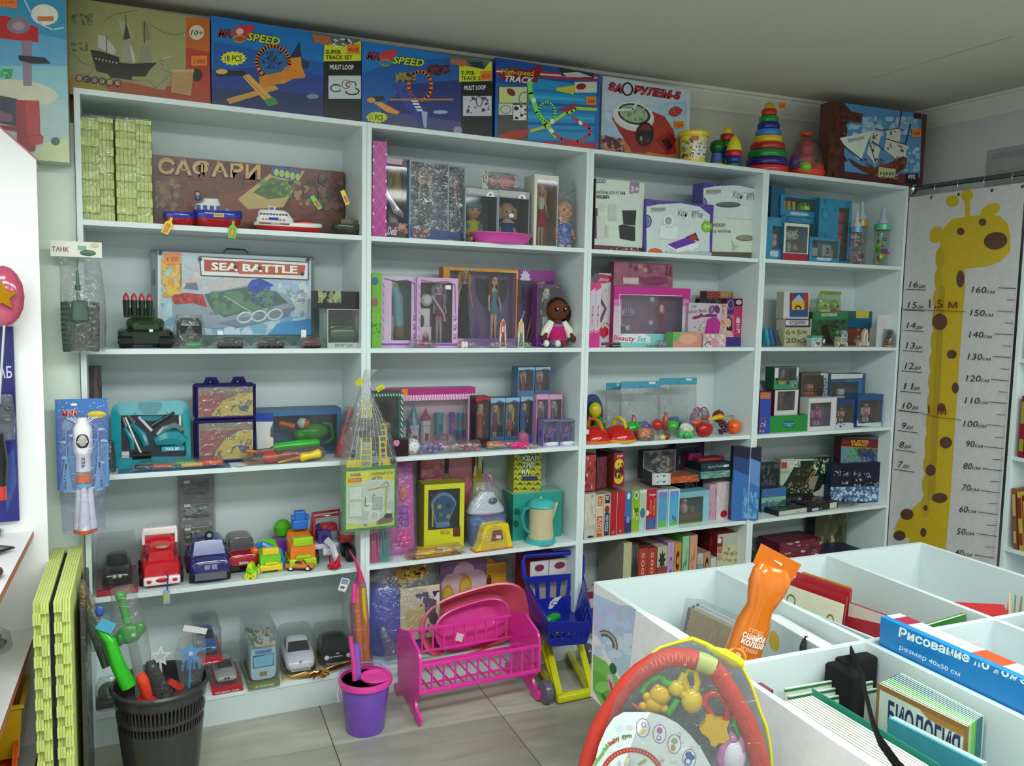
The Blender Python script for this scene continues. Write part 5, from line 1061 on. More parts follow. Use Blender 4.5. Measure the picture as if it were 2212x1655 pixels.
bag(r_,[(0,0,0,.05,.04),(H*.6,0,0,.052,.042),(H*1.1,0,0,.05,.03),(H*1.35,0,0,.04,.008)]);OB(G(1705).tu([(.03,0,H*1.12),(.05,0,H*1.18)],.002,n=5),'bag_tie')
P=put(1150,Z1,-0);r_=T('toy_basin','pink plastic toy basin at the shelf edge in front of the dolls','basin',TM(P.x,.045,Z1),DG);Wb=wid(930,1390,.02,Z1)/2
g=G(6533,'pl');g.lt([(Wb*.74,0),(Wb*.8,.003),(Wb*.93,.034),(Wb,.038),(Wb*1,.041),(Wb*.92,.04),(Wb*.78,.007),(.0001,.006)],n=36,sy=.62);O('bowl')
P=put(845,Z1,.02);oj(blob_toy(G(6693,'fm'),[6693,6271,7135],0,0,0,.05,.03,.02,7,3),'bagged_toy','small clear bag with a beige toy, left of the pink basin','toy',TM(P.x,.03,Z1),DG)
# UNIT 2, SHELF 2 : fashion dolls
view(790,560,4.608)
D2='boxed dolls on the second shelf'
def green(A):
 view(790,560,4.608);A.e(92,218,34,42,1369).e(92,430,32,46,4547).ri(92,580,34,40,8,6326).n(60,640,150,740,[2624,1363],14,22,5)
def mh(l,a,b_,t_,y,nn,wn=(.08,.07,.86,.93),sj=None,edge=6255,frill=3750,seed=2):
 def f(A):
  A.uv=True
  for i in rg(7):A.l([(3,10+i*12),(7,16+i*12)],1.4,frill)
  for i in rg(9):A.p([(88,55+i*4.4),(99,52+i*4.4),(93,58+i*4.4)],(5394,4152,6696)[i%3])
  A.l(Q(8,4,40,7,70,5,92,9,94,50),1.6,frill).r(0,94,100,97,4133)
 return wbox('doll_box',l,'doll box',Z2,a,b_,t_,.07,edge,y=y,win=wn,nn=nn,art=f,gr=D2,sj=sj)
o,M,w_,h_=bx('doll_box','green doll box with round pictures at the left end of the second shelf','doll box',Z2,58,155,135,.09,3464,y=.03,art=green,sj=3024,gr=D2),0,0,0
o,M,w_,h_=mh('lilac framed doll box with teal inside and a brown toy bag',155,505,165,.06,2189,(.28,.06,.84,.9),edge=6275)
dl(o,w_*.32,.03,.012,h_*.93,skin=5513,hair=6712,dress=3368,kind='short',hl=2,hr=h_*.09);oj(G(3723).rb((w_*.42,.01,h_*.12),(w_*.7,.04,h_*.33),.012),'toy_handbag','brown toy handbag',pa=o);oj(G(3874).tu([(w_*.55,.03,h_*.3),(w_*.5,.03,h_*.7),(w_*.38,.03,h_*.85)],[.02,.024,.02],n=10),'teal_scarf',pa=o)
o,M,w_,h_=mh('lilac framed doll box with a silver flask, skateboard and white sticker',508,912,178,.04,2485,edge=6255)
oj(G(7157,'gl').lt([(w_*.08,0),(w_*.14,.01),(w_*.14,.02),(w_*.1,.03)],(w_*.27,.01,h_*.68),n=20,ax='y'),'silver_flask',pa=o)
g=G(7157,'pr');g.rb((w_*.05,.006,h_*.3),(w_*.33,.012,h_*.56),.01);g.ba((w_*.13,.004,h_*.38),(w_*.05,.003,h_*.09),842);oj(g,'toy_purse','white and black toy purse',pa=o)
g=G(7137,'pr').rb((w_*.08,.004,h_*.03),(w_*.36,.01,h_*.3),.01);g.ba((w_*.22,.003,h_*.12),(w_*.08,.003,h_*.09),3265);g.ba((w_*.22,.002,h_*.18),(w_*.05,.003,h_*.05),5370);oj(g,'cut_out_card',pa=o)
dl(o,w_*.62,.04,.01,h_*.95,skin=6274,hair=4211,dress=4089,kind='short',hl=1.4,hr=h_*.085)
oj(G(6274).tu([(w_*.4,.02,h_*.75),(w_*.68,.012,h_*.48),(w_*.7,.012,h_*.38)],.005,n=8),'toy_arm',pa=o);g=G(5346);g.tu([(w_*.46,.01,h_*.42),(w_*.8,.01,h_*.42)],.0022,n=6);oj(g,'toy_stick',pa=o);oj(G(7557,'pr').box((w_*.68,-.0012,h_*.84),(w_*.82,-.0004,h_*.9)),'price_tag','white price sticker',pa=o)
def fairy(A):
 A.uv=True;A.p(Q(0,0,100,0,100,12,75,14,50,3,20,12,8,30,0,100),6203).p(Q(75,3,100,2,100,12,76,14),6684).ri(34,32,27,28,3,3875,a0=170,a1=370).r(0,90,100,100,4172).p(Q(6,92,24,88,30,94,28,100,6,100),6253).t('Winx',9,97,25,97,5,5328,1)
o,M,w_,h_=wbox('doll_box','wide orange and purple box with a black gowned doll and a red haired fairy','doll box',Z2,765,1500,75,.05,5784,y=.15,win=(.08,.04,.98,.9),nn=3751,art=fairy,gr=D2)
dl(o,w_*.3,.02,.01,h_*.97,skin=6228,hair=5825,dress=421,kind='suit',hl=.8)
d=dl(o,w_*.7,.02,.008,h_*.9,skin=7093,hair=3662,dress=2632,kind='short',hl=1.4,rz=6)
for s_ in(-1,1):
 g=G(2993,'cl');g.pm([(w_*(.7+s_*.02),h_*.6),(w_*(.7+s_*.1),h_*.86),(w_*(.7+s_*.22),h_*.88),(w_*(.7+s_*.2),h_*.66),(w_*(.7+s_*.1),h_*.5)][::s_],.035,.0365,c=3414);oj(g,'fairy_wing',pa=o)
oj(G(5248).ba((w_*.81,.01,h_*.3),(.012,.008,.014)),'pink_brush',pa=o);oj(G(1267).pm([(w_*.3,.01),(w_*.42,.01),(w_*.38,h_*.4)],.03,.032),'blue_train',pa=o)
def rose(A):
 A.uv=True;A.p(Q(0,0,100,0,100,10,50,14,0,24),4090).star(28,12,13,9,6296,12)
o,M,w_,h_=wbox('doll_box','purple box with a coral haired doll behind the small dark doll box','doll box',Z2,1458,1868,100,.05,3689,y=.16,win=(.06,.14,.96,.96),nn=3289,art=rose,gr=D2)
dl(o,w_*.42,.02,.02,h_*.86,skin=6630,hair=6127,dress=6167,kind='short',hl=1,rz=0,lean=14);oj(G(4255).tu([(w_*.1,.01,.03),(w_*.3,.01,h_*.46)],.006,n=8),'blue_wand',pa=o)
g=G(5287,'cl').ba((w_*.2,.03,h_*.7),(w_*.14,.004,h_*.16));oj(g,'coral_wing',pa=o)
def bat(A):
 A.uv=True;[A.e(x,8,8,4,6255).e(x,8,5,2.4,2888)for x in(16,84)];A.p(Q(0,80,30,82,100,92,100,100,0,100),3290).ri(40,92,22,6,1.6,6696).t('Bat',38,95,62,95,5,7138,1)
o,M,w_,h_=wbox('doll_box','small dark purple doll box beside the soft doll','doll box',Z2,1695,1935,248,.05,2888,y=.09,win=(.04,.05,.96,.84),nn=1264,art=bat,gr=D2,sj=3289)
dl(o,w_*.45,.025,.025,h_*.88,skin=6736,hair=842,dress=3304,kind='short',hl=1.2,hr=h_*.09)
P=put(1930,Z2,.06);H=hg(1930,365,.05,Z2);M=TM(P.x,.085,Z2,-8);r_=T('soft_doll','soft brown doll in a magenta dress and white coat, sitting at the shelf end','doll',M,D2)
g=G(2882,'soft');g.ba((0,0,H*.72),(.046,.038,.044),n=18,m=12);g.lf([(0,0,0,.03,.024),(H*.2,0,0,.034,.026),(H*.45,0,0,.026,.02),(H*.55,0,0,.014,.014)],'z',14,2)
for s_ in(-1,1):
 g.tu([(s_*.018,0,.014),(s_*.03-.03,-.05,.014),(s_*.024-.05,-.085,.012)],[.016,.013,.011],n=10)
 g.tu([(s_*.024,0,H*.45),(s_*.05,-.01,H*.3),(s_*.062,-.02,H*.18)],[.013,.011,.01],n=10);g.ba((s_*.064,-.022,H*.16),(.013,.01,.014),n=10,m=6)
 g.ba((s_*.047,.002,H*.7),(.006,.008,.01),n=8,m=5)
g.ba((0,-.038,H*.69),(.005,.005,.004),n=8,m=5);g.ba((0,-.036,H*.635),(.012,.004,.003),3663,n=8,m=4)
for s_ in(-1,1):g.ba((s_*.017,-.034,H*.73),(.009,.004,.01),821,n=10,m=6);g.ba((s_*.017+.003,-.0375,H*.75),(.003,.002,.003),7157,n=6,m=4)
O('body')
g=G(822,'soft');g.ba((0,.012,H*.78),(.049,.038,.042),n=16);g.ba((.042,.02,H*.66),(.024,.018,.04));O('hair')
g=G(5648,'soft');g.lf([(.004,0,-.004,.036,.032),(H*.22,0,0,.039,.031),(H*.4,0,0,.032,.025)],'z',14,2);g.lt([(.031,H*.4),(.03,H*.45)],n=14,c=4173,sy=.8);O('dress')
for s_ in(-1,1):OB(G(7156,'soft').tu([(s_*.024,.004,H*.47),(s_*.05,-.004,H*.32),(s_*.058,-.006,H*.2)],[.019,.019,.018],n=10),'coat_sleeve');OB(G(7157,'soft').ba((s_*.024-.055,-.092,.018),(.012,.016,.014)),'shoe')
g=G(7156,'soft');g.lf([(.03,.006,.012,.044,.022),(H*.5,0,.008,.03,.018)],'z',14,2);O('coat')
def mb(l,px,pal,wd,h_,n=9,seed=1,y=.025,z=Z2,grp='small bagged toys on the second shelf',nm='bagged_toy',cat='toy',bc=7578,D=.035,fc=None):
 P=put(px,z,y);r_=T(nm,l,cat,TM(P.x,y,z),grp);oj(blob_toy(G(),pal,0,0,0,wd*.85,D,h_*.9,n,seed),'toy_pieces',pa=r_)['kind']='stuff'
 bag(r_,[(-wd*.56,0,.006,.012,.005),(-wd*.42,0,h_*.5,D*.55,h_*.5),(wd*.42,0,h_*.5,D*.55,h_*.5),(wd*.56,0,.006,.012,.005)],ax='x',c=bc);return r_
mb('bag with a pink, olive and red toy fruit at the left of the doll shelf',560,[6171,3806,5724,6613],.105,.03,10,2)
r_=mb('small doll in a pink suit with white shoes, lying in a bag',1030,[6613,6591,7073],.07,.028,8,3);g=G(7157,'soft');g.ba((-.034,-.02,.012),(.008,.01,.015));g.ba((-.022,-.022,.013),(.007,.01,.014));O('white_shoes')
mb('clear bag with lilac and white toy pieces, middle of the doll shelf edge',1340,[5875,6715,6213,4655,6671],.105,.028,12,4)
mb('bag with a peach coloured toy and green leaf near the soft doll',1570,[6650,5892,3426,6692],.06,.026,8,5)
mb('round purple netted toy between the legs of the soft doll',1880,[4134,5375,3693],.045,.036,12,6,.012)
for i,(px,c1,tt,l)in en(((1365,5724,0,'cut-out paper girl with long red hair standing at the shelf edge'),(1545,6266,0,'cut-out paper girl with a blonde bun standing at the shelf edge'))):
 P=put(px,Z2,.018);h_=hg(px,590,.018,Z2);g=G(7136,'pr');g.pm([(-.014,0),(.014,0),(.013,h_*.4),(.011,h_*.8),(0,h_),(-.011,h_*.85),(-.014,h_*.4)],0,.001)
 g.pm([(-.010,h_*.5),(.009,h_*.5),(.008,h_*.85),(0,h_*.95),(-.009,h_*.85)],-.0004,0,c=c1);g.pm([(-.006,h_*.55),(.006,h_*.55),(.005,h_*.74),(-.005,h_*.74)],-.0008,0,c=6672);g.pm([(-.01,h_*.04),(.01,h_*.04),(.006,h_*.5),(-.006,h_*.5)],-.0006,0,c=4084 if i==0 else 2606)
 oj(g,'paper_figure',l,'paper figure',TM(P.x,.018,Z2),'paper figures on the second shelf')
 # UNIT 2, SHELF 3 : castle and small dolls
view(700,780,3.881)
D3='boxed toys on the third shelf'
def castle(A):
 A.uv=True;A.fi(6614)
 for i in rg(30):A.r(i*3.4,0,i*3.4+1.7,100,7096)
 A.r(0,0,100,12,5269)
 for i in rg(40):A.e(i*2.6,12,.9,1.8,7537,n=6)
 A.t('3+',94,18,98,18,5,5290,1)
 for i in rg(4):A.e(95.5,50+i*9,1.4,3,2887)
o,M,w_,h_=wbox('castle_box','wide pink striped box with a toy castle set',TB,Z3,500,1260,238,.06,6614,y=.16,win=(.16,.2,.92,.98),nn=7116,art=castle,sj=5730,gr=D3)
g=G(5289,'pr').box((0,0,h_),(w_,.06,h_+.0006));oj(g,'box_top',pa=o)
cs=w_/760;cz=h_/362*1.05
def tower(nm,x,z0,w2,h2,c,roof,rc,yy=.03):
 g=G(c,'pl');X=(x-500)*cs;g.lt([(w2*cs/2*1.1,z0),(w2*cs/2*1.1,z0+.004),(w2*cs/2*.92,z0+.006),(w2*cs/2*.92,z0+h2*cz*.8),(w2*cs/2*1.1,z0+h2*cz*.82),(w2*cs/2*1.1,z0+h2*cz),(w2*cs*.1,z0+h2*cz)],(X,yy,0),n=8)
 g.box((X-w2*cs*.16,yy-w2*cs*.5,z0+h2*cz*.2),(X+w2*cs*.16,yy-w2*cs*.42,z0+h2*cz*.5),5308 if c!=1832 else 948)
 t_=oj(g,nm,pa=o)
 if roof:g=G(rc,'pl').lt([(w2*cs*.62,z0+h2*cz),(w2*cs*.3,z0+h2*cz+roof*cz*.5),(.0001,z0+h2*cz+roof*cz)],(X,yy,0),n=10);oj(g,'tower_roof',pa=t_)
tower('tower',760,.004,90,130,6737,120,1832);tower('tower',860,.004,80,150,6736,70,5688);tower('tower',670,.004,60,120,6737,60,1832);tower('tower',975,.045,80,130,1832,0,None);tower('tower',735,.06,60,80,5669,0,None);tower('tower',1085,.052,46,120,3293,0,None);tower('tower',1160,.055,60,110,1792,0,None);tower('tower',1160,.012,80,70,1331,0,None)
g=G(6531);g.lt(Q(.026,0,.026,.004),((985-500)*cs,.03,.004),n=20);g.tu([((930-500)*cs,.02,.006),((935-500)*cs,.02,.04),((985-500)*cs,.02,.056),((1040-500)*cs,.02,.04),((1045-500)*cs,.02,.006)],.005,n=8);oj(g,'castle_arch','pink castle arch',pa=o)
gg=G(k='pr');A=Art(gg,M,'f',w_,h_);A.L=40;tg(gg,A,652,225,48,75,'');oj(gg,'price_tag','orange price sticker',pa=o)
def lolf(A):A.uv=True;[A.l([(93,4+i*9),(99,9+i*9)],2.2,6335)for i in rg(11)];[A.l([(4+i*9,2),(8+i*9,5)],2,6335)for i in rg(11)]
o,M,w_,h_=wbox('doll_box','black windowed box with a big eyed black haired toy figure','doll box',Z3,400,660,270,.08,1746,y=.05,win=(.06,.06,.85,.96),nn=842,art=lolf,gr=D3)
baby('','',0,0,0,h_*.52,6271,1810,hair=421,pa=o,x=w_*.5,yy=.04,zz=h_*.08)
def lol(A):view(700,780,3.881);A.fi(1222).p(J(54,58,71,59,71,62,54,62),4087).e(607,685,26,30,6613)
bx('toy_box','small dark pink box marked LOL, below the black haired figure',TB,Z3,545,708,560,.06,1222,y=.012,art=lol,gr=D3,h=.062)
P=put(745,Z3,.03);r_=T('surprise_ball','white patterned ball beside the small dark pink box','ball',TM(P.x,.04,Z3+.031),D3);g=G(6736);g.ba((0,0,0),.031);O('ball')
g=G(2947);rn=random.Random(4)
for k in rg(22):a_=rn.uniform(-1.4,1.4);b_=rn.uniform(-1,1);g.ba((sin(a_)*cos(b_)*.031,-cos(a_)*cos(b_)*.031,sin(b_)*.031),.0025,rn.choice([2527,4929,4173]),n=6,m=4)
O('printed_spots')['kind']='stuff'
mb('bag of purple and lilac toy pieces before the castle box',905,[3313,4174,2490,6296,5435],.15,.05,26,7,.04,Z3,'bags of small toys on the third shelf',D=.05)
mb('bag of pink and green toy pieces in the middle of the third shelf',1180,[5708,6150,3827,6673,5287],.13,.045,22,8,.04,Z3,'bags of small toys on the third shelf',D=.05)
P=put(1450,Z3,.04);r_=T('bagged_doll','small doll with orange hair lying in a long clear bag','doll',Matrix.Translation((P.x+.045,.04,Z3+.02))@Matrix.Rotation(rd(88),4,'Y')@Matrix.Rotation(rd(180),4,'X')@Matrix.Rotation(pi/2,4,'Z'),D3)
dl(r_,0,0,-.06,.15,hair=6626,dress=6088,kind='short',hl=1,hr=.014);bag(r_,[(-.09,0,0,.012,.004),(-.06,0,0,.022,.018),(.08,0,0,.024,.018),(.1,0,0,.02,.004)])
SD=[(1268,1385,300,.09,'dark boxed doll with a black mask and dark red cloak, next to the castle box',1643,5284,2862,'gown',1242),(1390,1510,312,.1,'boxed masked doll in a purple dress, second of the small doll row',1750,3267,5784,'skirt',1286),(1515,1632,308,.1,'boxed doll with golden hair and a green top, third of the small doll row',1750,5283,6664,'skirt',1286)]
def sdoll(a,b_,t_,y,l,c,dr,hr,kd,inn,z=Z3,li=0,top=None,seed=3,D=.06,h=None):
 def f(A):
  A.uv=True;A.p(Q(0,0,100,0,100,10,60,5,20,12,0,9),4275 if c!=1643 else 4864)
 o,M,w_,h_=wbox('doll_box',l,'doll box',z,a,b_,t_,D,c,y=y,win=(.08,.1,.92,.8),nn=inn,art=f,gr='small boxed dolls on the third shelf',li=li,h=h)
 dl(o,w_*.5,.03,.004,h_*.86,skin=6670,hair=hr,dress=dr,kind=kd,top=top,hl=1.1,hr=h_*.085);return h_
for i,s_ in en(SD):sdoll(*s_,top=1366 if i==2 else None,seed=i)
hb=sdoll(1640,1745,300,.12,'boxed doll in a blue dress below the tall pair',1730,1311,1663,'skirt',864,seed=7)
sdoll(1622,1762,40,.12,'boxed masked doll in a red dress, left one of the upper pair',2571,5264,5450,'gown',1684,li=hb+.001,seed=8,h=.12)
sdoll(1768,1895,42,.12,'masked doll in a red and white dress, right one of the upper pair',2150,5685,6693,'gown',2484,li=hb+.001,seed=9,h=.12)
for i,(a,b_,l)in en(((1742,1876,'pink boxed doll with purple hair, left of the pair above the ponies'),(1880,1988,'pink boxed doll with purple hair, right of the pair above the ponies'))):
 def f(A):A.uv=True;A.p(Q(0,0,100,0,100,16,70,10,35,17,0,12),6234)
 o,M,w_,h_=wbox('doll_box',l,'doll box',Z3,a+(30 if i==0 else 0),b_,282,.06,5371,y=.09,win=(.08,.1,.94,.97),nn=3327,art=f,gr='small boxed dolls on the third shelf',sj=5813)
 dl(o,w_*.55,.03,h_*.2,h_*.68,skin=7093,hair=5393,dress=2566,kind='suit',hl=.6,hr=h_*.075)
for i,(a,b_,l)in en(((1838,1968,'small clear box with a purple toy pony, left one'),(1975,2108,'small clear box with a purple toy pony, right one'))):
 o,M,w_,h_=wbox('pony_box',l,TB,Z3,a,b_,500,.05,4193,y=.035,win=(.02,.04,.98,.84),nn=3413,gr=D3,art=lambda A:(setattr(A,'uv',True),A.r(0,84,100,100,4614),A.e(55,91,42,7,6737),A))
 g=G(3713);g.lf([(-.02,0,.03,.008,.011),(0,0,.028,.01,.011),(.018,0,.03,.009,.011)],'x',12,2);X=TM(w_*.5,.025,0)
 g.tu([(-.016,0,.036),(-.022,0,.05)],[.008,.007],n=8);g.ba((-.026,0,.054),(.014,.011,.011));g.ba((-.032,-.009,.056),(.003,.002,.004),7158,n=6,m=4);[g.tu([(x,s_*.005,.025),(x,s_*.006,.004)],[.006,.005],n=8)for x in(-.014,.014)for s_ in(-1,1)]
 g.tu([(-.01,0,.07),(-.008,-.004,.05),(0,0,.04)],[.006,.008,.004],5712,n=8);g.tu([(.018,0,.036),(.034,0,.05),(.036,0,.02)],[.004,.008,.004],2892,n=8)
 pn=oj(g,'toy_pony',pa=o);pn.matrix_local=TM(w_*.5,.025,.008,180)
P=put(1670,Z3,.03);r_=T('surprise_egg','purple and pink egg shaped toy with a hot pink base','toy',TM(P.x,.035,Z3),D3);g=G(4929);g.lt(Q(.001,.02,.02,.024,.026,.04,.02,.06,.001,.07),n=16);O('egg');g=G(6870);g.lt(Q(.02,0,.026,.006,.026,.026,.02,.03),n=16);g.ba((-.04,-.005,.014),(.024,.016,.012));O('pink_base')
mb('pile of small pastel toy figures beside the pony boxes',1720,[6653,7091,6211,2633,6693],.06,.022,14,9,.012,Z3,'bags of small toys on the third shelf')
# UNIT 2, SHELF 4 : household toys
view(690,960,3.814)
H4='toy household things on the fourth shelf'
P0=put(560,Z4,.06);W=wid(575,830,.07,Z4);H=min(hg(700,155,.08,Z4),.37);M=TM(P0.x,.09,Z4,0,-6);r_=T('toy_keyboard_set','pink bagged toy telephone and till set standing at the left','toy',M,H4)
g=G(6173,'pl');g.rb((0,0,0),(W,.03,H),.02);O('body')
g=G(4092);g.rb((W*.05,-.008,H*.3),(W*.78,.004,H*.52),.006);O('keypad','purple keypad')
for i in rg(3):
 for j in rg(3):OB(G(5354,'gl').rb((W*(.1+.22*i),-.013,H*(.32+.065*j)),(W*(.27+.22*i),-.006,H*(.365+.065*j)),.002),'key')
OB(G(842).lt([(1e-4,-.004),(.022,-.004),(.024,0)],(W*.3,0,H*.78),n=18,ax='y'),'speaker');g=G(6608);g.ba((W*.62,-.006,H*.66),(.016,.006,.03));O('orange_button');g=G(6932);[g.ba((W*.6+cos(k*1.05)*.022,-.004,H*.17+sin(k*1.05)*.022),(.012,.008,.012),n=8,m=6)for k in rg(6)];g.ba((W*.6,-.008,H*.17),(.016,.01,.016));O('flower_dial')
bag(r_,[(0,W/2,.012,W/2+.01,.03),(H*.9,W/2,.012,W/2+.008,.024),(H+.01,W/2,.012,W/2-.02,.006)],c=7538)
def pinkset(A):view(690,960,3.814);A.fi(5348).n(830,110,1240,310,[5790,5811],30,50,3).p(J(87,12,101,10,100,16,88,19),6169).r(1030,110,1065,240,1664).p(J(107,10,124,10,124,24,108,29),5790)
bx('toy_box','large dusty pink toy box standing at the back of the shelf',TB,Z4,830,1250,95,.04,5348,y=.21,art=pinkset,sj=4547,gr=H4,h=.37)
P=put(925,Z4,.17);g=G(6190);[g.rb((x0,y0,z0),(x1,y1,z1),.004)for x0,y0,z0,x1,y1,z1 in((-.03,0,0,-.024,.03,.27),(.03,0,0,.036,.03,.27),(-.03,0,.2,.036,.03,.208),(-.03,0,.235,.036,.03,.243),(-.03,-0,.26,.036,.03,.268),(-.03,0,0,.036,.03,.01))];oj(g,'toy_shelf','small pink toy ladder shelf behind the yellow scales box','toy furniture',TM(P.x,.17,Z4),H4)
def chevr(A):
 A.uv=True;A.fi(5024)
 A.n(0,0,100,30,[1262,6712],8,22,2)
bx('toy_box','narrow olive box with black zigzag print standing at the back',TB,Z4,1255,1340,90,.03,5024,y=.215,art=chevr,gr=H4,h=.37)
def scale(A):
 view(690,960,3.814);A.p(J(84,34,114,32,114,34,88,36),6304)
 A.t('ВЕСЫ',998,742,1073,740,32,5342,4).p(J(111,64,115,64,116,69,116,76,110,76,110,69),3283)
o,M,w_,h_=wbox('toy_scales_box','yellow box with blue toy kitchen scales','toy scales',Z4,858,1190,335,.1,6303,y=.09,win=(.1,.08,.88,.68),nn=863,art=scale,gr=H4,sj=4623,rot=-4)
g=G(1351,'gl');n_=14;pts=[(w_*.5+cos(rd(a))*w_*.34,h_*.6+sin(rd(a))*h_*.26)for a in rg(20,161,14)]+[(w_*.3,h_*.4),(w_*.62,h_*.4)];g.pm(pts,.01,.03,c=3856);pts2=[(w_*.5+(x-w_*.5)*.84,h_*.58+(z_-h_*.58)*.84)for x,z_ in pts];g.pm(pts2,.006,.012,c=1351);oj(g,'scale_face',pa=o)
for x,z_,c in((.38,.66,6285),(.6,.66,1264),(.42,.54,3027),(.6,.5,5486)):oj(G(c).box((w_*x-.008,.003,h_*z_-.008),(w_*x+.008,.007,h_*z_+.008)),'dial_picture',pa=o)
oj(G(6304).box((w_*.2,.004,h_*.36),(w_*.24,.006,h_*.7)),'pointer',pa=o);g=G(3435);g.rb((w_*.3,.006,h_*.33),(w_*.66,.05,h_*.41),.006);oj(g,'scale_base',pa=o)
P=put(1370,Z4,.1);M=TM(P.x,.11,Z4);s=wid(1200,1540,.1,Z4)/340;r_=T('bagged_toy_iron','clear bag with a white and purple toy iron and blue basket','toy iron',M,H4)
g=G(6337,'gl');g.lf([(250*s,0,0,150*s,.04),(275*s,0,0,145*s,.036),(330*s,-10*s,0,110*s,.028),(400*s,10*s,0,50*s,.02)],'z',16,2.6);g.lt([(150*s,240*s),(152*s,250*s)],c=4092,n=20,sy=.7);O('iron');g=G(863);g.ba((35*s,-.034,340*s),(34*s,.01,26*s));O('iron_handle_gap')
g=G(2194);g.lf([(0,0,0,120*s,.034),(230*s,0,0,148*s,.044)],'z',14,5);g.box((-30*s,-.048,60*s),(100*s,-.044,170*s),2492);g.box((-40*s,-.047,190*s),(90*s,-.043,204*s),4153);g.ba((-60*s,-.046,50*s),(.012,.006,.014),3466);O('basket');g=G(5330);g.tu([(50*s,.03,300*s),(40*s,.04,520*s),(70*s,.04,500*s),(80*s,.03,420*s)],.004,n=8);O('pink_hanger')
bag(r_,[(0,0,0,160*s,.06),(220*s,0,0,175*s,.06),(380*s,0,0,140*s,.045),(480*s,-20*s,0,80*s,.02)],c=7578)
P=put(1430,Z4,.02);M=TM(P.x,.03,Z4,4);r_=T('bagged_toy_iron','yellow toy iron in a clear bag with a white label at the shelf edge','toy iron',M,H4)
g=G(7102,'gl');g.pm([(-155*s,10*s),(150*s,10*s),(140*s,60*s),(110*s,190*s),(60*s,200*s),(-60*s,195*s),(-90*s,170*s),(-110*s,70*s)],-.022,.022);O('iron');g=G(4082);g.pm([(-30*s,70*s),(70*s,75*s),(55*s,150*s),(-20*s,150*s)],-.0235,-.0222);O('grip_opening','dark red opening under the grip');g=G(6143);g.pm([(-158*s,0),(154*s,0),(154*s,12*s),(-158*s,12*s)],-.024,.024);O('sole_plate','orange sole plate')
tag(r_,7557,.022,.013,.014,-.026,100*s,0,0,'price_tag',12)
bag(r_,[(-2*s,0,0,168*s,.03),(100*s,0,0,140*s,.03),(215*s,0,0,110*s,.02)])
def teal(A):view(690,960,3.814);A.e(1625,555,24,30,946).e(1620,655,24,30,946)
o,M,w_,hT=bx('teapot_box','teal green box behind the toy jug',TB,Z4,1590,1992,415,.12,1430,y=.1,art=teal,sj=988,top=4293,gr=H4,rot=-2)
def kv(A):
 view(690,960,3.814);A.fi(5464)
 for j in rg(9):
  for i in rg(7):
   x=1600+i*36;yy=70+j*40;A.p([(x,yy+18),(x+16,yy),(x+32,yy+18),(x+32,yy+30),(x+16,yy+12),(x,yy+30)],1282 if(i+j)%2 else 4224)
 A.r(1665,88,1795,130,1703).t('КВАР',1670,132,1798,134,40,7177,4,1703,0,6).t('ТИР',1672,188,1762,190,40,7177,4,1703,0,6).t('КА',1668,243,1725,244,40,7177,4,1703,0,6).r(1665,262,1795,296,1687)
o,M,w_,h_=bx('dollhouse_box','lime chevron box reading КВАРТИРКА on top of the teal box',TB,Z4+hT+.0005,1598,1822,60,.07,5464,y=.13,art=kv,sj=4205,gr=H4)
P=put(1830,Z4,.04);H=hg(1830,440,.05,Z4);M=TM(P.x,.05,Z4);r_=T('toy_jug','cream toy jug with a turquoise lid, base and handle','jug',M,H4);k_=H/370
g=G(6291,'pl');g.lt([(106*k_,40*k_),(108*k_,60*k_),(98*k_,180*k_),(106*k_,300*k_)],n=28);g.pm([(80*k_,240*k_),(106*k_,300*k_),(150*k_,322*k_),(104*k_,180*k_)],-.008,.008);O('jug_body')
g=G(2273,'pl');g.lt([(126*k_,0),(128*k_,8*k_),(122*k_,36*k_),(108*k_,42*k_)],n=28);O('jug_base');g=G(2273);g.lt([(110*k_,298*k_),(116*k_,306*k_),(96*k_,344*k_),(60*k_,362*k_),(.0001,368*k_)],n=28);g.ba((-6*k_,0,370*k_),(14*k_,14*k_,12*k_),4312,n=8,m=6);O('jug_lid')
g=G(1831);g.tu([(-100*k_,0,300*k_),(-160*k_,0,290*k_),(-178*k_,0,220*k_),(-160*k_,0,140*k_),(-98*k_,0,80*k_)],[.008,.009,.009,.008,.007],n=10,flat=1.3);O('jug_handle')
P=put(960,Z4,.02);r_=T('bagged_toy','flat clear bag with yellow cut-out toy pieces at the shelf edge','toy',TM(P.x,.03,Z4,2),H4);g=G(7103,'gl');[g.rb((-.085+i*.006,-.02+i*.01,.003+i*.008),(.06+i*.008,0+i*.01,.01+i*.008),.003)for i in rg(4)];g.ba((-.04,-.02,.02),(.04,.01,.008));g.ba((.03,-.018,.018),(.045,.01,.009),6262);O('yellow_pieces');OB(G(4125).rb((-.1,-.026,0),(.1,.03,.004),.002),'brown_backing');OB(G(6736,'pr').box((0,-.03,.033),(.04,-.005,.034)),'price_tag')
bag(r_,[(-.12,0,.006,.02,.006),(-.1,0,.018,.03,.018),(.1,0,.02,.03,.02),(.125,0,.006,.02,.006)],ax='x',c=7556)
for i,(px,c,l,n_)in en(((455,6510,'bagged pink toy hangers at the left end of the fourth shelf',4),(550,2210,'bagged teal toy combs beside the pink hangers',3))):
 P=put(px,Z4,.03);H=hg(px,700-60,.03,Z4)if i==0 else .1;H=.125 if i==0 else .12;r_=T('bagged_toy',l,'toy',TM(P.x,.03,Z4,0,0,-3),H4)
 for k in rg(n_):OB(G(c).tu([(-.018+k*.011,0,.002),(-.02+k*.011+.004*(k%2),-.004,H*.35),(-.016+k*.011,0,H*.7),(-.02+k*.012,0,H)],[.004,.005,.004,.004]if i==0 else[.009,.007,.005,.004],n=8),'hanger'if i==0 else 'comb')
 bag(r_,[(0,0,0,.027,.012),(H,0,0,.026,.01)],c=7558 if i==0 else 7178)
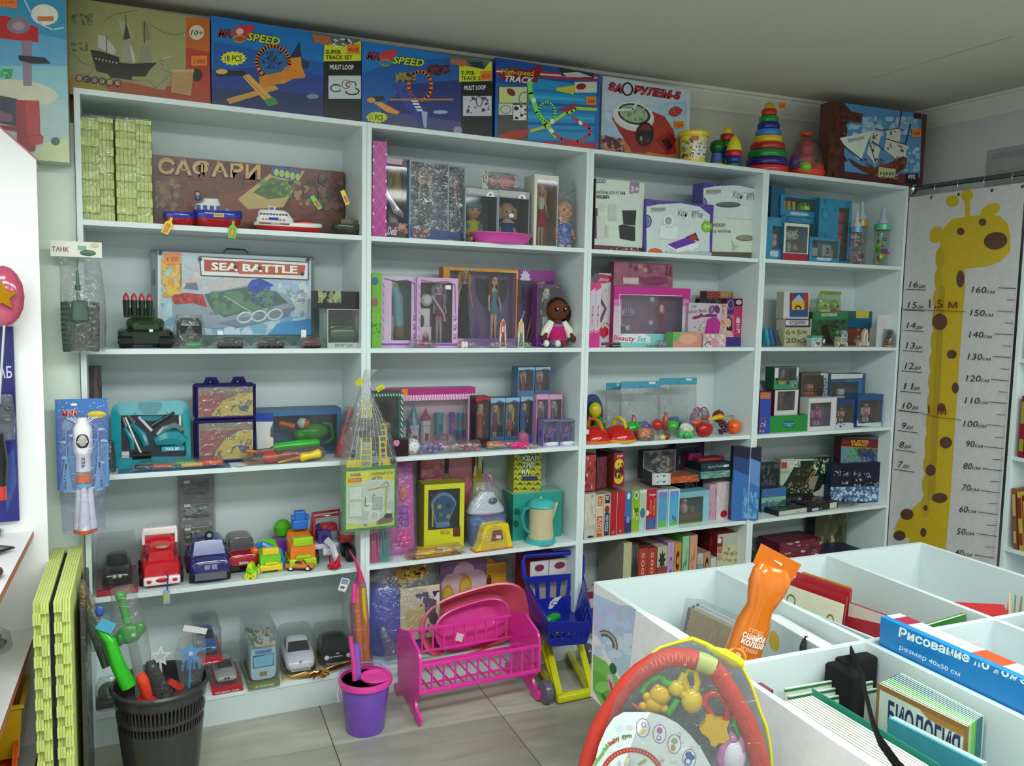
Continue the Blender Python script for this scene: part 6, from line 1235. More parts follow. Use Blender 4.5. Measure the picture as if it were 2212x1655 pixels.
 # UNIT 3, SHELF 1 : furniture sets
view(1260,140,3.941)
FG='doll furniture sets on the top shelf'
def ogo(A,x,y,r,gap,c=2526,n=5):
 for i in rg(n):A.e(x+i*gap,y,r,r*1.05,c,n=12).e(x+i*gap,y,r*.66,r*.72,6314,n=10).r(x+i*gap-r*.2,y-r*.4,x+i*gap+r*.2,y+r*.4,c)
def k1(A):
 A.fi(6335);ogo(A,75,990,18,25,n=5);A.t('ор мебели для кухни',60,1095,355,1105,34,2947,1).t('оллекция»',62,1135,222,1138,36,1264,4)
 A.p(J(40,98,48,99,47,109,39,110),4591).t('3+',402,1075,470,1078,44,7137,3)
 A.p(J(6,153,50,156,50,161,6,160),2863).n(165,1552,470,1590,[6293,4589],16,16,3)
 A.r(60,1222,118,1480,842).p(J(6,122,12,122,12,128,11,148,6,148),1263).r(112,1290,180,1478,6315)
 A.e(160,1215,22,34,6314).p(J(21,119,24,118,28,119,28,133,21,133),5894).r(186,1365,212,1470,5893)
 A.p(J(33,124,45,124,44,137,34,136),842).p(J(30,137,33,136,44,138,44,150,41,150,31,148),842)
view(1260,140,3.941)
bx('furniture_box','white doll kitchen furniture box with black cabinets, leftmost on its shelf',TB,Z1,92,500,965,.07,6335,y=.05,art=k1,sj=2484,gr=FG)
def conf(cx,dx,dy,lw=1):
 def f(A):
  A.fi(2491);P=[(dx+q_[0],dy+q_[1])for q_ in((10,60),(120,40),(300,30),(460,60),(548,130),(545,500),(10,500))]
  A.p(P,6336);rn=random.Random(3)
  for i in rg(60):A.e(dx+rn.uniform(-10,560),dy+rn.uniform(-10,60),3,3,5456,n=5)
  A.p(P,6336);ogo(A,dx+58,dy+82,14,25,n=5);A.txl(dx+40,dy+102,dx+150,dy+112,3368,1)
  A.t('Конфетти',dx+272,dy+140,dx+480,dy+160,60,2948,0,None,.1).t('Спальня',dx+390,dy+110,dx+450,dy+104,16,3368).n(dx+300,dy+150,dx+520,dy+190,[2948],6,6,2)
  A.e(dx+520,dy+230,46,50,3463).e(dx+520,dy+230,34,38,4284).t('5+',dx+498,dy+246,dx+545,dy+246,36,7175,2)
  A.ri(dx+10,dy+185,36,50,10,2491).e(dx+4,dy+185,30,44,3354)
  A.r(dx,dy+450,dx+560,dy+500,5494).n(dx+150,dy+440,dx+540,dy+450,[2527],20,5,4)
  if cx==1:
   A.e(718,1328,48,48,7157).e(718,1328,30,34,4652).p(J(65,137,69,137,70,139,74,139,76,137,80,138,79,149,64,148),6757)
   A.p(J(70,154,86,146,97,150,97,156,79,160),7157).p(J(71,153,87,147,96,151,78,157),2872).p(J(86,147,95,143,98,150,96,150),1684).e(928,1475,34,24,5264).p(J(54,160,56,157,61,156,66,158,68,162,54,162),6143)
  else:
   A.e(1228,1192,106,24,1705).e(1228,1188,100,18,2968)
 return f
bx('furniture_box','purple and white doll bedroom furniture box showing a violet bed',TB,Z1,521,1092,1142,.08,2090,y=.035,art=conf(1,525,1148),sj=2932,gr=FG)
o,M,w_,hd_=bx('furniture_box','white doll dining furniture box, bottom one of the stacked pair at right',TB,Z1,1062,1540,1292,.075,2925,y=.055,art=lambda A:(A.fi(6335),ogo(A,1098,1365,14,24,n=5),A,A.t('бор мебели',1085,1428,1252,1430,28,2947,1),A,A,A,A.t('3+',1380,1378,1452,1378,40,7137,3),A.p(J(106,159,152,160,152,165,106,164),2925),A,A,A.e(1378,1475,80,26,2946),A.e(1378,1472,74,22,4209),A,A.p(J(126,148,128,153,133,154,127,159),5473),A.r(1507,1320,1545,1660,2084)),sj=3346,gr=FG)
bx('furniture_box','purple and white doll dining furniture box, top one of the stacked pair',TB,Z1+hd_+.001,1012,1532,1000,.075,2090,y=.06,art=conf(2,995,995),sj=2932,gr=FG)
# UNIT 4, SHELF 1 : baby toys
view(1420,180,2.793)
BT='baby toys on the top shelf'
TQ=1813
def bb0(l,a,b_,t_,y,h=None,li=0,nn=927,wn=(.1,.12,.96,.7),c=TQ,D=.08,fill=None,art=None,gr=BT):
 def f(A):
  A.uv=True;A.n(0,0,100,100,[1833,1391],40,9,5)
  A.p(Q(30,78,70,78,76,84,70,92,30,92,24,84),5516)
  if art:art(A)
 o,M,w_,h_=wbox('baby_toy_box',l,TB,Z1,a,b_,t_,D,c,y=y,win=wn,nn=nn,art=f,gr=gr,sj=1370,li=li,h=h)
 if fill:fill(o,w_,h_)
 return h_
def rattles(o,w_,h_):
 for i in rg(3):oj(G(6704).tu([(w_*(.2+.13*i),.03,h_*.34),(w_*(.2+.13*i),.03,h_*.75)],[.012,.008],n=8),'yellow_peg',pa=o)
 g=G(4303);g.lt(Q(.032,0,.034,.012,.026,.034,.0001,.044),(w_*.72,.03,h_*.36),n=16);oj(g,'green_rattle','green domed rattle with dark slots',pa=o)
 for a in(-.8,0,.8):oj(G(922).ba((w_*.72+sin(a)*.026,.03-cos(a)*.027,h_*.36+.022),(.006,.004,.014),n=8,m=6),'slot',pa=o)
h0=bb0('turquoise baby toy box with a blue mug, lower one at the back',735,965,800,.1,nn=1348)
bb0('turquoise baby toy box with a green domed rattle on top of another',740,965,640,.1,li=h0+.001,fill=rattles,h=.1,nn=486)
bx('toy_box','dark teal box side standing at the left back of the baby shelf',TB,Z1,668,748,615,.1,949,y=.11,gr=BT,sj=928)
def pb(o,w_,h_):
 g=G(6275);g.ba((w_*.65,.03,h_*.42),(.018,.02,.022));g.ba((w_*.6,.02,h_*.56),(.015,.014,.014),6693);oj(g,'lilac_toy',pa=o)
bb0('turquoise baby box with a lilac toy, leftmost at the front',650,755,805,.045,wn=(.35,.2,.98,.75),fill=pb)
def polar(o,w_,h_):
 g=G(6315);g.ba((w_*.5,.04,h_*.7),(w_*.3,.03,h_*.15));[g.ba((w_*(.5+s*.28),.045,h_*.84),(.008,.006,.008),n=8,m=6)for s in(-1,1)];g.ba((w_*.5,.012,h_*.62),(w_*.12,.012,.008),6736);g.ba((w_*.5,.004,h_*.64),(.007,.004,.005),842,n=8,m=6);[g.ba((w_*(.5+s*.13),.014,h_*.74),.0035,842,n=6,m=4)for s in(-1,1)]
 oj(g,'white_bear',pa=o);g=G(5767);g.ba((w_*.6,.02,h_*.36),(.016,.01,.018));oj(g,'orange_drum',pa=o);g=G(4672);g.ba((w_*.35,.03,h_*.36),(.014,.02,.03));oj(g,'grey_body',pa=o)
bb0('white and red box with a white toy bear',756,905,840,.03,wn=(.08,.08,.95,.78),c=6315,nn=3810,fill=polar,art=lambda A:(A.r(0,0,100,8,6335),A,A.r(0,80,100,100,4843),A.r(0,8,8,80,6335),A.r(95,8,100,80,6335),A))
bb0('tall turquoise box with pink building cubes in its side window',960,1155,690,.07,wn=(.6,.12,.92,.95),nn=2885,fill=lambda o,w_,h_:[oj(G(c).rb((w_*.62,.01,h_*z),(w_*.8,.05,h_*(z+.16)),.004),'number_cube',pa=o)for z,c in((.3,5686),(.48,5686),(.66,5665))],art=lambda A:(A,A))
bb0('small turquoise box with a clear front and the digit 2, at the front',912,1095,925,.03,wn=(.1,.12,.95,.8),nn=2590,fill=lambda o,w_,h_:(oj(G(5915).rb((w_*.1,.02,h_*.25),(w_*.4,.05,h_*.6),.006),'grey_cube',pa=o),oj(G(5494).rb((w_*.55,.02,h_*.25),(w_*.85,.05,h_*.75),.006),'grey_cube',pa=o),oj(G(1684,'pr').add([(w_*.64+u*w_*.12,.0185,h_*.4+v*h_*.22)for u,v in tmesh('2',3)[0]],tmesh('2',3)[1]),'digit',pa=o)))
def bottle(l,px,y,parts,pal,r,H,seed):
 P=put(px,Z1,y);r_=T('rattle_bottle',l,'toy bottle',TM(P.x,y,Z1),BT)
 oj(G(7578,'cl').lt([(r*.9,0),(r,.006),(r*.86,H*.3),(r,H*.34),(r,H*.6)],n=22),'clear_bottle',pa=r_)
 oj(blob_toy(G(),pal,0,0,0,r*1.9,r*1.5,H*.58,26,seed,r*.36),'small_rattles',pa=r_)['kind']='stuff'
 g=G(parts[0]);g.lt([(r*1,H*.6),(r*1.12,H*.61),(r*1.08,H*.7),(r*.6,H*.71)],n=22);oj(g,'screw_ring',pa=r_)
 g=G(parts[1],'gl');g.lt([(r*.75,H*.71),(r*.7,H*.76),(r*.36,H*.82),(r*.3,H*.96),(r*.2,H),(.0001,H*1.01)],n=20);oj(g,'teat',pa=r_)
bottle('baby bottle full of lilac rattles with a light blue ring',1190,.045,(3034,5915),[5791,6253,4191,6294,3347],.026,hg(1200,775,.045,Z1),2)
bottle('baby bottle full of green and orange rattles with a mint ring',1345,.05,(2690,5495),[3104,1867,6543,6704,1350,6086,2310],.036,hg(1350,745,.05,Z1),3)
bottle('pale baby bottle with a yellow ring standing behind the lilac one',1215,.13,(5823,5915),[3346,4187,5430],.03,hg(1210,710,.13,Z1),4)
# UNIT 3, SHELF 2 : beauty sets
view(1260,560,5.53)
S3='beauty and jewellery sets on the second shelf'
for i,(a,b_,l)in en(((68,128,'slim pink and white jewellery set box, leftmost'),(130,192,'slim pink and white jewellery set box beside the leftmost'))):
 def js(A):A.uv=True;A.fi(6295).p(Q(0,0,100,0,100,8,0,14),6089).p(Q(0,78,100,74,100,100,0,100),6070).e(50,28,24,4,5915).l(Q(0,76,100,72),1.5,6089);[A.t(ch,30,38+k*3.4,70,38+k*3.4,3,4128,1)for k,ch in en('JewelrySet')]
 bx('jewellery_box',l,TB,Z2,a,b_,275,.15,6274,y=.02,art=js,sj=5668,gr=S3)
def mk(A):
 A.fi(6315).p(J(13,22,16,18,24,18,33,20,34,27,24,29,17,27),5647).t('Makeup',150,255,305,265,50,7075,1,None,.25).n(185,340,340,450,[1284,4252],7,14,2).p(J(17,43,20,44,28,59,22,75,18,75,25,59,18,49),3287).p(J(20,82,24,79,30,83,30,90,24,95,19,90),5644).n(220,755,345,870,[5786,6670],5,26,4)
bx('makeup_box','white box with a magenta splash, behind the two slim pink boxes',TB,Z2,160,350,165,.04,6315,y=.12,art=mk,gr=S3)
def hb_(A):
 A.fi(4528).n(360,25,1060,320,[4548,4107],24,70,2);[A.e(x,y,26,30,c,n=12)for x,y,c in((562,85,3287),(628,108,2844),(678,88,5388),(740,130,5408),(780,95,3285),(800,140,3287))]
 A.p(J(46,21,65,20,74,22,83,20,100,22,102,27,90,32,74,31,70,27,64,29,47,28),3666);A.p(J(47,22,66,22,66,30,48,29),6273)
 for k in rg(11):A.l([(478+k*17,200),(478+k*17,215)],4,5852).l([(478+k*17,290),(476+k*17,305)],4,5852)
 A.p(J(70,24,82,24,98,24,100,26,86,29,72,26),4067).r(985,85,1010,200,3244).r(1028,90,1052,210,3244)
hb2=hg(700,330,.1,Z2)
def be(A):
 A.fi(5650).p(J(35,48,126,48,126,105,35,105),6193).p(J(35,56,126,56,126,105,35,105),6275).p(J(35,64,126,66,126,105,35,105),6295).p(J(36,97,90,88,126,80,126,105,36,105),4315)
 pass
 A.l(J(43,42,43,90),6,7116).l(J(43,42,118,44),7,7116).l(J(117,44,116,76),6,7116)
 A.p(J(43,93,50,89,62,90,70,88,76,91,80,93,80,100,43,99),6757).t('Beauty',360,965,610,980,62,5645,3,7558,.2,4).t('Set',640,980,745,985,62,2274,3,7558,.2,4)
o,M,w_,h_=wbox('beauty_set_box','large pink Beauty Set box with a silver tiara and pink mirror',TB,Z2,350,1255,320,.06,5650,y=.09,win=(.095,.14,.9,.78),nn=4150,art=be,gr=S3,sj=4848)
bx('hairbrush_box','dusty pink hairbrush set box lying on top of the large pink box',TB,Z2+h_+.001,360,1065,25,.04,4528,y=.1,art=hb_,sj=3707,gr=S3)
s=w_/905
def wp(x,y):return((x-350)*s,.03,(1060-y)*s*h_/(740*s))
g=G(6316,'metal')
for k in rg(9):a=rd(200+k*17.5);c_=wp(560,640);g.tu([(c_[0]+cos(rd(180-k*22.5))*.028,.03,c_[2]-.01+abs(sin(rd(k*22.5)))*.004),(c_[0]+cos(rd(180-k*22.5))*.028,.03,c_[2]+.01+.012*sin(rd(k*22.5)))],.0022,n=5)
g.tu([(c_[0]-.03,.03,c_[2]-.01),(c_[0],.022,c_[2]-.012),(c_[0]+.03,.03,c_[2]-.01)],.003,n=6);oj(g,'tiara','silver tiara',pa=o)
g=G(6316,'metal');g.tu([wp(440,740),wp(490,790),wp(560,830)],.004,n=6);c_=wp(550,830);g.lt(Q(.004,-.004,.013,-.003,.013,.002,.004,.003),(c_[0],.022,c_[2]),n=16,ax='y');oj(g,'necklace','silver necklace',pa=o)
g=G(5646);c_=wp(935,580);g.lt(Q(.012,0,.02,-.004,.022,0,.02,.006,.012,.006),(c_[0],.02,c_[2]),n=22,ax='y',sy=1,sx=1.5);c2=wp(935,840);g.tu([(c_[0],.022,c_[2]-.02),(c_[0],.022,c_[2]-.035),(c2[0],.022,c2[2])],[.01,.007,.004],n=8);oj(g,'hand_mirror','pink hand mirror',pa=o);oj(G(6736,'gl').ba((c_[0],.016,c_[2]),(.011,.003,.018)),'mirror_glass',pa=o)
for x,y in((800,570),(800,650),(1020,580),(620,490)):c_=wp(x,y);oj(G(3666,'gl').ba((c_[0],.02,c_[2]),.004,n=8,m=6),'gem',pa=o)
for x,y in((815,470),(810,760)):c_=wp(x,y);oj(G(6316).rb((c_[0]-.01,.012,c_[2]-.01),(c_[0]+.01,.02,c_[2]+.01),.003),'white_gem_case',pa=o)
def cross(A):
 A.fi(4042);
 for j in rg(34):
  for i in rg(18):A.e(1460+i*36+(j%2)*18,385+j*20,6,6,6272,n=5);A.L-=1
 A.L+=1;A.p(J(164,38,178,38,176,46,164,46),5407).n(1970,800,2050,920,[5871,2483],14,18,4).p(J(198,60,205,57,204,74,199,76),1324).p(J(191,97,204,96,204,105,190,105),3242).r(1950,990,2020,1030,6293).t('12',1985,1028,2020,1028,28,4042,2)
bx('craft_box','dark red dotted craft set box at the right end',TB,Z2,1450,2068,378,.05,3642,y=.17,art=cross,sj=2842,gr=S3)
def jw(A):
 A.fi(5267).p(J(169,47,190,46,190,56,169,57),1222).e(1858,515,34,30,6253).p(J(170,48,180,47,180,65,171,66),1668).ri(1760,545,34,56,7,6254)
 A.p(J(169,68,180,67,180,93,169,93),5749).p(J(170,69,174,68,178,72,178,85,176,90,170,86),1242).e(1735,760,30,56,6650).p(J(170,85,177,86,179,93,169,93),6652).p(J(169,93,189,93,189,105,169,105),1669)
 for k,ch in en('Jewelly'):A.t(ch,1825,850-k*28+24,1870,850-k*28+24,26,7095,2)
bx('jewellery_box','magenta jewellery craft box with a girl on the front',TB,Z2,1688,1905,468,.04,4045,y=.1,art=jw,sj=2844,gr=S3)
bx('toy_box','black patterned box peeking behind the magenta jewellery box',TB,Z2,1365,1720,470,.03,842,y=.14,art=lambda A:(A.fi(842),A.ri(1625,470,45,36,5,6294),A.n(1380,480,1700,530,[4209,1684],16,14,3)),gr=S3)
def db(A):A.fi(5874).t('DIY',1298,580,1355,582,36,1264,1).t('Fashion Beads',1240,645,1475,632,44,4046,2).e(1535,600,36,50,2887,20).e(1535,600,22,36,4170,20).e(1598,600,32,52,2866,-10).p(J(129,70,133,68,139,67,140,64,144,67,150,65,160,66,160,69,142,69,133,72),3646).n(1320,740,1460,860,[6293,4630],16,30,3).p(J(148,72,155,69,160,70,164,76,162,90,144,90),5250).l(J(154,70,154,90),6,4027)
bx('craft_box','lilac craft box reading Fashion Beads with magenta pouches',TB,Z2,1240,1635,520,.04,5432,y=.07,art=db,gr=S3)
bx('toy_box','narrow yellow and lilac patterned box beside the bead box',TB,Z2,1638,1702,530,.04,5867,y=.075,art=lambda A:(A.fi(5853),A.n(1638,530,1702,1050,[6684,6183],40,24,3)),gr=S3)
def cl(A):A.fi(6209).p(J(107,88,116,87,116,96,108,100),3066).e(1250,950,110,60,6650)
bx('clay_box','small clear topped box in peach, green and purple at the shelf edge',TB,Z2,1068,1410,870,.05,6209,y=.015,art=cl,sj=3467,gr=S3)
bx('toy_box','small pink unicorn print box right of the peach one',TB,Z2,1425,1690,890,.05,5873,y=.02,art=lambda A:(A.fi(5852),A.n(1425,900,1690,1050,[6695,7136],30,26,3),A.ri(1490,1030,34,44,12,4289,a0=180,a1=360),A,A.p(J(153,94,161,96,160,105,154,105),6212)),gr=S3)
r_=mb('bag with a small blue and white toy carton and grey beads',1180,[4210,2968,5494],.05,.03,8,3,.045,Z2,'small bagged sets on the second shelf','bagged_toy',D=.03);OB(G(4695,'pr').box((-.03,-.01,0),(0,.012,.06)),'toy_carton')
mb('bag with silver and lilac hair clips before the large pink box',930,[5475,6295,3811,5911],.045,.03,12,5,.03,Z2,'small bagged sets on the second shelf')
mb('flat bag of green and white beads lying along the shelf edge',880,[1428,2670,6355,987],.11,.012,40,6,.018,Z2,'small bagged sets on the second shelf')
P=put(370,Z2,.02);r_=T('hand_mirror_set','dark toy mirror with pink frame lying in a bag at the left','toy',TM(P.x,.04,Z2+.002),S3);g=G(842,'gl');g.lt([(1e-4,0),(.036,.001),(.038,.004),(1e-4,.006)],(.01,0,0),n=24,sy=.7);O('mirror');g=G(4086);g.tu([(-.05,0,.012),(0,-.01,.014),(.04,0,.012)],.006,n=8);O('frame')
# UNIT 4, SHELF 2 : wooden toys
view(1630,580,4.473)
W2='wooden toys on the second shelf'
def cub(A):A.fi(5871).p(J(28,48,54,49,54,57,28,57),2087).p(J(30,50,52,50,52,55,30,55),6315).t('КУБИКИ',340,542,490,540,36,2087,4).t('6+5=',300,640,505,640,50,2584,4).t('20x5',300,718,505,716,50,2584,4)
o,M,w_,hc_=bx('cube_box','pale wooden toy box reading КУБИКИ with green sums',TB,Z2,285,540,485,.06,5871,y=.12,art=cub,sj=6313,gr=W2)
def house(A):A.fi(6315).r(338,235,515,470,1330).p(J(34,24,38,24,38,38,34,38),4064).p(J(47,24,52,24,52,40,47,38),4884).p(J(36,32,43,25,48,32),5474).p(J(36,32,48,32,48,40,36,40),6263).ri(420,392,26,30,12,5284,a0=180,a1=360)
bx('block_box','white box showing a yellow block house, standing on the wooden cube box',TB,Z2+hc_+.001,275,520,225,.05,6315,y=.125,art=house,sj=5893,gr=W2)
def kol(A):A.fi(1745).p(J(55,42,90,42,90,49,55,49),1786).t('КОЛОБОК',650,462,800,460,28,6756,3).n(560,500,880,730,[1324,1283],30,40,2).p(J(64,56,70,54,72,60,75,72,66,72),1242)
o,M,w_,hk_=bx('wooden_toy_box','green box reading КОЛОБОК in the middle of the wooden toys',TB,Z2,548,892,420,.05,1344,y=.14,art=kol,gr=W2)
P=put(720,Z2+hk_,.16);r_=T('bagged_wooden_toys','clear bag of lime wooden pull toys on top of the green box','wooden toy',TM(P.x,.165,Z2+hk_+.001),W2)
for sx_,c in((-1,3823),(1,6043)):
 g=G(6303 if sx_<0 else 5263);g.rb((sx_*.036-.03,-.02,0),(sx_*.036+.03,.02,.012),.003);O('toy_base')
 g=G(4263);g.ba((sx_*.036,0,.038),(.026,.018,.026));g.ba((sx_*.036-.012*sx_,-.018,.036),(.008,.006,.008),6726,n=10,m=6);g.ba((sx_*.036+.008*sx_,-.02,.03),(.005,.004,.008),2862,n=8,m=5);O('toy_animal')
bag(r_,[(0,0,0,.078,.03),(.06,0,0,.076,.03),(.085,0,0,.07,.02),(.1,0,0,.06,.01)],c=7176);OB(G(4225).box((-.07,-.012,.088),(.07,-.01,.104)),'header_card')
def hb3(A):A.fi(950).r(905,270,1200,490,971).p(J(90,27,98,27,98,49,90,49),1346).p(J(97,33,103,28,111,28,114,34),1311).p(J(98,33,111,33,111,41,98,41),4867);[A.ri(x,y,13,14,3,6612)for x in(1000,1035,1066)for y in(360,393)];A.p(J(98,41,111,41,110,48,98,48),6285).n(1110,350,1195,480,[5864,1344],16,26,4)
bx('block_box','blue box showing a block house with a blue roof, at the upper right',TB,Z2+.092,900,1210,258,.05,5494,y=.16,art=hb3,sj=4231,gr=W2,h=.085)
def pz(A):A.fi(4062).p(J(89,50,116,50,116,74,89,74),3704).t('ПАЗЛ',905,600,1010,545,50,6546,4,7114,0,4).n(960,560,1170,740,[5430,4145],36,30,3)
bx('puzzle_box','dark red puzzle box behind the wooden bear, under the blue house box','puzzle box',Z2,892,1170,500,.04,3263,y=.17,art=pz,gr=W2,h=.0915)
for i,(a,c)in en(((-24,1832),(-28,1371),(-32,2508),(-36,3407))):
 P=put(100+i*46,Z2,.06+i*.02);r_=oj(G(c,'pr').rb((0,0,0),(.022,.05,.085-.003*i),.002,n=1),'wooden_book',('turquoise wooden book leaning leftmost in the row','blue wooden book leaning second in the row','dark violet wooden book leaning third in the row','pale green wooden book leaning last in the row')[i],'book',TM(P.x+.018+.001*i,.06+i*.02,Z2+.002,10,0,a+4),W2)
P=put(590,Z2,.03);def_tin=lambda:None
g=G(1830,'gl');g.rb((-.038,-.02,.045),(.032,.02,.056),.004);r_=T('toy_tin','small turquoise tin with a red car picture and a paper tag','tin',TM(P.x,.035,Z2),W2);O('lid')
g=G(5494,'pr');g.rb((-.036,-.018,0),(.03,.018,.046),.004);A=Art(g,r_.matrix_world@Matrix.Translation((-.036,0,0)),'f',.066,.045,off=0);O('tin_body')
g=G(4084,'pr');g.pm(Q(-.034,.012,-.02,.014,-.012,.024,.008,.024,.012,.012),-.0195,-.0184);g.lt([(1e-4,-.0205),(.007,-.0203),(.007,-.0185)],(-.016,0,.011),c=6735,n=12,ax='y');g.pm(Q(-.034,.028,-.01,.03,0,.04,-.03,.04),-.019,-.0184,c=3073);O('car_picture')
tag(r_,6315,.016,.02,.026,-.03,.03,10,0,'paper_tag',30)
for px,y,l,c,hh in((835,.035,'wooden elephant on wheels with a blue and white block rider',5471,.085),(1045,.04,'pale wooden arch shaped toy on wheels',6293,.09)):
 P=put(px,Z2,y);r_=T('wooden_toy',l,'wooden toy',TM(P.x,y,Z2),W2)
 if px==835:
  g=G(c);g.rb((-.018,-.02,.012),(.018,.03,.05),.005);O('body');g=G(3834,'pr');g.box((-.014,-.024,.028),(.014,-.018,.042));g.box((-.013,-.024,.044),(.013,-.01,.066),5915);g.box((-.008,-.0246,.05),(.008,-.024,.06),2969);O('block');g=G(4232,'gl').ba((0,-.01,.07),(.02,.02,.014));g.ba((-.03,0,.07),(.012,.01,.012),3386);O('glass_dome')
 else:g=G(c);g.tu([(-0,0,.006),(-.002,0,.05),(.004,0,.08),(.012,0,.088),(.018,0,.06),(.02,0,.006)],.007,n=8,flat=1.8);O('arch')
 for s in(-1,1):o=wh(r_,s*.027,0,.013,.013,.012,6292,5450)
def wp2(A):A.fi(6315)
o,M,w_,h_=bx('pyramid_card','white hanging card with a small wooden ring pyramid, at the right','stacking toy',Z2,1172,1348,445,.003,6315,y=.05,art=wp2,gr=W2)
for k,(r0,c)in en(((.027,6270),(.024,5323),(.02,5744),(.018,6223),(.015,1687),(.012,2928))):oj(G(c).lt([(r0*.4,0),(r0,.002),(r0,.008),(r0*.4,.01)],n=18),'ring',pa=o).matrix_local=TM(w_*.45,-.03,.001+k*.0102)
oj(G(4044).ba((0,0,0),.013),'ball',pa=o).matrix_local=TM(w_*.45,-.03,.073)
oj(G(7178,'cl').lf([(0,w_*.45,-.03,.031,.03),(.06,w_*.45,-.03,.028,.028),(.09,w_*.45,-.02,.018,.018)],'z',16,2.4),'clear_blister',pa=o)
# UNIT 3, SHELF 3 : toy kitchen and fruit
view(1250,780,5.53)
K3='toy kitchen things and fruit on the third shelf'
def teapot(l,px,y,hc,rz,base=7042):
 P=put(px,Z3,y);W=wid(310,655,.05,Z3)/2;r_=T('toy_teapot',l,'toy teapot',TM(P.x,y,Z3,rz),K3)
 g=G(5642,'gl');g.lt([(W*.98,.008),(W*.96,.02),(W*.8,.045),(W*.5,.062),(W*.2,.068),(.0001,.07)],n=28);oj(g,'pot',pa=r_)
 oj(G(base).lt([(W*.96,0),(W*1.02,.002),(W*1.02,.01),(W*.98,.012)],n=28),'base_ring',pa=r_)
 g=G(hc);g.tu([(-.004,.03,.06),(-.004,.026,.09),(0,0,.1),(0,-.03,.086),(0,-.045,.058)],[.008,.008,.008,.008,.007],n=10);oj(g,'handle',pa=r_)
 g=G(hc if hc!=6683 else 5763);g.tu([(0,-.035,.05),(0,-.058,.06)],[.009,.008],n=12);g.ba((0,-.0595,.061),(.0055,.002,.0055),2842,n=10,m=6);oj(g,'spout',pa=r_)
teapot('red dome shaped toy teapot with an orange handle and price tag, leftmost',180,.08,6582,20,6582);teapot('red dome shaped toy teapot with a yellow handle',480,.07,6683,8)
P=put(200,Z3,.17);r_=T('toy_dish_set','blue oval tray with yellow and green dishes wrapped against it','toy dishes',TM(P.x-0,.2,Z3),K3)
g=G(888);g.pm([(.056*cos(rd(a)),.09+.1*sin(rd(a))+0)for a in rg(0,360,15)],0,.012);O('tray')
for x,z,rx_,rz_,c,nm in((0,.1,.03,.036,6282,'yellow_pot'),(.024,.03,.03,.04,1003,'green_dish'),(-.035,.06,.018,.03,2441,'brown_pan')):g=G(c);g.ba((x,-.02,z+.02),(rx_,.024,rz_));OB(g,nm)
OB(G(6282).tu([(.02,-.03,.08),(.04,-.034,.07),(.036,-.034,.05),(.015,-.03,.055)],.004,n=8),'pot_handle')
for a,b_,t_,y,l,bl in((310,485,262,.2,'blue header card of a bag behind the yellow handled teapot',6736),(487,955,245,.14,'blue header bag with a red bottle and blue cup, left one',6083),(940,1385,205,.17,'blue header bag with a red bottle and green toy, right one',6063)):
 P0=put(a,Z3,y);W=wid(a,b_,y,Z3);H=hg(a,t_,y,Z3);r_=T('bagged_dishes',l,'toy dishes',TM(P0.x,y,Z3),K3)
 g=G(2233,'pr');g.box((0,-.001,H-.032),(W,.001,H));g.box((W*.7,-.0016,H-.014),(W*.86,-.001,H-.004),6336);g.ba((W*.5,-.001,H-.024),(.006,.001,.002),1307,n=8,m=4);O('header_card')
 if a>400:
  g=G(6483,'gl');x_=W*(.34 if a<900 else .2);g.lt(Q(.016,.02,.017,.03,.017,.06,.012,.075,.008,.085,.008,.1,.0001,.102),(x_,0,0),n=16);O('red_bottle')
  g=G(1352);g.lt(Q(.016,-.02,.018,.02),(x_+.05,.005,.05 if a<900 else .06),n=14,ax='x');O('blue_cup');g=G(1004 if a>900 else 3291);g.ba((x_+.065,-.01,.04),(.024,.014,.022));O('toy_piece')
  g=G(6184);g.ba((x_+.01,-.004,.014),(.02,.012,.012));O('toy_food')
 else:g=G(2552);g.ba((W*.6,0,.022),(.02,.01,.02));O('blue_plate')
 bag(r_,[(0,W/2,0,W/2,.02),(H*.5,W/2,0,W/2,.018),(H-.028,W/2,0,W/2-.002,.002)],c=7578,e=4)
P=put(790,Z3,.05);r_=T('toy_cups','two orange toy cups in a brown dish wrapped in clear film','toy dishes',TM(P.x,.06,Z3),K3)
OB(G(4145,'gl').lt(Q(.03,0,.042,.006,.047,.016,.044,.016,.03,.008,.0001,.006),n=24),'dish')
for x,y_ in((-.018,-.006),(.02,.006)):
 g=G(7003);g.lt(Q(.014,.012,.02,.046,.0185,.046,.0001,.04),(x,y_,0),n=18);g.tu([(x+.019,y_-.004,.038),(x+.03,y_-.008,.034),(x+.028,y_-.008,.022),(x+.016,y_-.004,.02)],.003,n=6);O('cup')
OB(G(7136).ba((.006,-.03,.012),(.016,.01,.006)),'toy_egg')
bag(r_,[(0,0,0,.044,.044),(.03,0,0,.046,.044),(.055,0,0,.03,.03)],c=7556)
def fruit(l,nm,px,y,fn,li=0,cat='toy fruit'):P=put(px,Z3,y);r_=T(nm,l,cat,TM(P.x,y,Z3+li),K3);fn(r_)
def one(name,c,o_,r,k='pl'):return lambda r_:oj(G(c,k).ba(o_,r,n=20,m=14),name,pa=r_)
fruit('red toy tomato behind the cups','toy_tomato',930,.13,lambda r_:(one('fruit',5663,(0,0,.05),.026)(r_),one('leaf',1384,(0,0,.075),(.008,.008,.003))(r_)))
fruit('green bagged toy watermelon behind the cups','toy_watermelon',640,.13,lambda r_:(one('fruit',1464,(0,0,.036),(.045,.03,.036),'gl')(r_),one('seam',983,(0,0,.036),(.01,.0305,.0365),'gl')(r_)))
fruit('lime green toy apple before the red bottle','toy_apple',1120,.1,lambda r_:(one('fruit',2264,(0,0,.045),.027)(r_),oj(G(2482).tu([(0,0,.07),(.003,0,.082)],.002,n=5),'stem',pa=r_)))
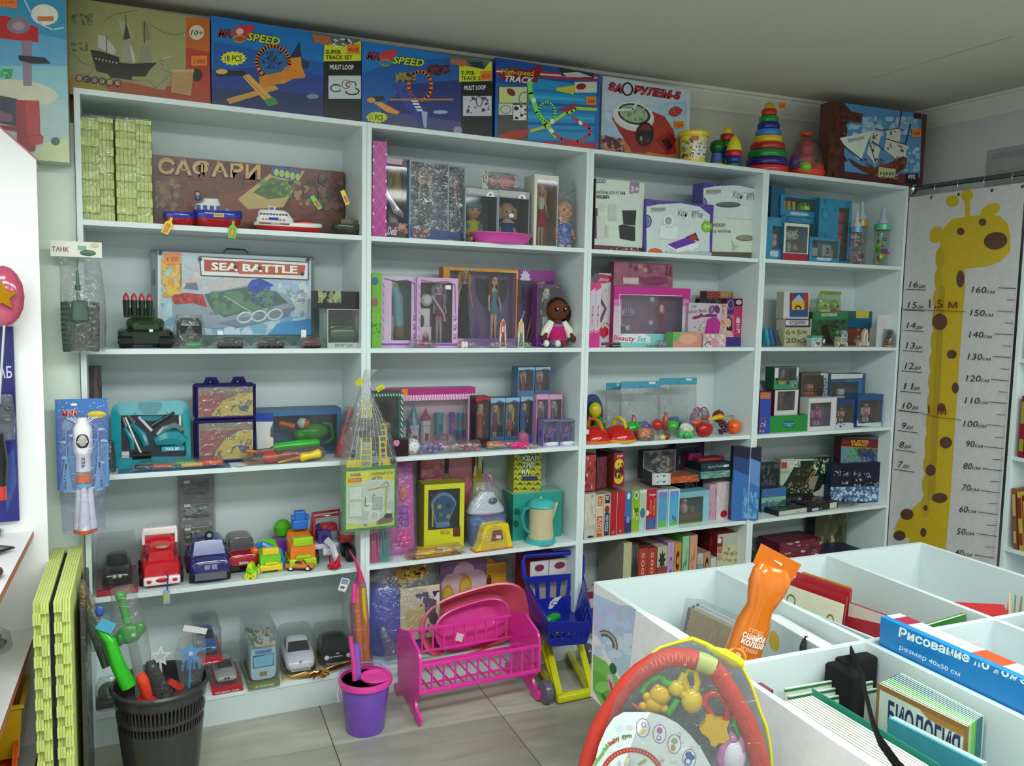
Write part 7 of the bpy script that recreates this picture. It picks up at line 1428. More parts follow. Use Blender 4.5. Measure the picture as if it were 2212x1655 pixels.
def caul(r_):
 g=G(5512,'soft');rn=random.Random(3);g.ba((0,0,.034),(.03,.026,.026))
 for k in rg(26):a=rn.uniform(0,6.28);b_=rn.uniform(.1,1.4);g.ba((cos(a)*cos(b_)*.028,sin(a)*cos(b_)*.024,.036+sin(b_)*.022),.009,6334,n=8,m=6)
 oj(g,'curd',pa=r_)
 for k in rg(6):a=k*1.05+.2;oj(G(2267).ba((cos(a)*.026,sin(a)*.022,.016),(.016,.012,.016),n=10,m=6),'leaf',pa=r_)
fruit('pale green toy cauliflower at the shelf edge','toy_cauliflower',1275,.045,caul,cat='toy vegetable')
fruit('big red toy tomato next to the cauliflower','toy_tomato',1500,.045,lambda r_:(one('fruit',5242,(-.008,0,.034),(.036,.03,.034))(r_),one('fruit_half',5242,(.014,.004,.032),(.03,.028,.032))(r_)))
fruit('orange slice of toy fruit resting behind the big tomato','toy_carrot',1400,.1,lambda r_:one('fruit',6544,(0,0,.055),(.03,.02,.018))(r_))
fruit('yellow toy banana lying on top of the grapes and plums','toy_banana',1650,.08,lambda r_:(oj(G(6662).tu([(-.046,0,.068),(-.02,-.006,.078),(.01,-.006,.082),(.036,0,.074),(.05,0,.07)],[.004,.011,.013,.009,.003],n=12),'fruit',pa=r_)))
fruit('dark red toy plum under the banana at the back','toy_plum',1660,.14,lambda r_:(one('fruit',3643,(0,0,.074),(.03,.026,.03))(r_),oj(G(1642).tu([(0,0,.1),(.006,0,.108)],.002,n=5),'stem',pa=r_)))
def grapes(r_):
 rn=random.Random(6)
 for k in rg(30):a=rn.uniform(0,6.28);b_=rn.uniform(-1.2,1.3);oj(G(2044,'gl').ba((cos(a)*cos(b_)*.018,sin(a)*cos(b_)*.018,.034+sin(b_)*.026),.0085,n=10,m=6),'grape',pa=r_)
fruit('bunch of dark purple toy grapes','toy_grapes',1718,.055,grapes)
fruit('orange toy orange at the right end of the fruit','toy_orange',1850,.07,lambda r_:(one('fruit',6942,(0,0,.034),.034)(r_),one('navel',2861,(-.026,-.02,.034),.004)(r_)))
def hamper(r_):
 for dx,c in((-.018,5690),(.02,5690)):oj(G(c,'gl').tu([(dx+.034*cos(rd(t)),.006*sin(rd(t*2)),.055+.042*sin(rd(t)))for t in rg(0,360,20)],.0036,n=6,cd0=True),'hoop',pa=r_)
 oj(G(6736,'fm').ba((0,0,.05),(.045,.03,.042)),'clear_wrap',pa=r_);oj(G(6544).ba((.02,-.01,.05),(.022,.016,.01)),'orange_dish',pa=r_);oj(G(6737).ba((-.015,0,.03),(.02,.016,.022)),'white_cup',pa=r_)
fruit('round clear pack with pink hoops holding toy dishes','toy_dish_pack',1440,.16,hamper,.02,'toy dishes')
fruit('purple folded plastic plates before the pink hooped pack','toy_plates',1330,.1,lambda r_:oj(G(4173,'gl').rb((-.045,-.01,.052),(.03,.02,.066),.004),'plates',pa=r_),cat='toy dishes')
fruit('toy lemon wedge and brown cutlet in film at the shelf edge','toy_food_pack',1020,.02,lambda r_:(one('lemon',6707,(-.008,0,.012),(.016,.012,.012))(r_),one('cutlet',4063,(.018,.006,.014),(.016,.012,.014))(r_)),cat='toy food')
P=put(1100,Z3,.05);oj(G(6757,'fm').tu([(-.02,0,.02),(0,-.01,.035),(.02,0,.02)],[.012,.018,.01],n=8),'crumpled_film','crumpled clear film beside the cauliflower','packaging',TM(P.x,.05,Z3),K3)
P=put(1800,Z3,.12);oj(G(5410,'gl').tu([(-.034,0,.02),(-.03,0,.09),(.024,0,.094),(.034,0,.02)],.0028,n=6),'clear_case','grey wire handle of a clear case behind the toy orange','case',TM(P.x,.13,Z3-.018),K3)
tag(T('price_tag','white paper tag on the leftmost red teapot','tag',TM(put(105,Z3,.01).x,.012,Z3+.055),K3),6735,.012,.02,0,0,0)
# UNIT 4, SHELF 3 : robots
view(1630,580,4.473)
R4='boxed robots on the third shelf'
def rt(pa,x,y,z,H,c1,c2,nm='robot',kind=0):
 g=G(c1,'pl');g.rb((-H*.14,-H*.06,H*.42),(H*.14,H*.08,H*.72),H*.03);g.rb((-H*.09,-H*.08,H*.74),(H*.09,H*.06,H*(.95 if kind else .9)),H*.03)
 for s in(-1,1):g.rb((s*H*.11-H*.06,-H*.08,0),(s*H*.11+H*.06,H*.06,H*.2),H*.02,c2);g.rb((s*H*.09-H*.045,-H*.04,H*.18),(s*H*.09+H*.045,H*.05,H*.44),H*.02);g.rb((s*H*.23-H*.05,-H*.05,H*.34),(s*H*.23+H*.05,H*.05,H*.7),H*.03,c2);g.ba((s*H*.04,-H*.085,H*.84),(H*.022,H*.012,H*.018),7178,n=6,m=4)
 g.box((-H*.08,-H*.075,H*.52),(H*.08,-H*.06,H*.64),c2)
 o=oj(g,nm,pa=pa);o.matrix_local=TM(x,y,z);return o
def rbox(l,a,b_,t_,y,c,nn,wn,c1,c2,art=None,li=0,h=None,D=.06,kind=0,rot=0,sj=None,sc=1):
 o,M,w_,h_=wbox('robot_box',l,'toy robot',Z3,a,b_,t_,D,c,y=y,win=wn,nn=nn,art=art,gr=R4,li=li,h=h,rot=rot,sj=sj)
 wh=h_*(wn[3]-wn[1])*.92*sc;wh=min(wh,w_*(wn[2]-wn[0])*1.6);rt(o,w_*(wn[0]+wn[2])/2,D*.5,h_*(1-wn[3])+.002,wh,c1,c2,kind=kind);return h_
hT=hg(300,1430,.05,Z3)
bx('robot_box','flat green TOBOT box lying under the white robot boxes',TB,Z3,130,510,1430,.1,983,y=.035,art=lambda A:(A.fi(1004),A.p(J(26,149,29,147,37,147,40,150,38,153,28,154),947),A.t('TOBOT',275,1525,385,1525,34,3095,4,485,0,4)),sj=522,gr=R4)
h1=rbox('white robot box with a dark red robot, lower of the stacked pair',185,415,1175,.05,6315,3389,(.12,.06,.85,.78),2822,1622,li=hT+.001,sj=3642,art=lambda A:(A))
rbox('white and green TOBOT box with a grey robot, top of the stack',185,420,845,.055,6315,2526,(.16,.02,.9,.6),5452,2505,li=hT+h1+.002,sj=924,h=.105,art=lambda A:(A.p(J(18,106,42,109,42,118,18,117),1807),A.p(J(20,106,32,105,32,112,22,112),862),A.t('ТОБОТ',222,1118,310,1118,30,6304,4,841,0,4),A.n(310,1040,415,1150,[4231,1705],14,24,4)))
bx('robot_box','blue box with an orange top at the left end of the robot shelf',TB,Z3,38,145,1195,.09,911,y=.03,art=lambda A:(A.fi(1312),A.p(J(3,120,15,120,15,126,3,126),5763),A,A,A.n(45,1440,110,1590,[5852,5284],12,20,3)),sj=3643,gr=R4)
P=put(95,Z3,.12);r_=T('bagged_toy_figure','bagged toy figure in a dark blue outfit above the orange topped box','toy',TM(P.x,.16,Z3),R4);rt(r_,0,0,.1,.12,888,5787);OB(G(1287).rb((-.03,-.01,0),(.03,.03,.1),.004),'blue_carton');bag(r_,[(.09,0,0,.034,.03),(.2,0,0,.034,.03),(.235,0,0,.026,.014)],c=5916)
rbox('brown box with an amber robot behind the magenta robot box',430,700,1010,.12,2925,1242,(.04,.05,.78,.95),5343,3282,rot=0,art=lambda A:(A.p(J(64,101,71,101,71,145,64,145),5894),*[A.t(ch,660,1235-k*30+0,695,1235-k*30,26,1663,4)for k,ch in en('SRNEHS'[::1])],A))
rbox('Cool Robot box with a black and white robot dog shape',712,1045,1020,.1,1729,1707,(.02,.16,.8,.98),6336,842,art=lambda A:(A.p(J(70,102,105,102,104,106,71,107),6315),A,A,A,A.e(920,1150,50,80,1793),A.p(J(96,107,104,107,104,124,96,124),1772)))
rbox('white box with a magenta robot plane',512,780,1255,.03,6315,4191,(.06,.15,.8,.88),5269,6234,kind=1,art=lambda A:(A,A,A,A,A))
rbox('blue topped box with a red and white robot, second from the right',782,955,1270,.035,1308,2926,(.05,.22,.95,.8),5726,6315,art=lambda A:(A,A.p(J(78,144,96,150,96,156,78,156),5895),A.n(785,1440,880,1535,[5915,1748],16,18,3),A,A))
rbox('blue topped box with a pink and white robot, rightmost',985,1225,1225,.045,1330,2926,(.06,.18,.95,.88),6210,6715,art=lambda A:(A,A.p(J(98,146,122,148,122,153,98,152),5915),A.n(995,1410,1100,1500,[5873,2570],18,20,3),A,A))
# UNIT 3, SHELF 4 : puzzles and games
view(1250,950,5.015)
PG='puzzle and game boxes on the fourth shelf'
def sp(l,a,b_,t_,yb,c,art=None,sj=None,D=.2,y=None,h=None,z=Z4,grp=PG,nm='puzzle_box',li=0,rot=0,cat='puzzle box',ti=0,top=None):
 return bx(nm,l,cat,z+li,a,b_,t_,D,c,y=y,yb=yb,art=art,sj=sj or c,gr=grp,h=h,rot=rot,ti=ti,top=top)
view(1250,950,5.015)
def uvt(fn):
 def f(A):A.uv=True;fn(A)
 return f
def vt(A,s,x,y0,y1,hh,c,b=2):
 vs,fs=tmesh(s,b);e=A.L*6e-5;V=[]
 for u,v in vs:V.append(A.m(x+v*hh,y0+(y1-y0)*u))
 A.g.add([A.p3(*p)for p in V],fs,c,A.k);A.L+=1
ROW=[('white marble grey spine puzzle box, leftmost of the upright row',55,172,590,5893,4651,uvt(lambda A:(A.n(0,20,100,80,[6314,5472],12,20,2),vt(A,'XL',60,3,9,20,1684),A,A.e(60,95,30,2.5,1263)))),('cream spine puzzle box with orange 260 PUZZLE print',175,258,600,6292,4208,uvt(lambda A:(A.r(25,4,85,26,5303),vt(A,'260',35,6,24,40,6713),A,A.r(20,50,90,98,5323),vt(A,'PUZZLE',32,54,90,48,7134)))),('cream spine puzzle box with the number 24 on dark blue',262,335,590,6291,4208,uvt(lambda A:(A.r(15,2,90,22,866),vt(A,'24',28,4,14,50,7134,3),A.e(50,36,36,9,4083),A.r(15,44,90,98,1287),vt(A,'STEP PUZZLE',34,50,88,36,6737)))),('plain red spine game box, left one of two',335,408,572,4843,5872,uvt(lambda A:(A.ri(50,93,16,2,3,6610),A.r(94,0,100,100,6673)))),('plain red spine game box, right one of two',410,492,565,5243,4063,uvt(lambda A:(A.ri(50,93,16,2,3,6610),))),('blue spine puzzle box with a light blue jigsaw piece',492,566,560,1772,1724,uvt(lambda A:(A.p(Q(0,60,100,70,100,100,0,100),1668),A.e(50,12,24,8,5936),A.star(50,68,34,22,3435,6,.3),A,A))),('lime green spine puzzle box with a small figure',566,645,552,4262,3384,uvt(lambda A:(A.e(60,12,26,9,6335),A.e(60,12,16,6,1751),A.n(20,42,90,72,[1762,7131],10,18,4)))),('pale green spine puzzle box with tiny pictures',648,725,545,5492,6313,uvt(lambda A:(A,A.e(50,57,36,12,1770),A.n(10,70,95,100,[3875,5515],8,20,3),A.r(0,0,100,8,6334)))),('red Origami puzzle box with a spotted dog picture',728,842,540,5244,3664,uvt(lambda A:(A.e(4,58,22,7,7136),A.t('Origami',22,16,96,16,5,7136,2),vt(A,'Origami',66,24,66,18,7043),vt(A,'puzzle',34,28,62,18,6623),A.r(10,72,92,98,1751),A))),('light blue spine box with a violet top panel',845,955,545,5495,5474,uvt(lambda A:(A.r(8,6,92,94,2634),A.r(8,6,92,20,3394),A.p(Q(8,84,50,78,92,84,92,96,8,96),3466),A))),('light blue spine box with a violet top panel, rightmost upright one',960,1082,540,5516,4674,uvt(lambda A:(A.r(14,5,90,94,2655),A.r(14,5,90,20,3415),A.p(Q(14,88,50,83,90,88,90,95,14,95),3066),A.ri(48,74,7,4,3,2490),A.ri(66,80,7,4,3,5288))))]
hh0=None
for i,(l,a,b_,t_,c,sd,ar)in en(ROW):
 yy=.008+.0045*i*(1 if i<9 else .6)
 o,M,w_,h_=sp(l,a,b_,t_,None,c,ar,sd,.19,y=yy,top=5451 if i not in(3,4)else 4125);hh0=h_ if i==0 else hh0;hlast=h_
def spine(*cs):return uvt(lambda A:A.n(0,0,100,100,list(cs),24,14,3))
sp('tall red game box standing on the marble grey puzzle box',62,180,120,None,4884,spine(6273,1684,4884,4884,4064),3643,.12,y=.03,li=.2,h=.152)
sp('dark red and purple game box standing second on the upright row',190,300,185,None,3264,spine(1265,4084,2465,1664),1264,.1,y=.05,li=.2,h=.135,rot=18)
sp('yellow and red game box with a dark monster print, standing on the row',372,490,160,None,4043,uvt(lambda A:(A.e(50,34,40,16,6683),A.e(50,74,42,17,6683),A.n(15,30,85,76,[1222,2842],16,15,3),A.t('Игра',30,14,80,12,7,7135,2))),2862,.12,y=.05,li=.2,h=.15,rot=8)
sp('dark boxed game with grey picture, standing behind the pair of flat boxes',690,1045,165,None,1684,uvt(lambda A:(A.n(0,0,100,100,[2505,3367],30,16,3),A.l(Q(2,3,98,3,98,98,2,98,2,3),2.5,4210),A.n(35,20,80,80,[4209,2926],16,12,5))),842,.04,y=.15,li=.2,h=.13)
sp('dark blue game box with robot print at the shelf back',1020,1330,95,None,864,uvt(lambda A:(A.n(10,20,90,100,[1706,2948],36,12,3),A.l(Q(12,10,88,8,88,60,12,60,12,10),1.6,2548),A.t('POLI',38,68,80,68,11,5474,3),A)),443,.05,y=.2,h=.36)
for k in rg(2):
 o,M,w_,h_=bx('card_game_box',('white ended card game box, bottom one of the flat pair','white ended card game box, top one of the flat pair')[k],'card game',Z4+.2+k*.0262,795,995,400,.13,6315,y=.035,rot=-14,h=.026,art=uvt(lambda A:(A.r(6,10,94,90,5915),A.n(24,30,74,74,[1264,2526],12,9,4),A.r(90,10,93,90,5384),A.r(8,10,11,90,5384))),sj=863,top=1705,gr=PG)
 if k:g=G(k='pr');A=Art(g,M,'t',w_,.13,d=.026);A.uv=True;A.n(5,5,95,95,[4231,5915],26,16,4);oj(g,'printed_lid',pa=o)
sp('flat orange and red game box lying right of the card games',1000,1310,425,None,5723,spine(6164,6607,4083,5723),4083,.12,y=.06,li=.192,h=.03,top=4945)
sp('magenta box reading ACC standing behind the orange flat box',1185,1330,325,None,3646,uvt(lambda A:(A.n(0,0,100,100,[4067,3245],12,20,2),A.t('ACC',22,80,70,78,14,7116,3))),2844,.05,y=.15,li=.215,h=.09)
sp('red flat box lying under the tilted blue cat print box',1300,1580,345,None,4484,spine(5305,4884,4064),3643,.06,y=.1,li=.275,h=.012)
sp('dark green wizard game box lying over the pink animal sets',1325,1650,400,None,864,uvt(lambda A:(A.n(0,0,100,100,[884,863],12,20,2),A.t('Harry Potter',22,68,78,60,34,4252,3),A.r(74,36,92,66,6336))),443,.12,y=.05,li=.24,h=.034)
sp('teal flat game box under the dark green one',1320,1640,500,None,2610,spine(3032,1768,5889,4272),1746,.12,y=.045,li=.205,h=.033)
def pigs(l,a,b_,t_,c,art,y,D=.07,li=0,h=None):return sp(l,a,b_,t_,None,c,art,c,D,y=y,h=h,li=li,nm='figure_set_box',cat=TB)
o,M,w_,h_=wbox('figure_set_box','light blue windowed box with a pink toy pig in a garden',TB,Z4,1075,1405,575,.08,3874,y=.06,win=(.02,.18,.8,.96),nn=1806,gr=PG,art=uvt(lambda A:(A.r(80,20,100,100,4295),A,A.r(0,92,80,100,3424),A)))
g=G(2902).box((.004,.01,0),(w_*.8,.07,h_*.3));oj(g,'brown_ground',pa=o)
g=G(6233);g.ba((w_*.3,.03,h_*.44),(w_*.1,.02,h_*.18));g.ba((w_*.3,.028,h_*.7),(w_*.07,.016,h_*.11));[g.tu([(w_*(.3+s*.05),.03,h_*.3),(w_*(.3+s*.07),.02,h_*.2)],.005,n=6)for s in(-1,1)];[g.ba((w_*(.3+s*.04),.028,h_*.82),(.004,.003,.006),n=6,m=4)for s in(-1,1)];oj(g,'toy_pig',pa=o)
oj(G(4183).tu([(w_*.58,.03,h_*.26),(w_*.58,.03,h_*.48)],.008,n=8),'toy_plant',pa=o)
pigs('slim pink animal figure pack beside the windowed garden box',1405,1480,590,5832,spine(5791,6674,5371,6233),.07,.05,h=.17);pigs('white box with small animal prints, right of the pink pack',1485,1625,580,6294,uvt(lambda A:(A.n(0,0,100,100,[6314,6715],10,20,2),A,A,A.e(60,86,26,10,5244))),.07,.05,h=.175)
def blue(A):A.uv=True;A.fi(1309).p(Q(0,30,100,45,100,100,0,100),1773).p(Q(0,0,100,0,100,20,0,12),844).p(Q(58,14,98,20,98,54,58,48),3014).n(40,56,96,98,[3455,2214],34,11,6)
P0=at(1330,300,y=.09);
bx('toy_box','large tilted dark blue box sticking out at the right end of the puzzle shelf',TB,Z4+.004,1648,1945,105,.045,1309,y=.03,rot=-22,art=blue,sj=865,h=.34,gr=PG)
# UNIT 4, SHELF 4 : brick sets
view(1630,940,5.515)
LG='building brick set boxes on the fourth shelf'
bx('brick_set_box','dark grey brick set box in the left back corner','brick set',Z4,10,285,240,.06,863,y=.18,art=uvt(lambda A:(A.n(0,0,100,100,[1284,2527],60,11,3),)),sj=442,gr=LG,h=.215)
def sw(A):A.fi(862).p(J(28,29,47,28,29,56),5493).p(J(28,29,74,28,76,30,51,31,38,54,28,68),5493).r(318,322,385,400,5283).t('STARS',405,345,545,340,34,7156,4,1263,.1,3).t('WARS',410,385,545,380,34,7156,4,1263,.1,3);[A.ri(x,442,12,16,4,2947)for x in(325,362,398)];A.n(480,350,700,490,[3367,1684],26,20,3).n(700,280,880,460,[2985,5913],36,26,4).l(J(61,56,70,43),9,5784).l(J(63,57,73,44),9,6204).n(380,560,700,690,[3767,5451],50,18,5).p(J(65,50,76,48,70,65,64,64),4209).p(J(69,69,78,64,80,59,87,57,86,74,70,72),5472)
bx('brick_set_box','dark brick set box reading STARS WARS with a spaceship','brick set',Z4,288,885,290,.05,5051,y=.17,art=sw,sj=4230,gr=LG,rot=-3)
def sp1(A):A.fi(423).p(J(89,62,150,60,148,83,88,73),2150).n(900,620,1480,790,[3854,5516],60,34,3).n(910,700,1400,780,[6337,3012],20,24,5)
def sp2(A):
 sp1(A)
 for x,y in((940,425),(1050,430),(1180,435),(1300,450),(1200,515),(1035,550),(1180,580)):A.n(x,y,x+85,y+(60 if y<500 else 34),[4233,2949,5474],12,16,x)
 A.n(1290,560,1480,620,[5474,1727],12,16,4).e(1420,725,30,30,6315)
o,M,w_,hs_=bx('brick_set_box','large dark blue SPACE brick set box with a grey spaceship','brick set',Z4,895,1500,345,.05,866,y=.1,art=sp2,sj=866,gr=LG,rot=-9)
def sh(A):A.fi(2547).p(J(103,3,151,5,150,16,103,13),2842).p(J(103,13,150,16,150,17,103,14),5383).t('SUPER',1140,90,1365,98,34,6623,4,1621,.2,4).t('HERO',1155,125,1340,132,30,6664,4,1621,.2,4).r(1050,62,1115,104,4064).p(J(103,14,118,15,130,35,103,33),3011).n(1110,160,1230,260,[1804,2665],20,24,3).p(J(125,20,140,19,148,28,144,32,130,29),1289).n(1230,160,1400,270,[1264,2884],16,22,4).n(1030,260,1500,370,[3832,2569],50,26,5)
bx('brick_set_box','red topped brick set box reading SUPER HERO with green figures','brick set',Z4+hs_+.001,1020,1508,30,.05,1726,y=.1,art=sh,sj=1642,gr=LG,rot=-6)
bx('brick_set_box','small blue and green brick set box at the left front','brick set',Z4,75,365,535,.05,1771,y=.1,art=uvt(lambda A:(A.r(0,0,100,42,1772),A.r(0,38,100,60,4272),A.n(0,52,100,100,[1746,3408],34,12,3),A.t('CITY',8,30,40,28,12,887,4,5496,0,3))),sj=1284,gr=LG,h=.115)
def flat(l,a,b_,y,D,h_,c,fr,rot,li=0,toppal=None):
 o,M,w_,hh=bx('brick_set_box',l,'brick set',Z4+li,a,b_,800,D,c,y=y,rot=rot,art=fr,sj=843,top=c,h=h_,gr=LG)
 g=G(k='pr');A=Art(g,M,'t',w_,D,d=h_);A.uv=True;A.n(3,3,97,97,toppal,60,11,5);oj(g,'printed_lid',pa=o);return o
flat('flat dark brick set box with a white end label, left front',275,632,.015,.17,.026,1284,uvt(lambda A:(A.fi(843),A.r(4,12,98,92,5893),A,A.t('CE',62,80,72,80,24,1263,2),A)),4,0,[1706,2968,1284,4210,2127])
flat('flat dark purple brick set box with two white labels, beside the labelled grey one',640,990,.02,.15,.036,1244,uvt(lambda A:(A.fi(843),A.r(12,55,34,88,5895),A.r(72,15,96,92,6314),A,A.t('CE',37,82,45,82,20,5454,2))),5,0,[2484,1264,3745,1666,2864])
r_=mb('bag of grey green brick pieces behind the flat purple box',1080,[2546,2967,1725,3367],.12,.022,20,5,.06,Z4,LG,D=.07)
bx('brick_set_box','small grey brick set box lying behind the flat front ones','brick set',Z4,300,560,690,.06,1685,y=.13,h=.05,art=spine(1685,2926,5473,1264),sj=1263,gr=LG)
# UNITS 3 & 4, BOTTOM SHELF
view(1250,950,5.015)
BS='puzzle and game boxes on the bottom shelf'
BR=[('grey cream spine puzzle box with black letters',462,550,1125,5470,4209,5470,uvt(lambda A:(A,A))),('black and grey spine game box',552,620,1140,1263,1684,2505,uvt(lambda A:(A.n(0,0,100,30,[2926,1684],10,20,2),A.r(5,60,90,80,5894),A))),('red 500 piece puzzle box, left one',625,725,1185,4883,2863,3284,uvt(lambda A:(vt(A,'500',34,6,38,34,6651,1),A.r(14,42,86,56,6715),A))),('red 500 piece puzzle box, right one',727,822,1180,4883,2863,3284,uvt(lambda A:(vt(A,'500',34,6,38,34,6651,1),A.r(14,40,86,54,6715),A))),('red and cream spine box with a black splash',828,935,1165,4484,3284,5872,uvt(lambda A:(A.r(0,0,100,30,5471),A.star(50,20,40,22,1263,8,.4),A.p(Q(0,60,50,64,40,74,70,86,0,96),5871)))),('lilac spine puzzle box with an oval badge',938,1010,1115,5434,4171,5413,uvt(lambda A:(A.ri(55,33,20,10,4,3331),A.n(0,60,100,100,[4675,5875],10,20,3)))),('ochre orange spine puzzle box with a C letter',1014,1088,1125,5804,4144,6226,uvt(lambda A:(A.ri(50,26,24,10,8,3282,a0=40,a1=320),))),('mint green spine game box with a bright green top',1098,1170,1050,4291,2646,2666,uvt(lambda A:(A.n(20,10,80,60,[1766,1284],8,10,3),A.p(Q(10,78,90,78,90,100,10,100),1283),A.t('АС',18,92,84,92,10,6736,3)))),('peach spine game box right of the mint one',1178,1258,1040,6229,4187,5848,uvt(lambda A:(A.n(20,8,80,50,[5386,4145],8,10,3),A,A.r(10,82,80,100,1263)))),('teal ochre small puzzle box with a face print',1265,1330,1235,3431,3346,4210,uvt(lambda A:(A.r(0,0,100,20,5473),A.ri(50,36,30,22,6,5869)))),('ochre small puzzle box with a C letter',1335,1405,1225,5407,3346,5008,uvt(lambda A:(A.ri(50,40,28,26,10,3283,a0=40,a1=320),))),('small white box at the end of the lower spine row',1410,1480,1280,5894,4210,5472,None)]
for i,(l,a,b_,t_,c,sd,tp,ar)in en(BR):sp(l,a,b_,t_,None,c,ar,sd,.2,y=.03+.003*i,z=Z0,grp=BS,top=tp)
o,M,w_,h_=sp('white and red puzzle box lying flat at the left end of the bottom shelf',60,330,1290,None,5873,None,5452,.24,y=-.01,z=Z0,grp=BS,h=.14,li=0);g=G(k='pr');A=Art(g,M,'t',w_,.24,d=.14);A.uv=True;A.r(0,0,100,70,5873).n(10,8,90,60,[2505,4210],10,10,3).p(Q(0,70,30,66,36,60,44,68,70,70,76,62,84,70,100,68,100,100,0,100),4464);oj(g,'printed_lid',pa=o)
sp('dark red puzzle box standing in front of the flat white one',145,310,1370,None,4064,uvt(lambda A:(A.r(30,30,70,90,5285),A)),3243,.1,y=-.04,z=Z0,grp=BS,h=.1)
sp('purple puzzle box lying beside the dark red one',330,460,1330,None,3668,spine(4089,3267,5351),3247,.2,y=0,z=Z0,grp=BS,h=.12,top=4089)
sp('orange brown puzzle box between the purple box and the cream spine',470,545,1390,None,4524,spine(5345,4083),3683,.14,y=-.012,z=Z0,grp=BS,h=.09,top=4104)
def pzl(A):A.fi(5891).p(J(148,103,178,101,178,112,156,116,148,117),5472).p(J(147,106,156,105,156,116,148,117),4063).e(1523,1092,26,32,6715).n(1480,1165,1785,1320,[5428,4207],40,26,3).r(1490,1180,1550,1230,5346)
sp('beige and dark red puzzle box reading ПАЗЛ with a red puzzle piece',1475,1788,1030,None,5891,pzl,3643,.1,y=.06,z=Z0,grp=BS,top=4484)
sp('dark red game box behind the beige ПАЗЛ box',1395,1480,1010,None,3643,uvt(lambda A:(A,A.r(0,30,100,100,3345))),2842,.15,y=.1,z=Z0,grp=BS)
P=put(1760,Z0,-.01);g=G(4043,'pr');g.pm(Q(-.05,0,.055,0,.055,.05,.04,.045,.036,.06,.05,.07,0,.13,-.025,.1,-.02,.085,-.032,.08,-.04,.095,-.05,.07),0,.02);g.box((-.03,-.0008,.03),(-.014,0,.05),6231);g.ba((.01,-.0008,.04),(.01,.001,.012),6715);oj(g,'puzzle_piece_box','dark red jigsaw shaped pack leaning before the beige ПАЗЛ box','puzzle box',TM(P.x,.02,Z0+0,0,0,4),BS)
view(780,1180,3.485)
for i,(a,b_,l)in en(((1262,1400,'red and white lip print box, left one behind the blue toy cart'),(1405,1560,'red and white lip print box, right one behind the blue toy cart'))):
 o,M,w_,h_=bx('game_box',l,TB,Z0,a,b_,250,.14,5894,y=.08,sj=4464,top=4865,art=uvt(lambda A:(A.r(0,0,100,22,6315),A.e(50,10,26,5,4065),A.p(Q(0,22,100,22,100,100,0,100),5873),A)),gr='boxes on the bottom shelf behind the cart',h=.3)
view(1630,940,5.515)
B4='brick set boxes on the rightmost bottom shelf'
o_=lambda l,a,b_,t_,c,pal,y,D,li,h,sd,rot=0:bx('brick_set_box',l,'brick set',Z0+li,a,b_,t_,D,c,y=y,art=spine(*pal),sj=sd,gr=B4,h=h,rot=rot,top=sd)
o_('olive and yellow brick set box at the far left bottom',20,210,1350,2523,(2944,3784,1282,4123),.06,.18,0,.17,1683)
o_('black brick set box lying under the maroon one',215,780,1330,862,(1284,2967,442,4231),.05,.2,0,.135,863)
o_('maroon and pink brick set box lying on the black one',290,785,1160,3264,(5410,3685,2464,6273,4147),.07,.15,.137,.1,2844)
o_('purple brick set box at the bottom right',800,1260,1240,1666,(2888,4192,1244,3729,5474),.04,.2,0,.16,1265)
o_('tall olive brick set box standing at the back of the bottom shelf',690,1070,930,2524,(4207,2944,1262,5450,1683),.19,.06,0,.39,1262)
# UNIT 2, BOTTOM SHELF AND THE FLOOR IN FRONT
view(780,1180,3.485)
U2='large toys in the bottom of the second bookcase'
P=put(320,Z0,.1);M=TM(P.x,.13,Z0);r_=T('bagged_toy_set','large clear bag with a blue toy basin and a printed truck card','toy set',M,U2)
g=G(1713,'gl');g.lf([(0,-.02,-.02,.1,.04),(.03,-.02,-.02,.13,.05),(.2,-.07,-.02,.09,.05),(.27,-.08,-0,.05,.04)],'z',18,2.6);O('blue_basin')
g=G(6315,'gl');g.tu([(-.12,.06,.12),(-.1,.06,.26),(-0,.06,.33),(.08,.07,.35)],[.02,.03,.034,.02],n=10,flat=.5);O('grey_rim')
g=G(5870,'pr');g.box((-.03,-.076,.06),(.13,-.074,.26));M2=M@TM(-.03,-.077,.06,0,0,-6);g2=G(k='pr');A=Art(g2,TM(0,0,0),'f',.16,.21);A.uv=True;A.fi(6292).n(30,12,100,90,[6314,1667],30,15,3).p(Q(60,20,92,30,90,66,64,60),2067).e(85,64,12,12,1243).p(Q(10,46,60,36,64,70,20,82),5868)
o=OB(g,'printed_card');o.matrix_local=TM(0,0,0,0,0,0);g2.v=[tuple(TM(-.03,-.0768,.058)@Ve(v))for v in g2.v];OB(g2,'card_picture')
g=G(4163,'pr');g.box((-.02,-.04,0),(.1,-.038,.08));g.v=[tuple(TM(0,-.02,.27,0,0,-24)@Ve(v))for v in g.v];g3=G(842,'pr');rn=random.Random(3)
for k in rg(40):x_,z_=rn.uniform(-.018,.09),rn.uniform(.002,.07);g3.box((x_,-.041,z_),(x_+rn.uniform(.005,.014),-.0404,z_+rn.uniform(.004,.01)),rn.choice([1242,6246,3322,841]))
g3.v=[tuple(TM(0,-.02,.27,0,0,-24)@Ve(v))for v in g3.v];O('brown_card');OB(g3,'card_print')['kind']='stuff'
g=G(7578,'fm');g.lf([(0,0,-.02,.14,.08),(.12,0,-.02,.17,.09),(.26,0,0,.16,.08),(.36,.02,.02,.12,.05)],'z',18,2.6,cap=False);g.tu([(-.11,-.1,.14),(-.1,-.12,.1),(-.07,-.13,.03)],[.012,.02,.035],n=8);O('clear_bag')
g=G(3683);g.lf([(0,-.06,0,.06,.04),(.12,-.07,0,.05,.04)],'z',12,3);O('brown_box')
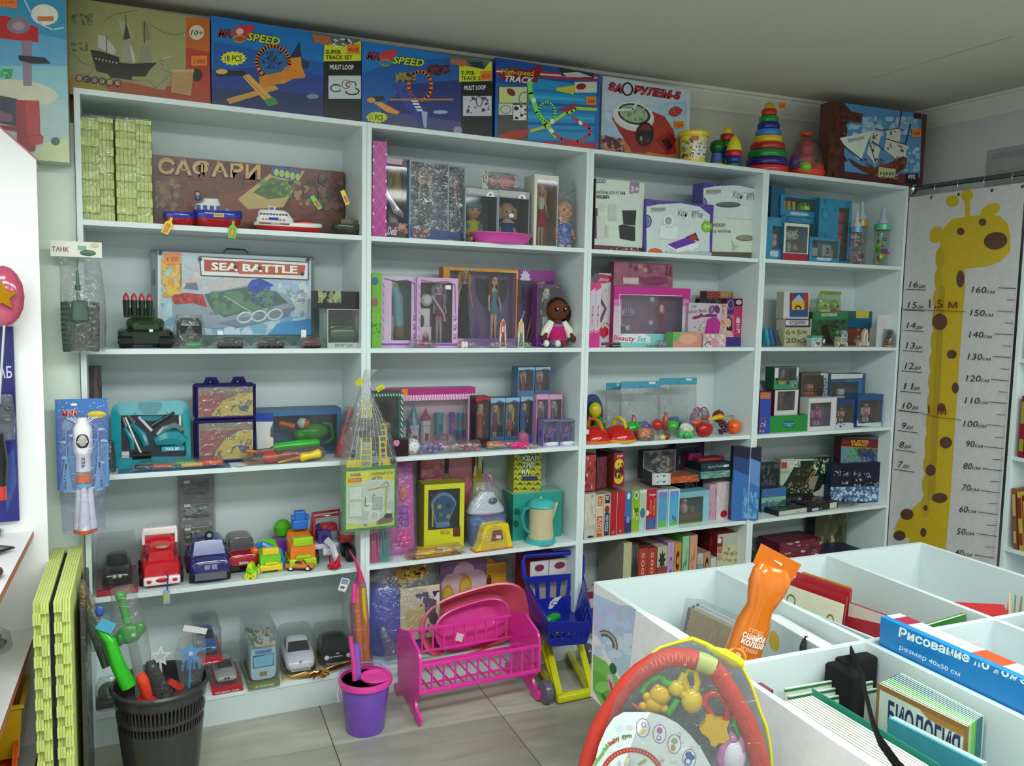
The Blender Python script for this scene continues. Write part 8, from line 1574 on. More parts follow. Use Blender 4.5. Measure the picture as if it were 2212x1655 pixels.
P=put(850,Z0,.18);s=wid(555,1140,.18,Z0)/585;M=TM(P.x,.2,Z0);r_=T('doll_furniture_pack','cream plastic cradle set with a pink printed card, behind the pink bath','toy set',M,U2)
ht=min(hg(850,60,.18,Z0),.38)
g=G(6246,'pl');g.pm([(s*290*cos(rd(a))*.98,ht*.3+ht*.68*sin(rd(a)))for a in rg(-26,207,12)]+[(-s*240,0),(s*240,0)],0,.05);g.rb((s*92,-.01,.05),(s*250,0,ht*.84),.006,6224);g.ba((s*115,-.012,ht*.62),(.01,.008,.026),2882);O('cradle_end')
g=G(4591,'pr');M2=M@TM(-s*250,-.013,.06);g.box((-s*250,-.0125,.06),(s*92,-.0105,ht*.93));g2=G(k='pr');A=Art(g2,M2,'f',s*342,ht*.93-.06);A.uv=True
A.fi(4171).e(50,62,46,46,6274).e(24,40,22,20,6274).e(50,24,24,22,6274).e(78,38,22,20,6274).r(4,60,98,100,6274).e(16,62,14,24,5824).e(16,62,10,18,6265).e(54,46,14,20,5824).e(54,46,10,15,6265).p(Q(26,66,62,46,66,66,32,84),5410).t('ИГРУШКА',41,26,57,26,4,5284,1)
O('card_back');g2.v=[tuple(TM(-s*250,-.013,.06)@Ve(v))for v in g2.v];OB(g2,'printed_card')
def bath(l,cx,cz_,y,rx,rz,d,c,rot,g0='pl'):
 o=T('toy_bath',l,'toy bath',TM(cx,y,cz_,0,-14,rot),U2);n=32;e=2.8
 def sec(sx,sz,yy):return[(sx*math.copysign(abs(cos(t))**(2/e),cos(t)),yy,sz*math.copysign(abs(sin(t))**(2/e),sin(t)))for t in[2*pi*i/n for i in rg(n)]]
 L_=[sec(rx*1.04,rz*1.06,.006),sec(rx*1.04,rz*1.06,-.002),sec(rx,rz,-.004),sec(rx*.94,rz*.92,.01),sec(rx*.8,rz*.76,d*.85),sec(rx*.72,rz*.66,d),sec(.001,.001,d)]
 vs=sum(L_,[]);g=G(c,g0);g.add(vs,[(j*n+i,(j*n+(i+1)%n),((j+1)*n+(i+1)%n),((j+1)*n+i))for j in rg(len(L_)-1)for i in rg(n)],None,None,True);oj(g,'tub',pa=o)
 L2=[sec(rx*1.04,rz*1.06,.006),sec(rx*.98,rz*.96,.012),sec(rx*.84,rz*.8,d),sec(rx*.76,rz*.7,d+.004)];vs=sum(L2,[]);g=G(c,g0);g.add(vs,[(j*n+i,j*n+(i+1)%n,(j+1)*n+(i+1)%n,(j+1)*n+i)for j in rg(3)for i in rg(n)],None,None,True);oj(g,'outer_shell',pa=o);return o
c_=at(880,560,y=.02);bath('large salmon pink toy bath leaning behind the pink cradle',c_.x,c_.z,.03,wid(500,1290,0,Z0)/2,.115,.1,6949,-9)
c_=at(850,590,y=-.01);o=bath('small hot pink toy bath leaning inside the larger bath',c_.x,c_.z,-.005,wid(585,1130,-.02,Z0)/2,.078,.06,6511,-9);tag(o,7116,.03,.03,-.07,-.008,-.03,0,0,'price_tag',30)
CX0,CX1=1.03,1.495
r_=T('doll_cradle','hot pink plastic doll cradle with slatted sides on rockers','doll cradle',TM(0,0,.012))
for X in(CX0,CX1):
 pl=Q(-.045,.075,-.03,.215,-.045,.255,-.09,.265,-.165,.288,-.215,.27,-.265,.256,-.286,.228,-.288,.105,-.27,.082,-.235,.07,-.25,.04,-.27,.03,-.285,.034,-.3,.022,-.298,0,-.275,-.01,-.235,-.002,-.17,.022,-.11,.022,-.06,.002,-.03,-.01,-.008,-.004,-0,.018,-.012,.03,-.03,.03,-.05,.05)
 g=G(6892,'pl');n=len(pl);t_=.009
 A_=[(X-t_/2,y,z)for y,z in pl];B_=[(X+t_/2,y,z)for y,z in pl];g.add(A_+B_,[(i,(i+1)%n,n+(i+1)%n,n+i)for i in rg(n)]);g.add(A_,[tuple(rg(n-1,-1,-1))]);g.add(B_,[tuple(rg(n))]);e_=OB(g,'end_panel')
 for i,(y,z,ry_,rz_)in en(((-.1,.22,.016,.014),(-.15,.238,.014,.016),(-.205,.222,.016,.014),(-.09,.17,.014,.02),(-.24,.18,.012,.02),(-.15,.185,.02,.013),(-.2,.15,.016,.014),(-.11,.125,.016,.013),(-.25,.13,.01,.014),(-.17,.12,.012,.01),(-.14,.16,.01,.008))):
  oj(G(4848,'pl').ba((X,y,z),(.0052,ry_*.75,rz_*.8),n=6,m=4),'cut_out',pa=e_)
def rail(y0,z0,h_,nm):oj(G(6892).rb((CX0,y0-.004,z0),(CX1,y0+.004,z0+h_),.002,n=1),nm,pa=r_)
rail(-.282,.197,.013,'rail');rail(-.282,.1,.016,'rail');rail(-.05,.232,.011,'rail');rail(-.05,.146,.009,'rail');rail(-.05,.1,.012,'rail');rail(-.21,.098,.008,'rail')
for i in rg(10):
 x=CX0+(i+1)*(CX1-CX0)/10.6;OB(G(6892).box((x-.003,-.285,.115),(x+.003,-.279,.198)),'slat');OB(G(6892).box((x-.003,-.053,.15),(x+.003,-.047,.233)),'slat');OB(G(6892).box((x-.003,-.28,.102),(x+.003,-.05,.107)),'base_slat')
r_=T('toy_shopping_cart','toy shopping cart with a blue basket, yellow frame and grey wheels','shopping cart',TM(0,0,0))
X0_,X1_=1.56,1.83;B0,B1=1.53,1.725
g=G(6302,'pl');yf=-.33
fo=[(1.552,yf,0),(1.705,yf,0),(1.66,yf+.17,.17),(1.60,yf+.16,.17)]
def bar(g,a,b_,w_=.012,h_=.012,c=None):g.tu([a,b_],w_,n=4,c=c)
for a,b_ in(((1.552,yf,.022),(1.706,yf,.022)),((1.56,yf,.03),(1.6,-.15,.165)),((1.7,yf,.03),(1.74,-.15,.165)),((1.6,-.15,.165),(1.74,-.15,.165)),((1.57,-.3,.022),(1.64,.1,.022)),((1.7,-.3,.022),(1.82,.1,.022)),((1.57,-.28,.05),(1.585,-.14,.14)),((1.82,.1,.03),(1.76,-.1,.17)),((1.64,.1,.03),(1.62,-.1,.17))):g.tu([a,b_],.014,n=6)
O('frame','yellow frame');OB(G(6302).rb((1.548,-.345,.004),(1.71,-.31,.034),.01),'front_foot')
for x,y,rr in((1.515,-.305,.043),(1.84,-.06,.04)):o=T('wheel',me=None,pa=r_);bpy.data.objects.remove(o);o=OB(G(2948,'pl').lt([(1e-4,-.016),(rr*.6,-.016),(rr*.95,-.014),(rr,-.006),(rr,.006),(rr*.95,.014),(rr*.6,.016),(1e-4,.016)],ax='x',n=26),'wheel','grey plastic wheel');o.matrix_local=TM(x,y,rr)
g=G(871,'pl');FT=[(1.527,-.285,.3),(1.722,-.285,.268)];BTt=[(1.59,.04,.36),(1.865,.04,.345)];FB=[(1.545,-.27,.2),(1.705,-.27,.185)];BB=[(1.615,.03,.2),(1.82,.03,.195)]
def quadwall(a0,a1,b0,b1,nm,gaps=(.25,.85),n=7):
 L_=Ve(a0),Ve(a1),Ve(b0),Ve(b1)
 def P_(u,v):return(L_[0].lerp(L_[1],u)).lerp(L_[2].lerp(L_[3],u),v)
 g=G(871,'pl');nr=(L_[1]-L_[0]).cross(L_[2]-L_[0]).normalized()*.0022
 def qd(u0,v0,u1,v1):
  c4=[P_(u0,v0),P_(u1,v0),P_(u1,v1),P_(u0,v1)];vs=[p+nr for p in c4]+[p-nr for p in c4];g.add(vs,[(0,1,2,3),(7,6,5,4),(0,4,5,1),(1,5,6,2),(2,6,7,3),(3,7,4,0)])
 qd(0,0,1,gaps[0]);qd(0,gaps[1],1,1)
 for i in rg(n+1):u=i/n;qd(max(0,u-.035),gaps[0],min(1,u+.035),gaps[1])
 oj(g,nm,pa=r_)
quadwall(FB[0],FB[1],FT[0],FT[1],'basket_front',(.32,.6));quadwall(BB[0],BB[1],BTt[0],BTt[1],'basket_back',(.42,.86),5);quadwall(FB[0],BB[0],FT[0],BTt[0],'basket_side',(.35,.8),8);quadwall(FB[1],BB[1],FT[1],BTt[1],'basket_side',(.35,.8),8);quadwall(FB[0],FB[1],BB[0],BB[1],'basket_base',(.4,.5),4)
g=G(871);g.tu([FT[0],FT[1],BTt[1],BTt[0]],.006,n=8,cd0=True);O('basket_rim')
hl,hr=(1.585,.05,.452),(1.862,.05,.436);g=G(872);g.tu([BTt[0],(1.583,.045,.43),(1.592,.05,.452),(1.855,.05,.438),(1.868,.05,.42),BTt[1]],.0105,n=10);O('handle')
a=at(1450,425,y=.035);g=G(6316,'pr');g.pm([(a.x-.03,a.z-.02),(a.x-.012,a.z-.02),(a.x+.02,a.z+.012),(a.x+.034,a.z+.026),(a.x+0,a.z+.024),(a.x-.022,a.z+.008)],.0255,.027);g.ba((a.x,.0255,a.z),(.017,.002,.009),871,n=12,m=6);g.ba((a.x,.0245,a.z),(.013,.002,.006),n=12,m=6);O('white_sticker')
g=G(6736,'pr').box((1.60,-.003+0,.33),(1.601,.012,.338));O('price_tag')
FV='toy vegetables in the blue cart basket'
for l,nm,x,y,z,rot,r3,c in(('green toy cucumber on top in the cart basket','toy_cucumber',1.65,-.1,.232,20,(.045,.018,.016),1023),('yellow toy banana at the front of the cart basket','toy_banana',1.632,-.2,.22,8,(.04,.012,.011),6302),('lime green toy pepper at the right of the cart basket','toy_pepper',1.69,-.17,.222,-50,(.03,.014,.013),3483),('yellow green toy pear at the left of the cart basket','toy_pear',1.6,-.12,.22,70,(.022,.016,.016),4684),('small yellow toy lemon behind the cart banana','toy_lemon',1.615,-.155,.224,20,(.016,.012,.012),5884),('dark green toy leaf piece under the cart banana','toy_leaf',1.61,-.21,.208,0,(.02,.014,.008),1383)):
 g=G(c,'gl');a=r3[0];g.tu([(-a,0,-a*.1),(-a*.7,0,a*.05),(0,0,a*.15),(a*.7,0,a*.05),(a,0,-a*.1)],[r3[1]*.2,r3[1]*.85,r3[1],r3[1]*.8,r3[1]*.2],n=12);oj(g,nm,l,'toy vegetable',TM(x,y,z-.003,rot),FV)
view(0,0,1);bx_,by_=.852,-.225
r_=T('toy_bucket','purple toy bucket with a pink rim and wringer','bucket',TM(bx_,by_,0))
g=G(3734,'pl');g.lt(Q(.056,.002,.062,0,.066,.008,.084,.178),n=36);g.lt(Q(.082,.178,.062,.012,.0001,.01),n=36,c=3313);O('bucket')
g=G(6912,'pl');g.lt(Q(.084,.168,.091,.168,.093,.178,.091,.187,.083,.188,.082,.178),n=36)
n=20
O('rim','pink rim');g=G(6912);g.lt(Q(.052,.19,.05,.196,.044,.196,.04,.176,.0001,.174),(.03,-.018,0),n=28);O('wringer','pink wringer cup');[OB(G(1646).box((.014+i*.01,-.05,.1755),(.018+i*.01,.01,.1762)),'wringer_slot')for i in rg(4)]
OB(G(4174).tu([(.088*cos(rd(a)),.03+.06*sin(rd(a))*.4,.185+.03*sin(rd(a)))for a in rg(0,181,20)],.003,n=6),'bucket_handle');OB(G(5875).tu([(-.09,0,.175),(-.1,-.01,.15),(-.096,-.01,.12)],.004,n=6),'handle_clip')
r_=T('toy_mop','pink and purple toy mop handles standing in the purple bucket','mop',TM(bx_,by_,0));a=at(757,1375,y=-.2)-Ve((bx_,by_,0));OB(G(6511).tu([(-.035,0,.1),(a.x*.6-.01,a.y*.5,.24),(a.x,a.y,a.z)],[.008,.009,.008],n=10),'pink_handle');a=at(770,1392,y=-.2)-Ve((bx_,by_,0));OB(G(4155).tu([(-.02,.01,.1),(a.x,a.y,a.z)],.013,n=12),'purple_grip')
y=-.03;t0=at(770,1215,y=y);t1=at(775,1240,y=y);b_=at(790,1470,y=-.06);r_=T('bagged_mop','pink netted bag of long yellow toy mop sticks hung on the divider','mop',TM(0,0,0),'toys hung on the bookcase edges')
OB(G(5667,'mt').tu([(t0.x-.018,0,t0.z+.04),(t0.x,y,t0.z),(t1.x+.004,y,t1.z),(t0.x+.012,y-.01,t1.z-.03)],[.002,.005,.009,.016],n=8),'red_tie')
for k,(dx,c)in en(((-.014,6662),(.008,6262))):OB(G(c,'gl').tu([(t1.x+dx+.004,y-.006*k,t1.z-.05),(b_.x+dx,b_.y,b_.z)],[.011,.012],n=10),'yellow_stick')
OB(G(6912).tu([(t1.x-.018,y-.008,t1.z-.03),(t1.x-.02,y-.01,t1.z-.1)],[.009,.01],n=8),'pink_cap')
g=G(7495,'fm');g.lf([(b_.z-.02,b_.x,b_.y,.035,.022),(t1.z-.12,t1.x,y,.034,.022),(t1.z-.04,t1.x+.004,y,.022,.016),(t1.z,t1.x+.002,y,.006,.006)],'z',14,2.2,cap=False);O('net_bag')
y=-.012;c_=at(742,1262,y=y);o=T('hang_tag','white and blue paper tag hanging below the excavator shelf','tag',TM(c_.x,y,c_.z,0,0,18));[tag(o,c,.03,.046,dx,-.001-dy,dz,0,0,'paper_leaf',r2)for c,dx,dy,dz,r2 in((6736,.003,0,-.004,6),(7157,0,.003,0,0))];g=G(3833,'pr').box((-.012,-.0056,.002),(.013,-.005,.02));g.box((-.01,-.0056,-.016),(.006,-.005,-.006),3368);oj(g,'tag_print',pa=o)
view(720,780,2.38);y=-.06
s=wid(50,330,y,Z3)/280;P=put(185,Z3,y);zt=alongv(q(0,545)[1],put(185,Z3,y),Ve((0,0,1))).z;M=TM(P.x,y,zt);r_=T('toy_crane_pack','yellow toy crane in a tied clear bag with a green framed card','toy crane',M,'toys hung on the bookcase edges')
g=G(1004,'pr');g.box((-135*s,-.001,-322*s),(142*s,.001,0));O('card')
g=G(k='pr');M2=M@TM(-118*s,-.001,-308*s);A=Art(g,M2,'f',250*s,292*s);A.uv=True
A.fi(6335).p(Q(0,0,100,0,100,22,60,14,30,22,0,26),6723).p(Q(0,100,0,88,40,96,100,80,100,100),6327).n(20,56,98,86,[5914,6756],24,16,3).t('WADER',8,9,30,9,5,1684,4).r(4,12,31,19,6122).t('ПОЛЕСЬЕ',6,17.5,29,17.5,4,7103,3).t('БАШЕННЫЙ КРАН',52,9,96,9,4.5,3342,3).t('«АГАТ»',52,17,74,17,5.5,3322,3)
A.r(6,26,33,50,4671).r(7,27,32,49,6756).r(6,52,33,80,4671).r(7,53,32,79,6756).l(Q(84,30,80,88),4,5866).l(Q(44,34,88,30),2.4,5867).l(Q(60,34,84,22,88,30),.9,1684).p(Q(62,92,76,84,98,86,96,94,70,97),3366).p(Q(78,82,84,78,96,80,94,87,80,87),1263).l(Q(40,46,38,62,46,62),1.4,842).r(54,48,74,70,4652).r(55,49,73,69,5493).l(Q(54,48,56,42,60,46),1,2967).t('EAC',36,97,44,97,4,1704,1).t('CE',62,97,70,97,4,1704,1)
g.v=[tuple(TM(-118*s,-.001,-308*s)@Ve(v))for v in g.v];O('printed_card')
g=G(6702,'gl')
def lat(x0,x1,z0,z1,yy):
 g=G(6702,'gl');[g.box((x-.003,yy-.003,z0),(x+.003,yy+.003,z1))for x in(x0,x1)];n_=int((z1-z0)/.02)
 for i in rg(n_+1):z=z0+(z1-z0)*i/n_;g.box((x0,yy-.002,z-.003),(x1,yy+.002,z+.003))
 return oj(g,'lattice_beam','yellow lattice beam',pa=r_)
lat(-40*s,12*s,0,150*s,.01);lat(60*s,92*s,0,210*s,.016);lat(-34*s,12*s,230*s,320*s,.012)
g=G(2947);g.rb((-120*s,.004,222*s),(70*s,.02,244*s),.003);g.rb((-46*s,0,150*s),(60*s,.026,232*s),.006);O('crane_cab','grey crane cab');g=G(6702);g.rb((-115*s,0,0),(-40*s,.02,40*s),.004);g.rb((70*s,0,0),(138*s,.02,30*s),.004);g.ba((-84*s,-.004,70*s),(.012,.008,.014),841);g.ba((122*s,-.004,24*s),(.01,.008,.014),841);O('crane_base')
g=G(7578,'fm')
for k in rg(1):g.lf([(-330*s,0,0,150*s,.03),(0,0,0,150*s,.036),(180*s,-10*s,0,118*s,.034),(340*s,-20*s,0,50*s,.02),(420*s,-20*s,0,14*s,.007),(445*s,-14*s,0,22*s,.01),(490*s,16*s,0,42*s,.012)],'z',20,2.2,cap=False)
O('clear_bag')
g=G(7157,'gl')
for k in rg(9):x=(-115+k*28)*s;g.tu([(-20*s+k*.4*s,-.008,410*s),(x*.55-8*s,-.03,250*s),(x,-.035,40*s)],.0005,n=4)
O('film_folds')['kind']='stuff'
g=G(6302,'pr');g.box((-.014,-.001,-.009),(.016,.001,.009));vs,fs=tmesh('CE EAC',2);g.add([(-.011+u*.02,-.0014,-.006+v*.006)for u,v in vs],fs,2521);o=OB(g,'paper_tag','yellow tag');o.matrix_local=TM(48*s,-.012,398*s,0,0,-28);o=OB(G(5882,'pr').box((-.014,-.001,-.01),(.014,.001,.01)),'paper_tag');o.matrix_local=TM(-55*s,-.004,430*s,0,0,-36)
# TRASH BIN WITH SWORDS AND WANDS
r_=T('basket_bin','dark grey slotted plastic bin holding toy swords and star wands','bin',TM(.2,-.345,0))
BN=lambda z:.096+(z/.34)*.034
g=G(1684,'pl');g.lt([(1e-4,.004),(BN(0),0),(BN(.225),.225)],n=48);g.lt([(BN(.25),.25),(BN(.262),.262)],n=48);g.lt([(BN(.305),.305),(BN(.334),.334),(BN(.34)+.006,.334),(BN(.34)+.009,.342),(BN(.34)+.004,.348),(BN(.34)-.003,.345),(BN(.3)-.003,.3)],n=48);O('bin_body')
g=G(1684)
for z0,z1 in((.2255,.25),(.262,.305)):
 z0=z0-0
 for i in rg(72):
  a=2*pi*i/72;da=.022
  for s_ in(0,):g.add([(cos(a-da)*BN(z0),sin(a-da)*BN(z0),z0),(cos(a+da)*BN(z0),sin(a+da)*BN(z0),z0),(cos(a+da)*BN(z1),sin(a+da)*BN(z1),z1),(cos(a-da)*BN(z1),sin(a-da)*BN(z1),z1)],[(0,1,2,3)])
O('slotted_band')['kind']='stuff'
view(160,1240,2.975)
TS='toys standing in the grey bin'
def stick(nm,l,pts,fn=None,cat='toy sword'):
 r2=T(nm,l,cat,TM(0,0,0),TS);return r2
def w3(x,y_,yy):return tuple(at(x,y_,y=yy))
r2=stick('toy_sword','green toy sword in a clear bag, handle up in the bin',None);oj(G(1043,'gl').tu([w3(300,130,-.32),w3(310,180,-.32),w3(340,310,-.33)],[.016,.01,.012],n=10),'grip',pa=r2);oj(G(1043,'gl').ba(w3(300,142,-.32),.016),'pommel',pa=r2);g=G(1023,'gl');c_=Ve(w3(355,385,-.33));g.ba(c_,(.034,.014,.03));g.ba(c_+Ve((-.026,0,-.012)),(.016,.014,.02));g.ba(c_+Ve((.028,0,.012)),(.016,.012,.02));oj(g,'guard',pa=r2);oj(G(4231).tu([w3(375,440,-.335),w3(415,620,-.345),w3(430,800,-.35)],.014,n=4,flat=.3),'blade','grey blade',pa=r2);oj(G(6735,'pr').box(c_+Ve((.006,-.0165,-.004)),c_+Ve((.016,-.0155,.006))),'price_tag',pa=r2)
a,b_=Ve(w3(310,105,-.33)),Ve(w3(420,700,-.345));oj(G(7578,'fm').tu([a+Ve((0,0,.01)),a.lerp(b_,.3),a.lerp(b_,.7),b_],[.03,.045,.045,.03],n=12,flat=.5),'clear_bag',pa=r2)
r2=stick('toy_sword','bright green toy sword with a blue foil tag leaning at the left of the bin',None);oj(G(1462,'gl').tu([w3(140,330,-.38),w3(230,430,-.39),w3(280,580,-.4),w3(350,720,-.4)],[.008,.016,.019,.022],n=12),'sword',pa=r2);oj(G(1433,'gl').ba(w3(165,240,-.385),(.012,.006,.016),1732),'blue_knob',pa=r2);o=oj(G(2655,'pr').box((-.022,-.001,-.016),(.022,.001,.016)),'foil_tag',pa=r2);p_=w3(205,335,-.4);o.matrix_local=TM(p_[0],p_[1],p_[2],0,0,30)
r2=stick('toy_sword','gold handled toy sword leaning against the bookcase edge',None,cat='toy sword');oj(G(5846,'metal').tu([w3(45,60,-.3),w3(60,130,-.3),w3(85,230,-.3)],[.006,.011,.016],n=10),'handle',pa=r2);oj(G(1704).tu([w3(30,120,-.29),w3(110,320,-.31),w3(210,600,-.34)],[.012,.014,.012],n=6,flat=.4),'sheath',pa=r2);oj(G(7156,'fm').tu([w3(30,40,-.3),w3(80,200,-.3),w3(170,480,-.32)],[.012,.026,.024],n=10,flat=.5),'clear_bag',pa=r2)
def starw(l,cx,cy,yy,r_o,c,hole,base):
 r2=stick('star_wand',l,None,cat='toy wand');p_=Ve(w3(cx,cy,yy));pts=[(p_.x+(r_o if i%2==0 else r_o*.45)*sin(pi*i/5+.1),p_.z+(r_o if i%2==0 else r_o*.45)*cos(pi*i/5+.1))for i in rg(10)];ins=[(p_.x+(r_o*.5 if i%2==0 else r_o*.24)*sin(pi*i/5+.1),p_.z+(r_o*.5 if i%2==0 else r_o*.24)*cos(pi*i/5+.1))for i in rg(10)]
 g=G(c,'pl')
 if hole:
  for i in rg(10):j=(i+1)%10;V_=[(pts[i][0],p_.y,pts[i][1]),(pts[j][0],p_.y,pts[j][1]),(ins[j][0],p_.y,ins[j][1]),(ins[i][0],p_.y,ins[i][1])];g.add(V_+[(a[0],a[1]+.004,a[2])for a in V_],[(3,2,1,0),(4,5,6,7),(0,1,5,4),(2,3,7,6)])
 else:g.pm(pts,p_.y-.003,p_.y+.003)
 oj(g,'star',pa=r2);b2=Ve(w3(*base,yy));oj(G(c).tu([p_-Ve((0,0,r_o*.5)),b2],.004,n=8),'stick',pa=r2);return r2,p_
r2,p_=starw('white glittery star wand in the middle of the bin',552,530,-.33,.034,6315,True,(570,760))
r2,p_=starw('blue star wand in a clear header bag at the right of the bin',748,505,-.34,.036,2236,False,(738,760));oj(G(5938).rb((p_.x-.006,p_.y-.006,p_.z-.008),(p_.x+.006,p_.y-.003,p_.z+.004),.001),'white_mark',pa=r2);o=oj(G(6315,'pr').box((-.034,-.001,-.009),(.034,.001,.009)),'header_card',pa=r2);c_=w3(778,358,-.34);o.matrix_local=TM(*c_,0,0,18);oj(G(7578,'fm').lf([(p_.z-.1,p_.x,p_.y,.03,.01),(p_.z,p_.x,p_.y,.045,.014),(p_.z+.05,p_.x+.006,p_.y,.036,.006)],'z',14,3,cap=False),'clear_bag',pa=r2);g=G(2236);[g.tu([(p_.x+d,p_.y+.004,p_.z-.02),(p_.x+d*1.3,p_.y+.006,p_.z-.055)],.004,n=6)for d in(-.018,-.006,.008,.02)];oj(g,'tassels',pa=r2)
r2=stick('toy_knife','red toy sword handle poking out of the middle of the bin',None);oj(G(6903,'gl').tu([w3(425,645,-.4),w3(440,680,-.4),w3(470,780,-.39)],[.012,.016,.015],n=12),'handle',pa=r2);oj(G(6083).tu([w3(440,800,-.39),w3(500,860,-.37)],[.02,.03],n=10),'guard',pa=r2)
r2=stick('toy_pistol','red toy gun piece at the right inside the bin',None,cat='toy gun');oj(G(6083,'gl').tu([w3(610,690,-.34),w3(680,730,-.33),w3(670,820,-.33)],[.01,.014,.018],n=8),'body',pa=r2)
r2=T('bagged_toy','dark bagged toy in front of the silver wand inside the bin','toy',TM(0,0,0),TS);oj(G(2948,'fm').tu([w3(490,560,-.36),w3(520,680,-.36),w3(560,760,-.36)],[.012,.026,.024],n=8,flat=.4),'clear_bag',pa=r2)
r2=T('bagged_toy','dark green bagged toy on the bottom shelf behind the bin','toy',TM(*w3(225,755,-0),0));r2.matrix_world=TM(w3(225,755,.06)[0],.06,Z0);oj(G(543,'gl').ba((0,0,.05),(.035,.03,.03)),'toy',pa=r2);oj(G(842).rb((-.04,-.03,0),(.03,.03,.03),.01),'dark_base',pa=r2);bag(r2,[(0,0,0,.05,.045),(.06,0,0,.044,.04),(.1,0,0,.03,.01)])
# LARGE FOAM MAT STACKS, LOWER LEFT
view(50,1180,3.484);yy=-.53;zz=.68
xl=put(65,zz,yy).x;xr=put(190,zz,yy).x;foam('foam_mat_stack','tall bundle of yellow puzzle mats on the floor, left of the dark mat',(xl,yy,0),-1.5,6,zz,.53,0,'large foam mat bundles on the floor',t=(xr-xl)/6,split=3,bagc=False,ns=24)
xl2=put(225,zz,yy).x;xr2=put(352,zz,yy).x;foam('foam_mat_stack','tall bundle of yellow puzzle mats on the floor, right of the dark mat',(xl2,yy,0),-1.5,6,zz,.53,1,'large foam mat bundles on the floor',t=(xr2-xl2)/6,split=3,bagc=False,ns=24)
g=G(1264,'foam');g.box((0,.012,0),(xl2-xr-.001,.5,zz-.01));oj(g,'foam_mat','dark grey mat between the two yellow puzzle mat bundles','foam mats',TM(xr+.0005,yy,0,-1.5))
g=G(2526,'fm');g.lf([(0,0,0,.01,.2),(.62,0,0,.008,.2)],'z',12,6);o=oj(g,'wrapped_mat','dark film wrapped mat leaning between the yellow bundle and the bookcase','foam mats',TM(.003,-.24,0))
# HEIGHT CHART, ROD, RIGHT RACK, LEFT RACK
CX=3.655;CY0=-.579;CW=.579;CZ0=.25;CH=2.047-.25
M=TM(CX,CY0,CZ0)
g=G(5894,'soft');g.box((0,0,0),(.002,CW,CH),6315);ch=oj(g,'height_chart','white giraffe height chart hanging from a chrome rod beside the bookcases','height chart',M)
g=G(k='pr');A=Art(g,M,'l',CW,CH);view(1900,380,1.84)
YL,BR,DK=6263,2904,1263
A.p(J(12,144,6,144,6,140,8,136,12,133,18,128,18,110,20,80,22,50,24,33,24,28,24,24,26,20,29,17,36,16,43,15,48,16,51,19,52,24,52,30,48,34,43,36,34,37,34,44,32,70,30,100,28,130,26,152,25,166,6,166),YL)
for k in rg(13):y=330+k*82;A.e(240-k*4.8,y,18+0*k,46,5843 if k%1==0 else YL)
A.p(J(24,44,26,44,22,129,19,129),5423)
for x,y,rx,ry in((290,100,26,24),(348,77,24,24)):A.e(x,y,rx,ry,YL)
A.p(J(34,8,36,8,36,18,34,18),YL)
A.e(440,138,44,24,YL,-30).e(226,234,26,34,YL,20)
A.e(410,184,15,15,BR).e(323,221,15,15,BR).e(462,258,47,35,BR,-8)
A.e(322,410,16,34,BR).e(240,580,30,33,BR).e(288,709,20,18,BR).e(302,843,14,22,BR).e(246,920,17,17,BR).e(264,1060,25,23,BR).e(204,1170,20,23,BR).e(240,1280,31,20,BR).e(184,1320,9,12,BR).e(110,1345,26,22,BR).e(80,1430,24,20,BR).e(175,1417,12,17,BR)
for i,n_ in en(rg(16,6,-1)):
 y0=(443,525,606,686,767,848,925,1004,1080,1158)[i];x0=(118,112,108,105,101,97,92,86,78,72)[i]
 nx=34 if n_>9 else 18
 A.t(str(n_),x0,y0,x0+nx,y0+1,26,DK,0,None,.25).t('дм',x0+nx+4,y0+1,x0+nx+28,y0+3,16,DK,0,None,.2)
 A.l([(x0-12,y0+8),(x0+68,y0+11+i)],2.4,DK)
for i,n_ in en(rg(160,30,-10)):
 y0=(464,556,642,730,816,904,997,1076,1164,1250,1336,1424,1508)[i];x0=(368,362,357,352,346,341,335,344,334,328,318,308,300)[i]
 w3_=64 if n_>=100 else 42
 A.t(str(n_),x0,y0,x0+w3_-8,y0+2,26,DK,0,None,.22).t('см',x0+w3_-6,y0+2,x0+w3_+26,y0+4,14,DK,0,None,.2)
tx=lambda y:556-(y-448)*.086
ys=[448,541,632,723,815,905,996,1084,1172,1260,1346,1432,1518]
for i,y in en(ys):
 A.l([(tx(y)-78,y-3-i*.8),(tx(y),y)],2.6,DK if i not in(1,6)else 3725)
 if i<12:
  y2=(y+ys[i+1])/2;A.l([(tx(y2)-42,y2-2),(tx(y2),y2)],2.2,DK)
  for k in rg(1,10):yy=y+(ys[i+1]-y)*k/10;A.l([(tx(yy)-12,yy),(tx(yy),yy+.5)],1.1,2526)
A.t('1,5 м',204,524,316,526,34,4062,1).l(J(10,53,35,54),2.4,3684).t('1 м',200,944,272,950,34,4062,1).l(J(8,93,16,94,24,96,33,97),2.4,3684)
oj(g,'printed_giraffe','yellow giraffe print with a metre scale',pa=ch)
for px,py in((1962,433),(2012,427),(2071,420),(2143,411),(2209,403)):
 p_=at((px-1900)*1.84,(py-380)*1.84,x=CX-.002);o=oj(G(4231,'metal').lt(Q(.003,-.001,.0065,-.0015,.008,0,.0065,.002,.003,.001),ax='x',n=14),'grommet',pa=ch);o.matrix_world=TM(*p_)
r_=T('curtain_rod','chrome rod over the height chart, fixed to the bookcase side','curtain rod',TM(3.668,0,2.09))
OB(G(4231,'metal').tu([(0,-.004,0),(0,-1.6,0)],.0115,n=16),'rod')
g=G(5915,'metal');g.ba((0,-.012,-.002),(.022,.016,.026));O('flange')
for y in(-.01,-.14,-.26,-.39,-.52):OB(G(6315,'metal').tu([(.013*cos(rd(a))-.002,y,-.012+.03*sin(rd(a))*.8)for a in rg(0,360,30)],.001,n=5,cd0=True),'ring')
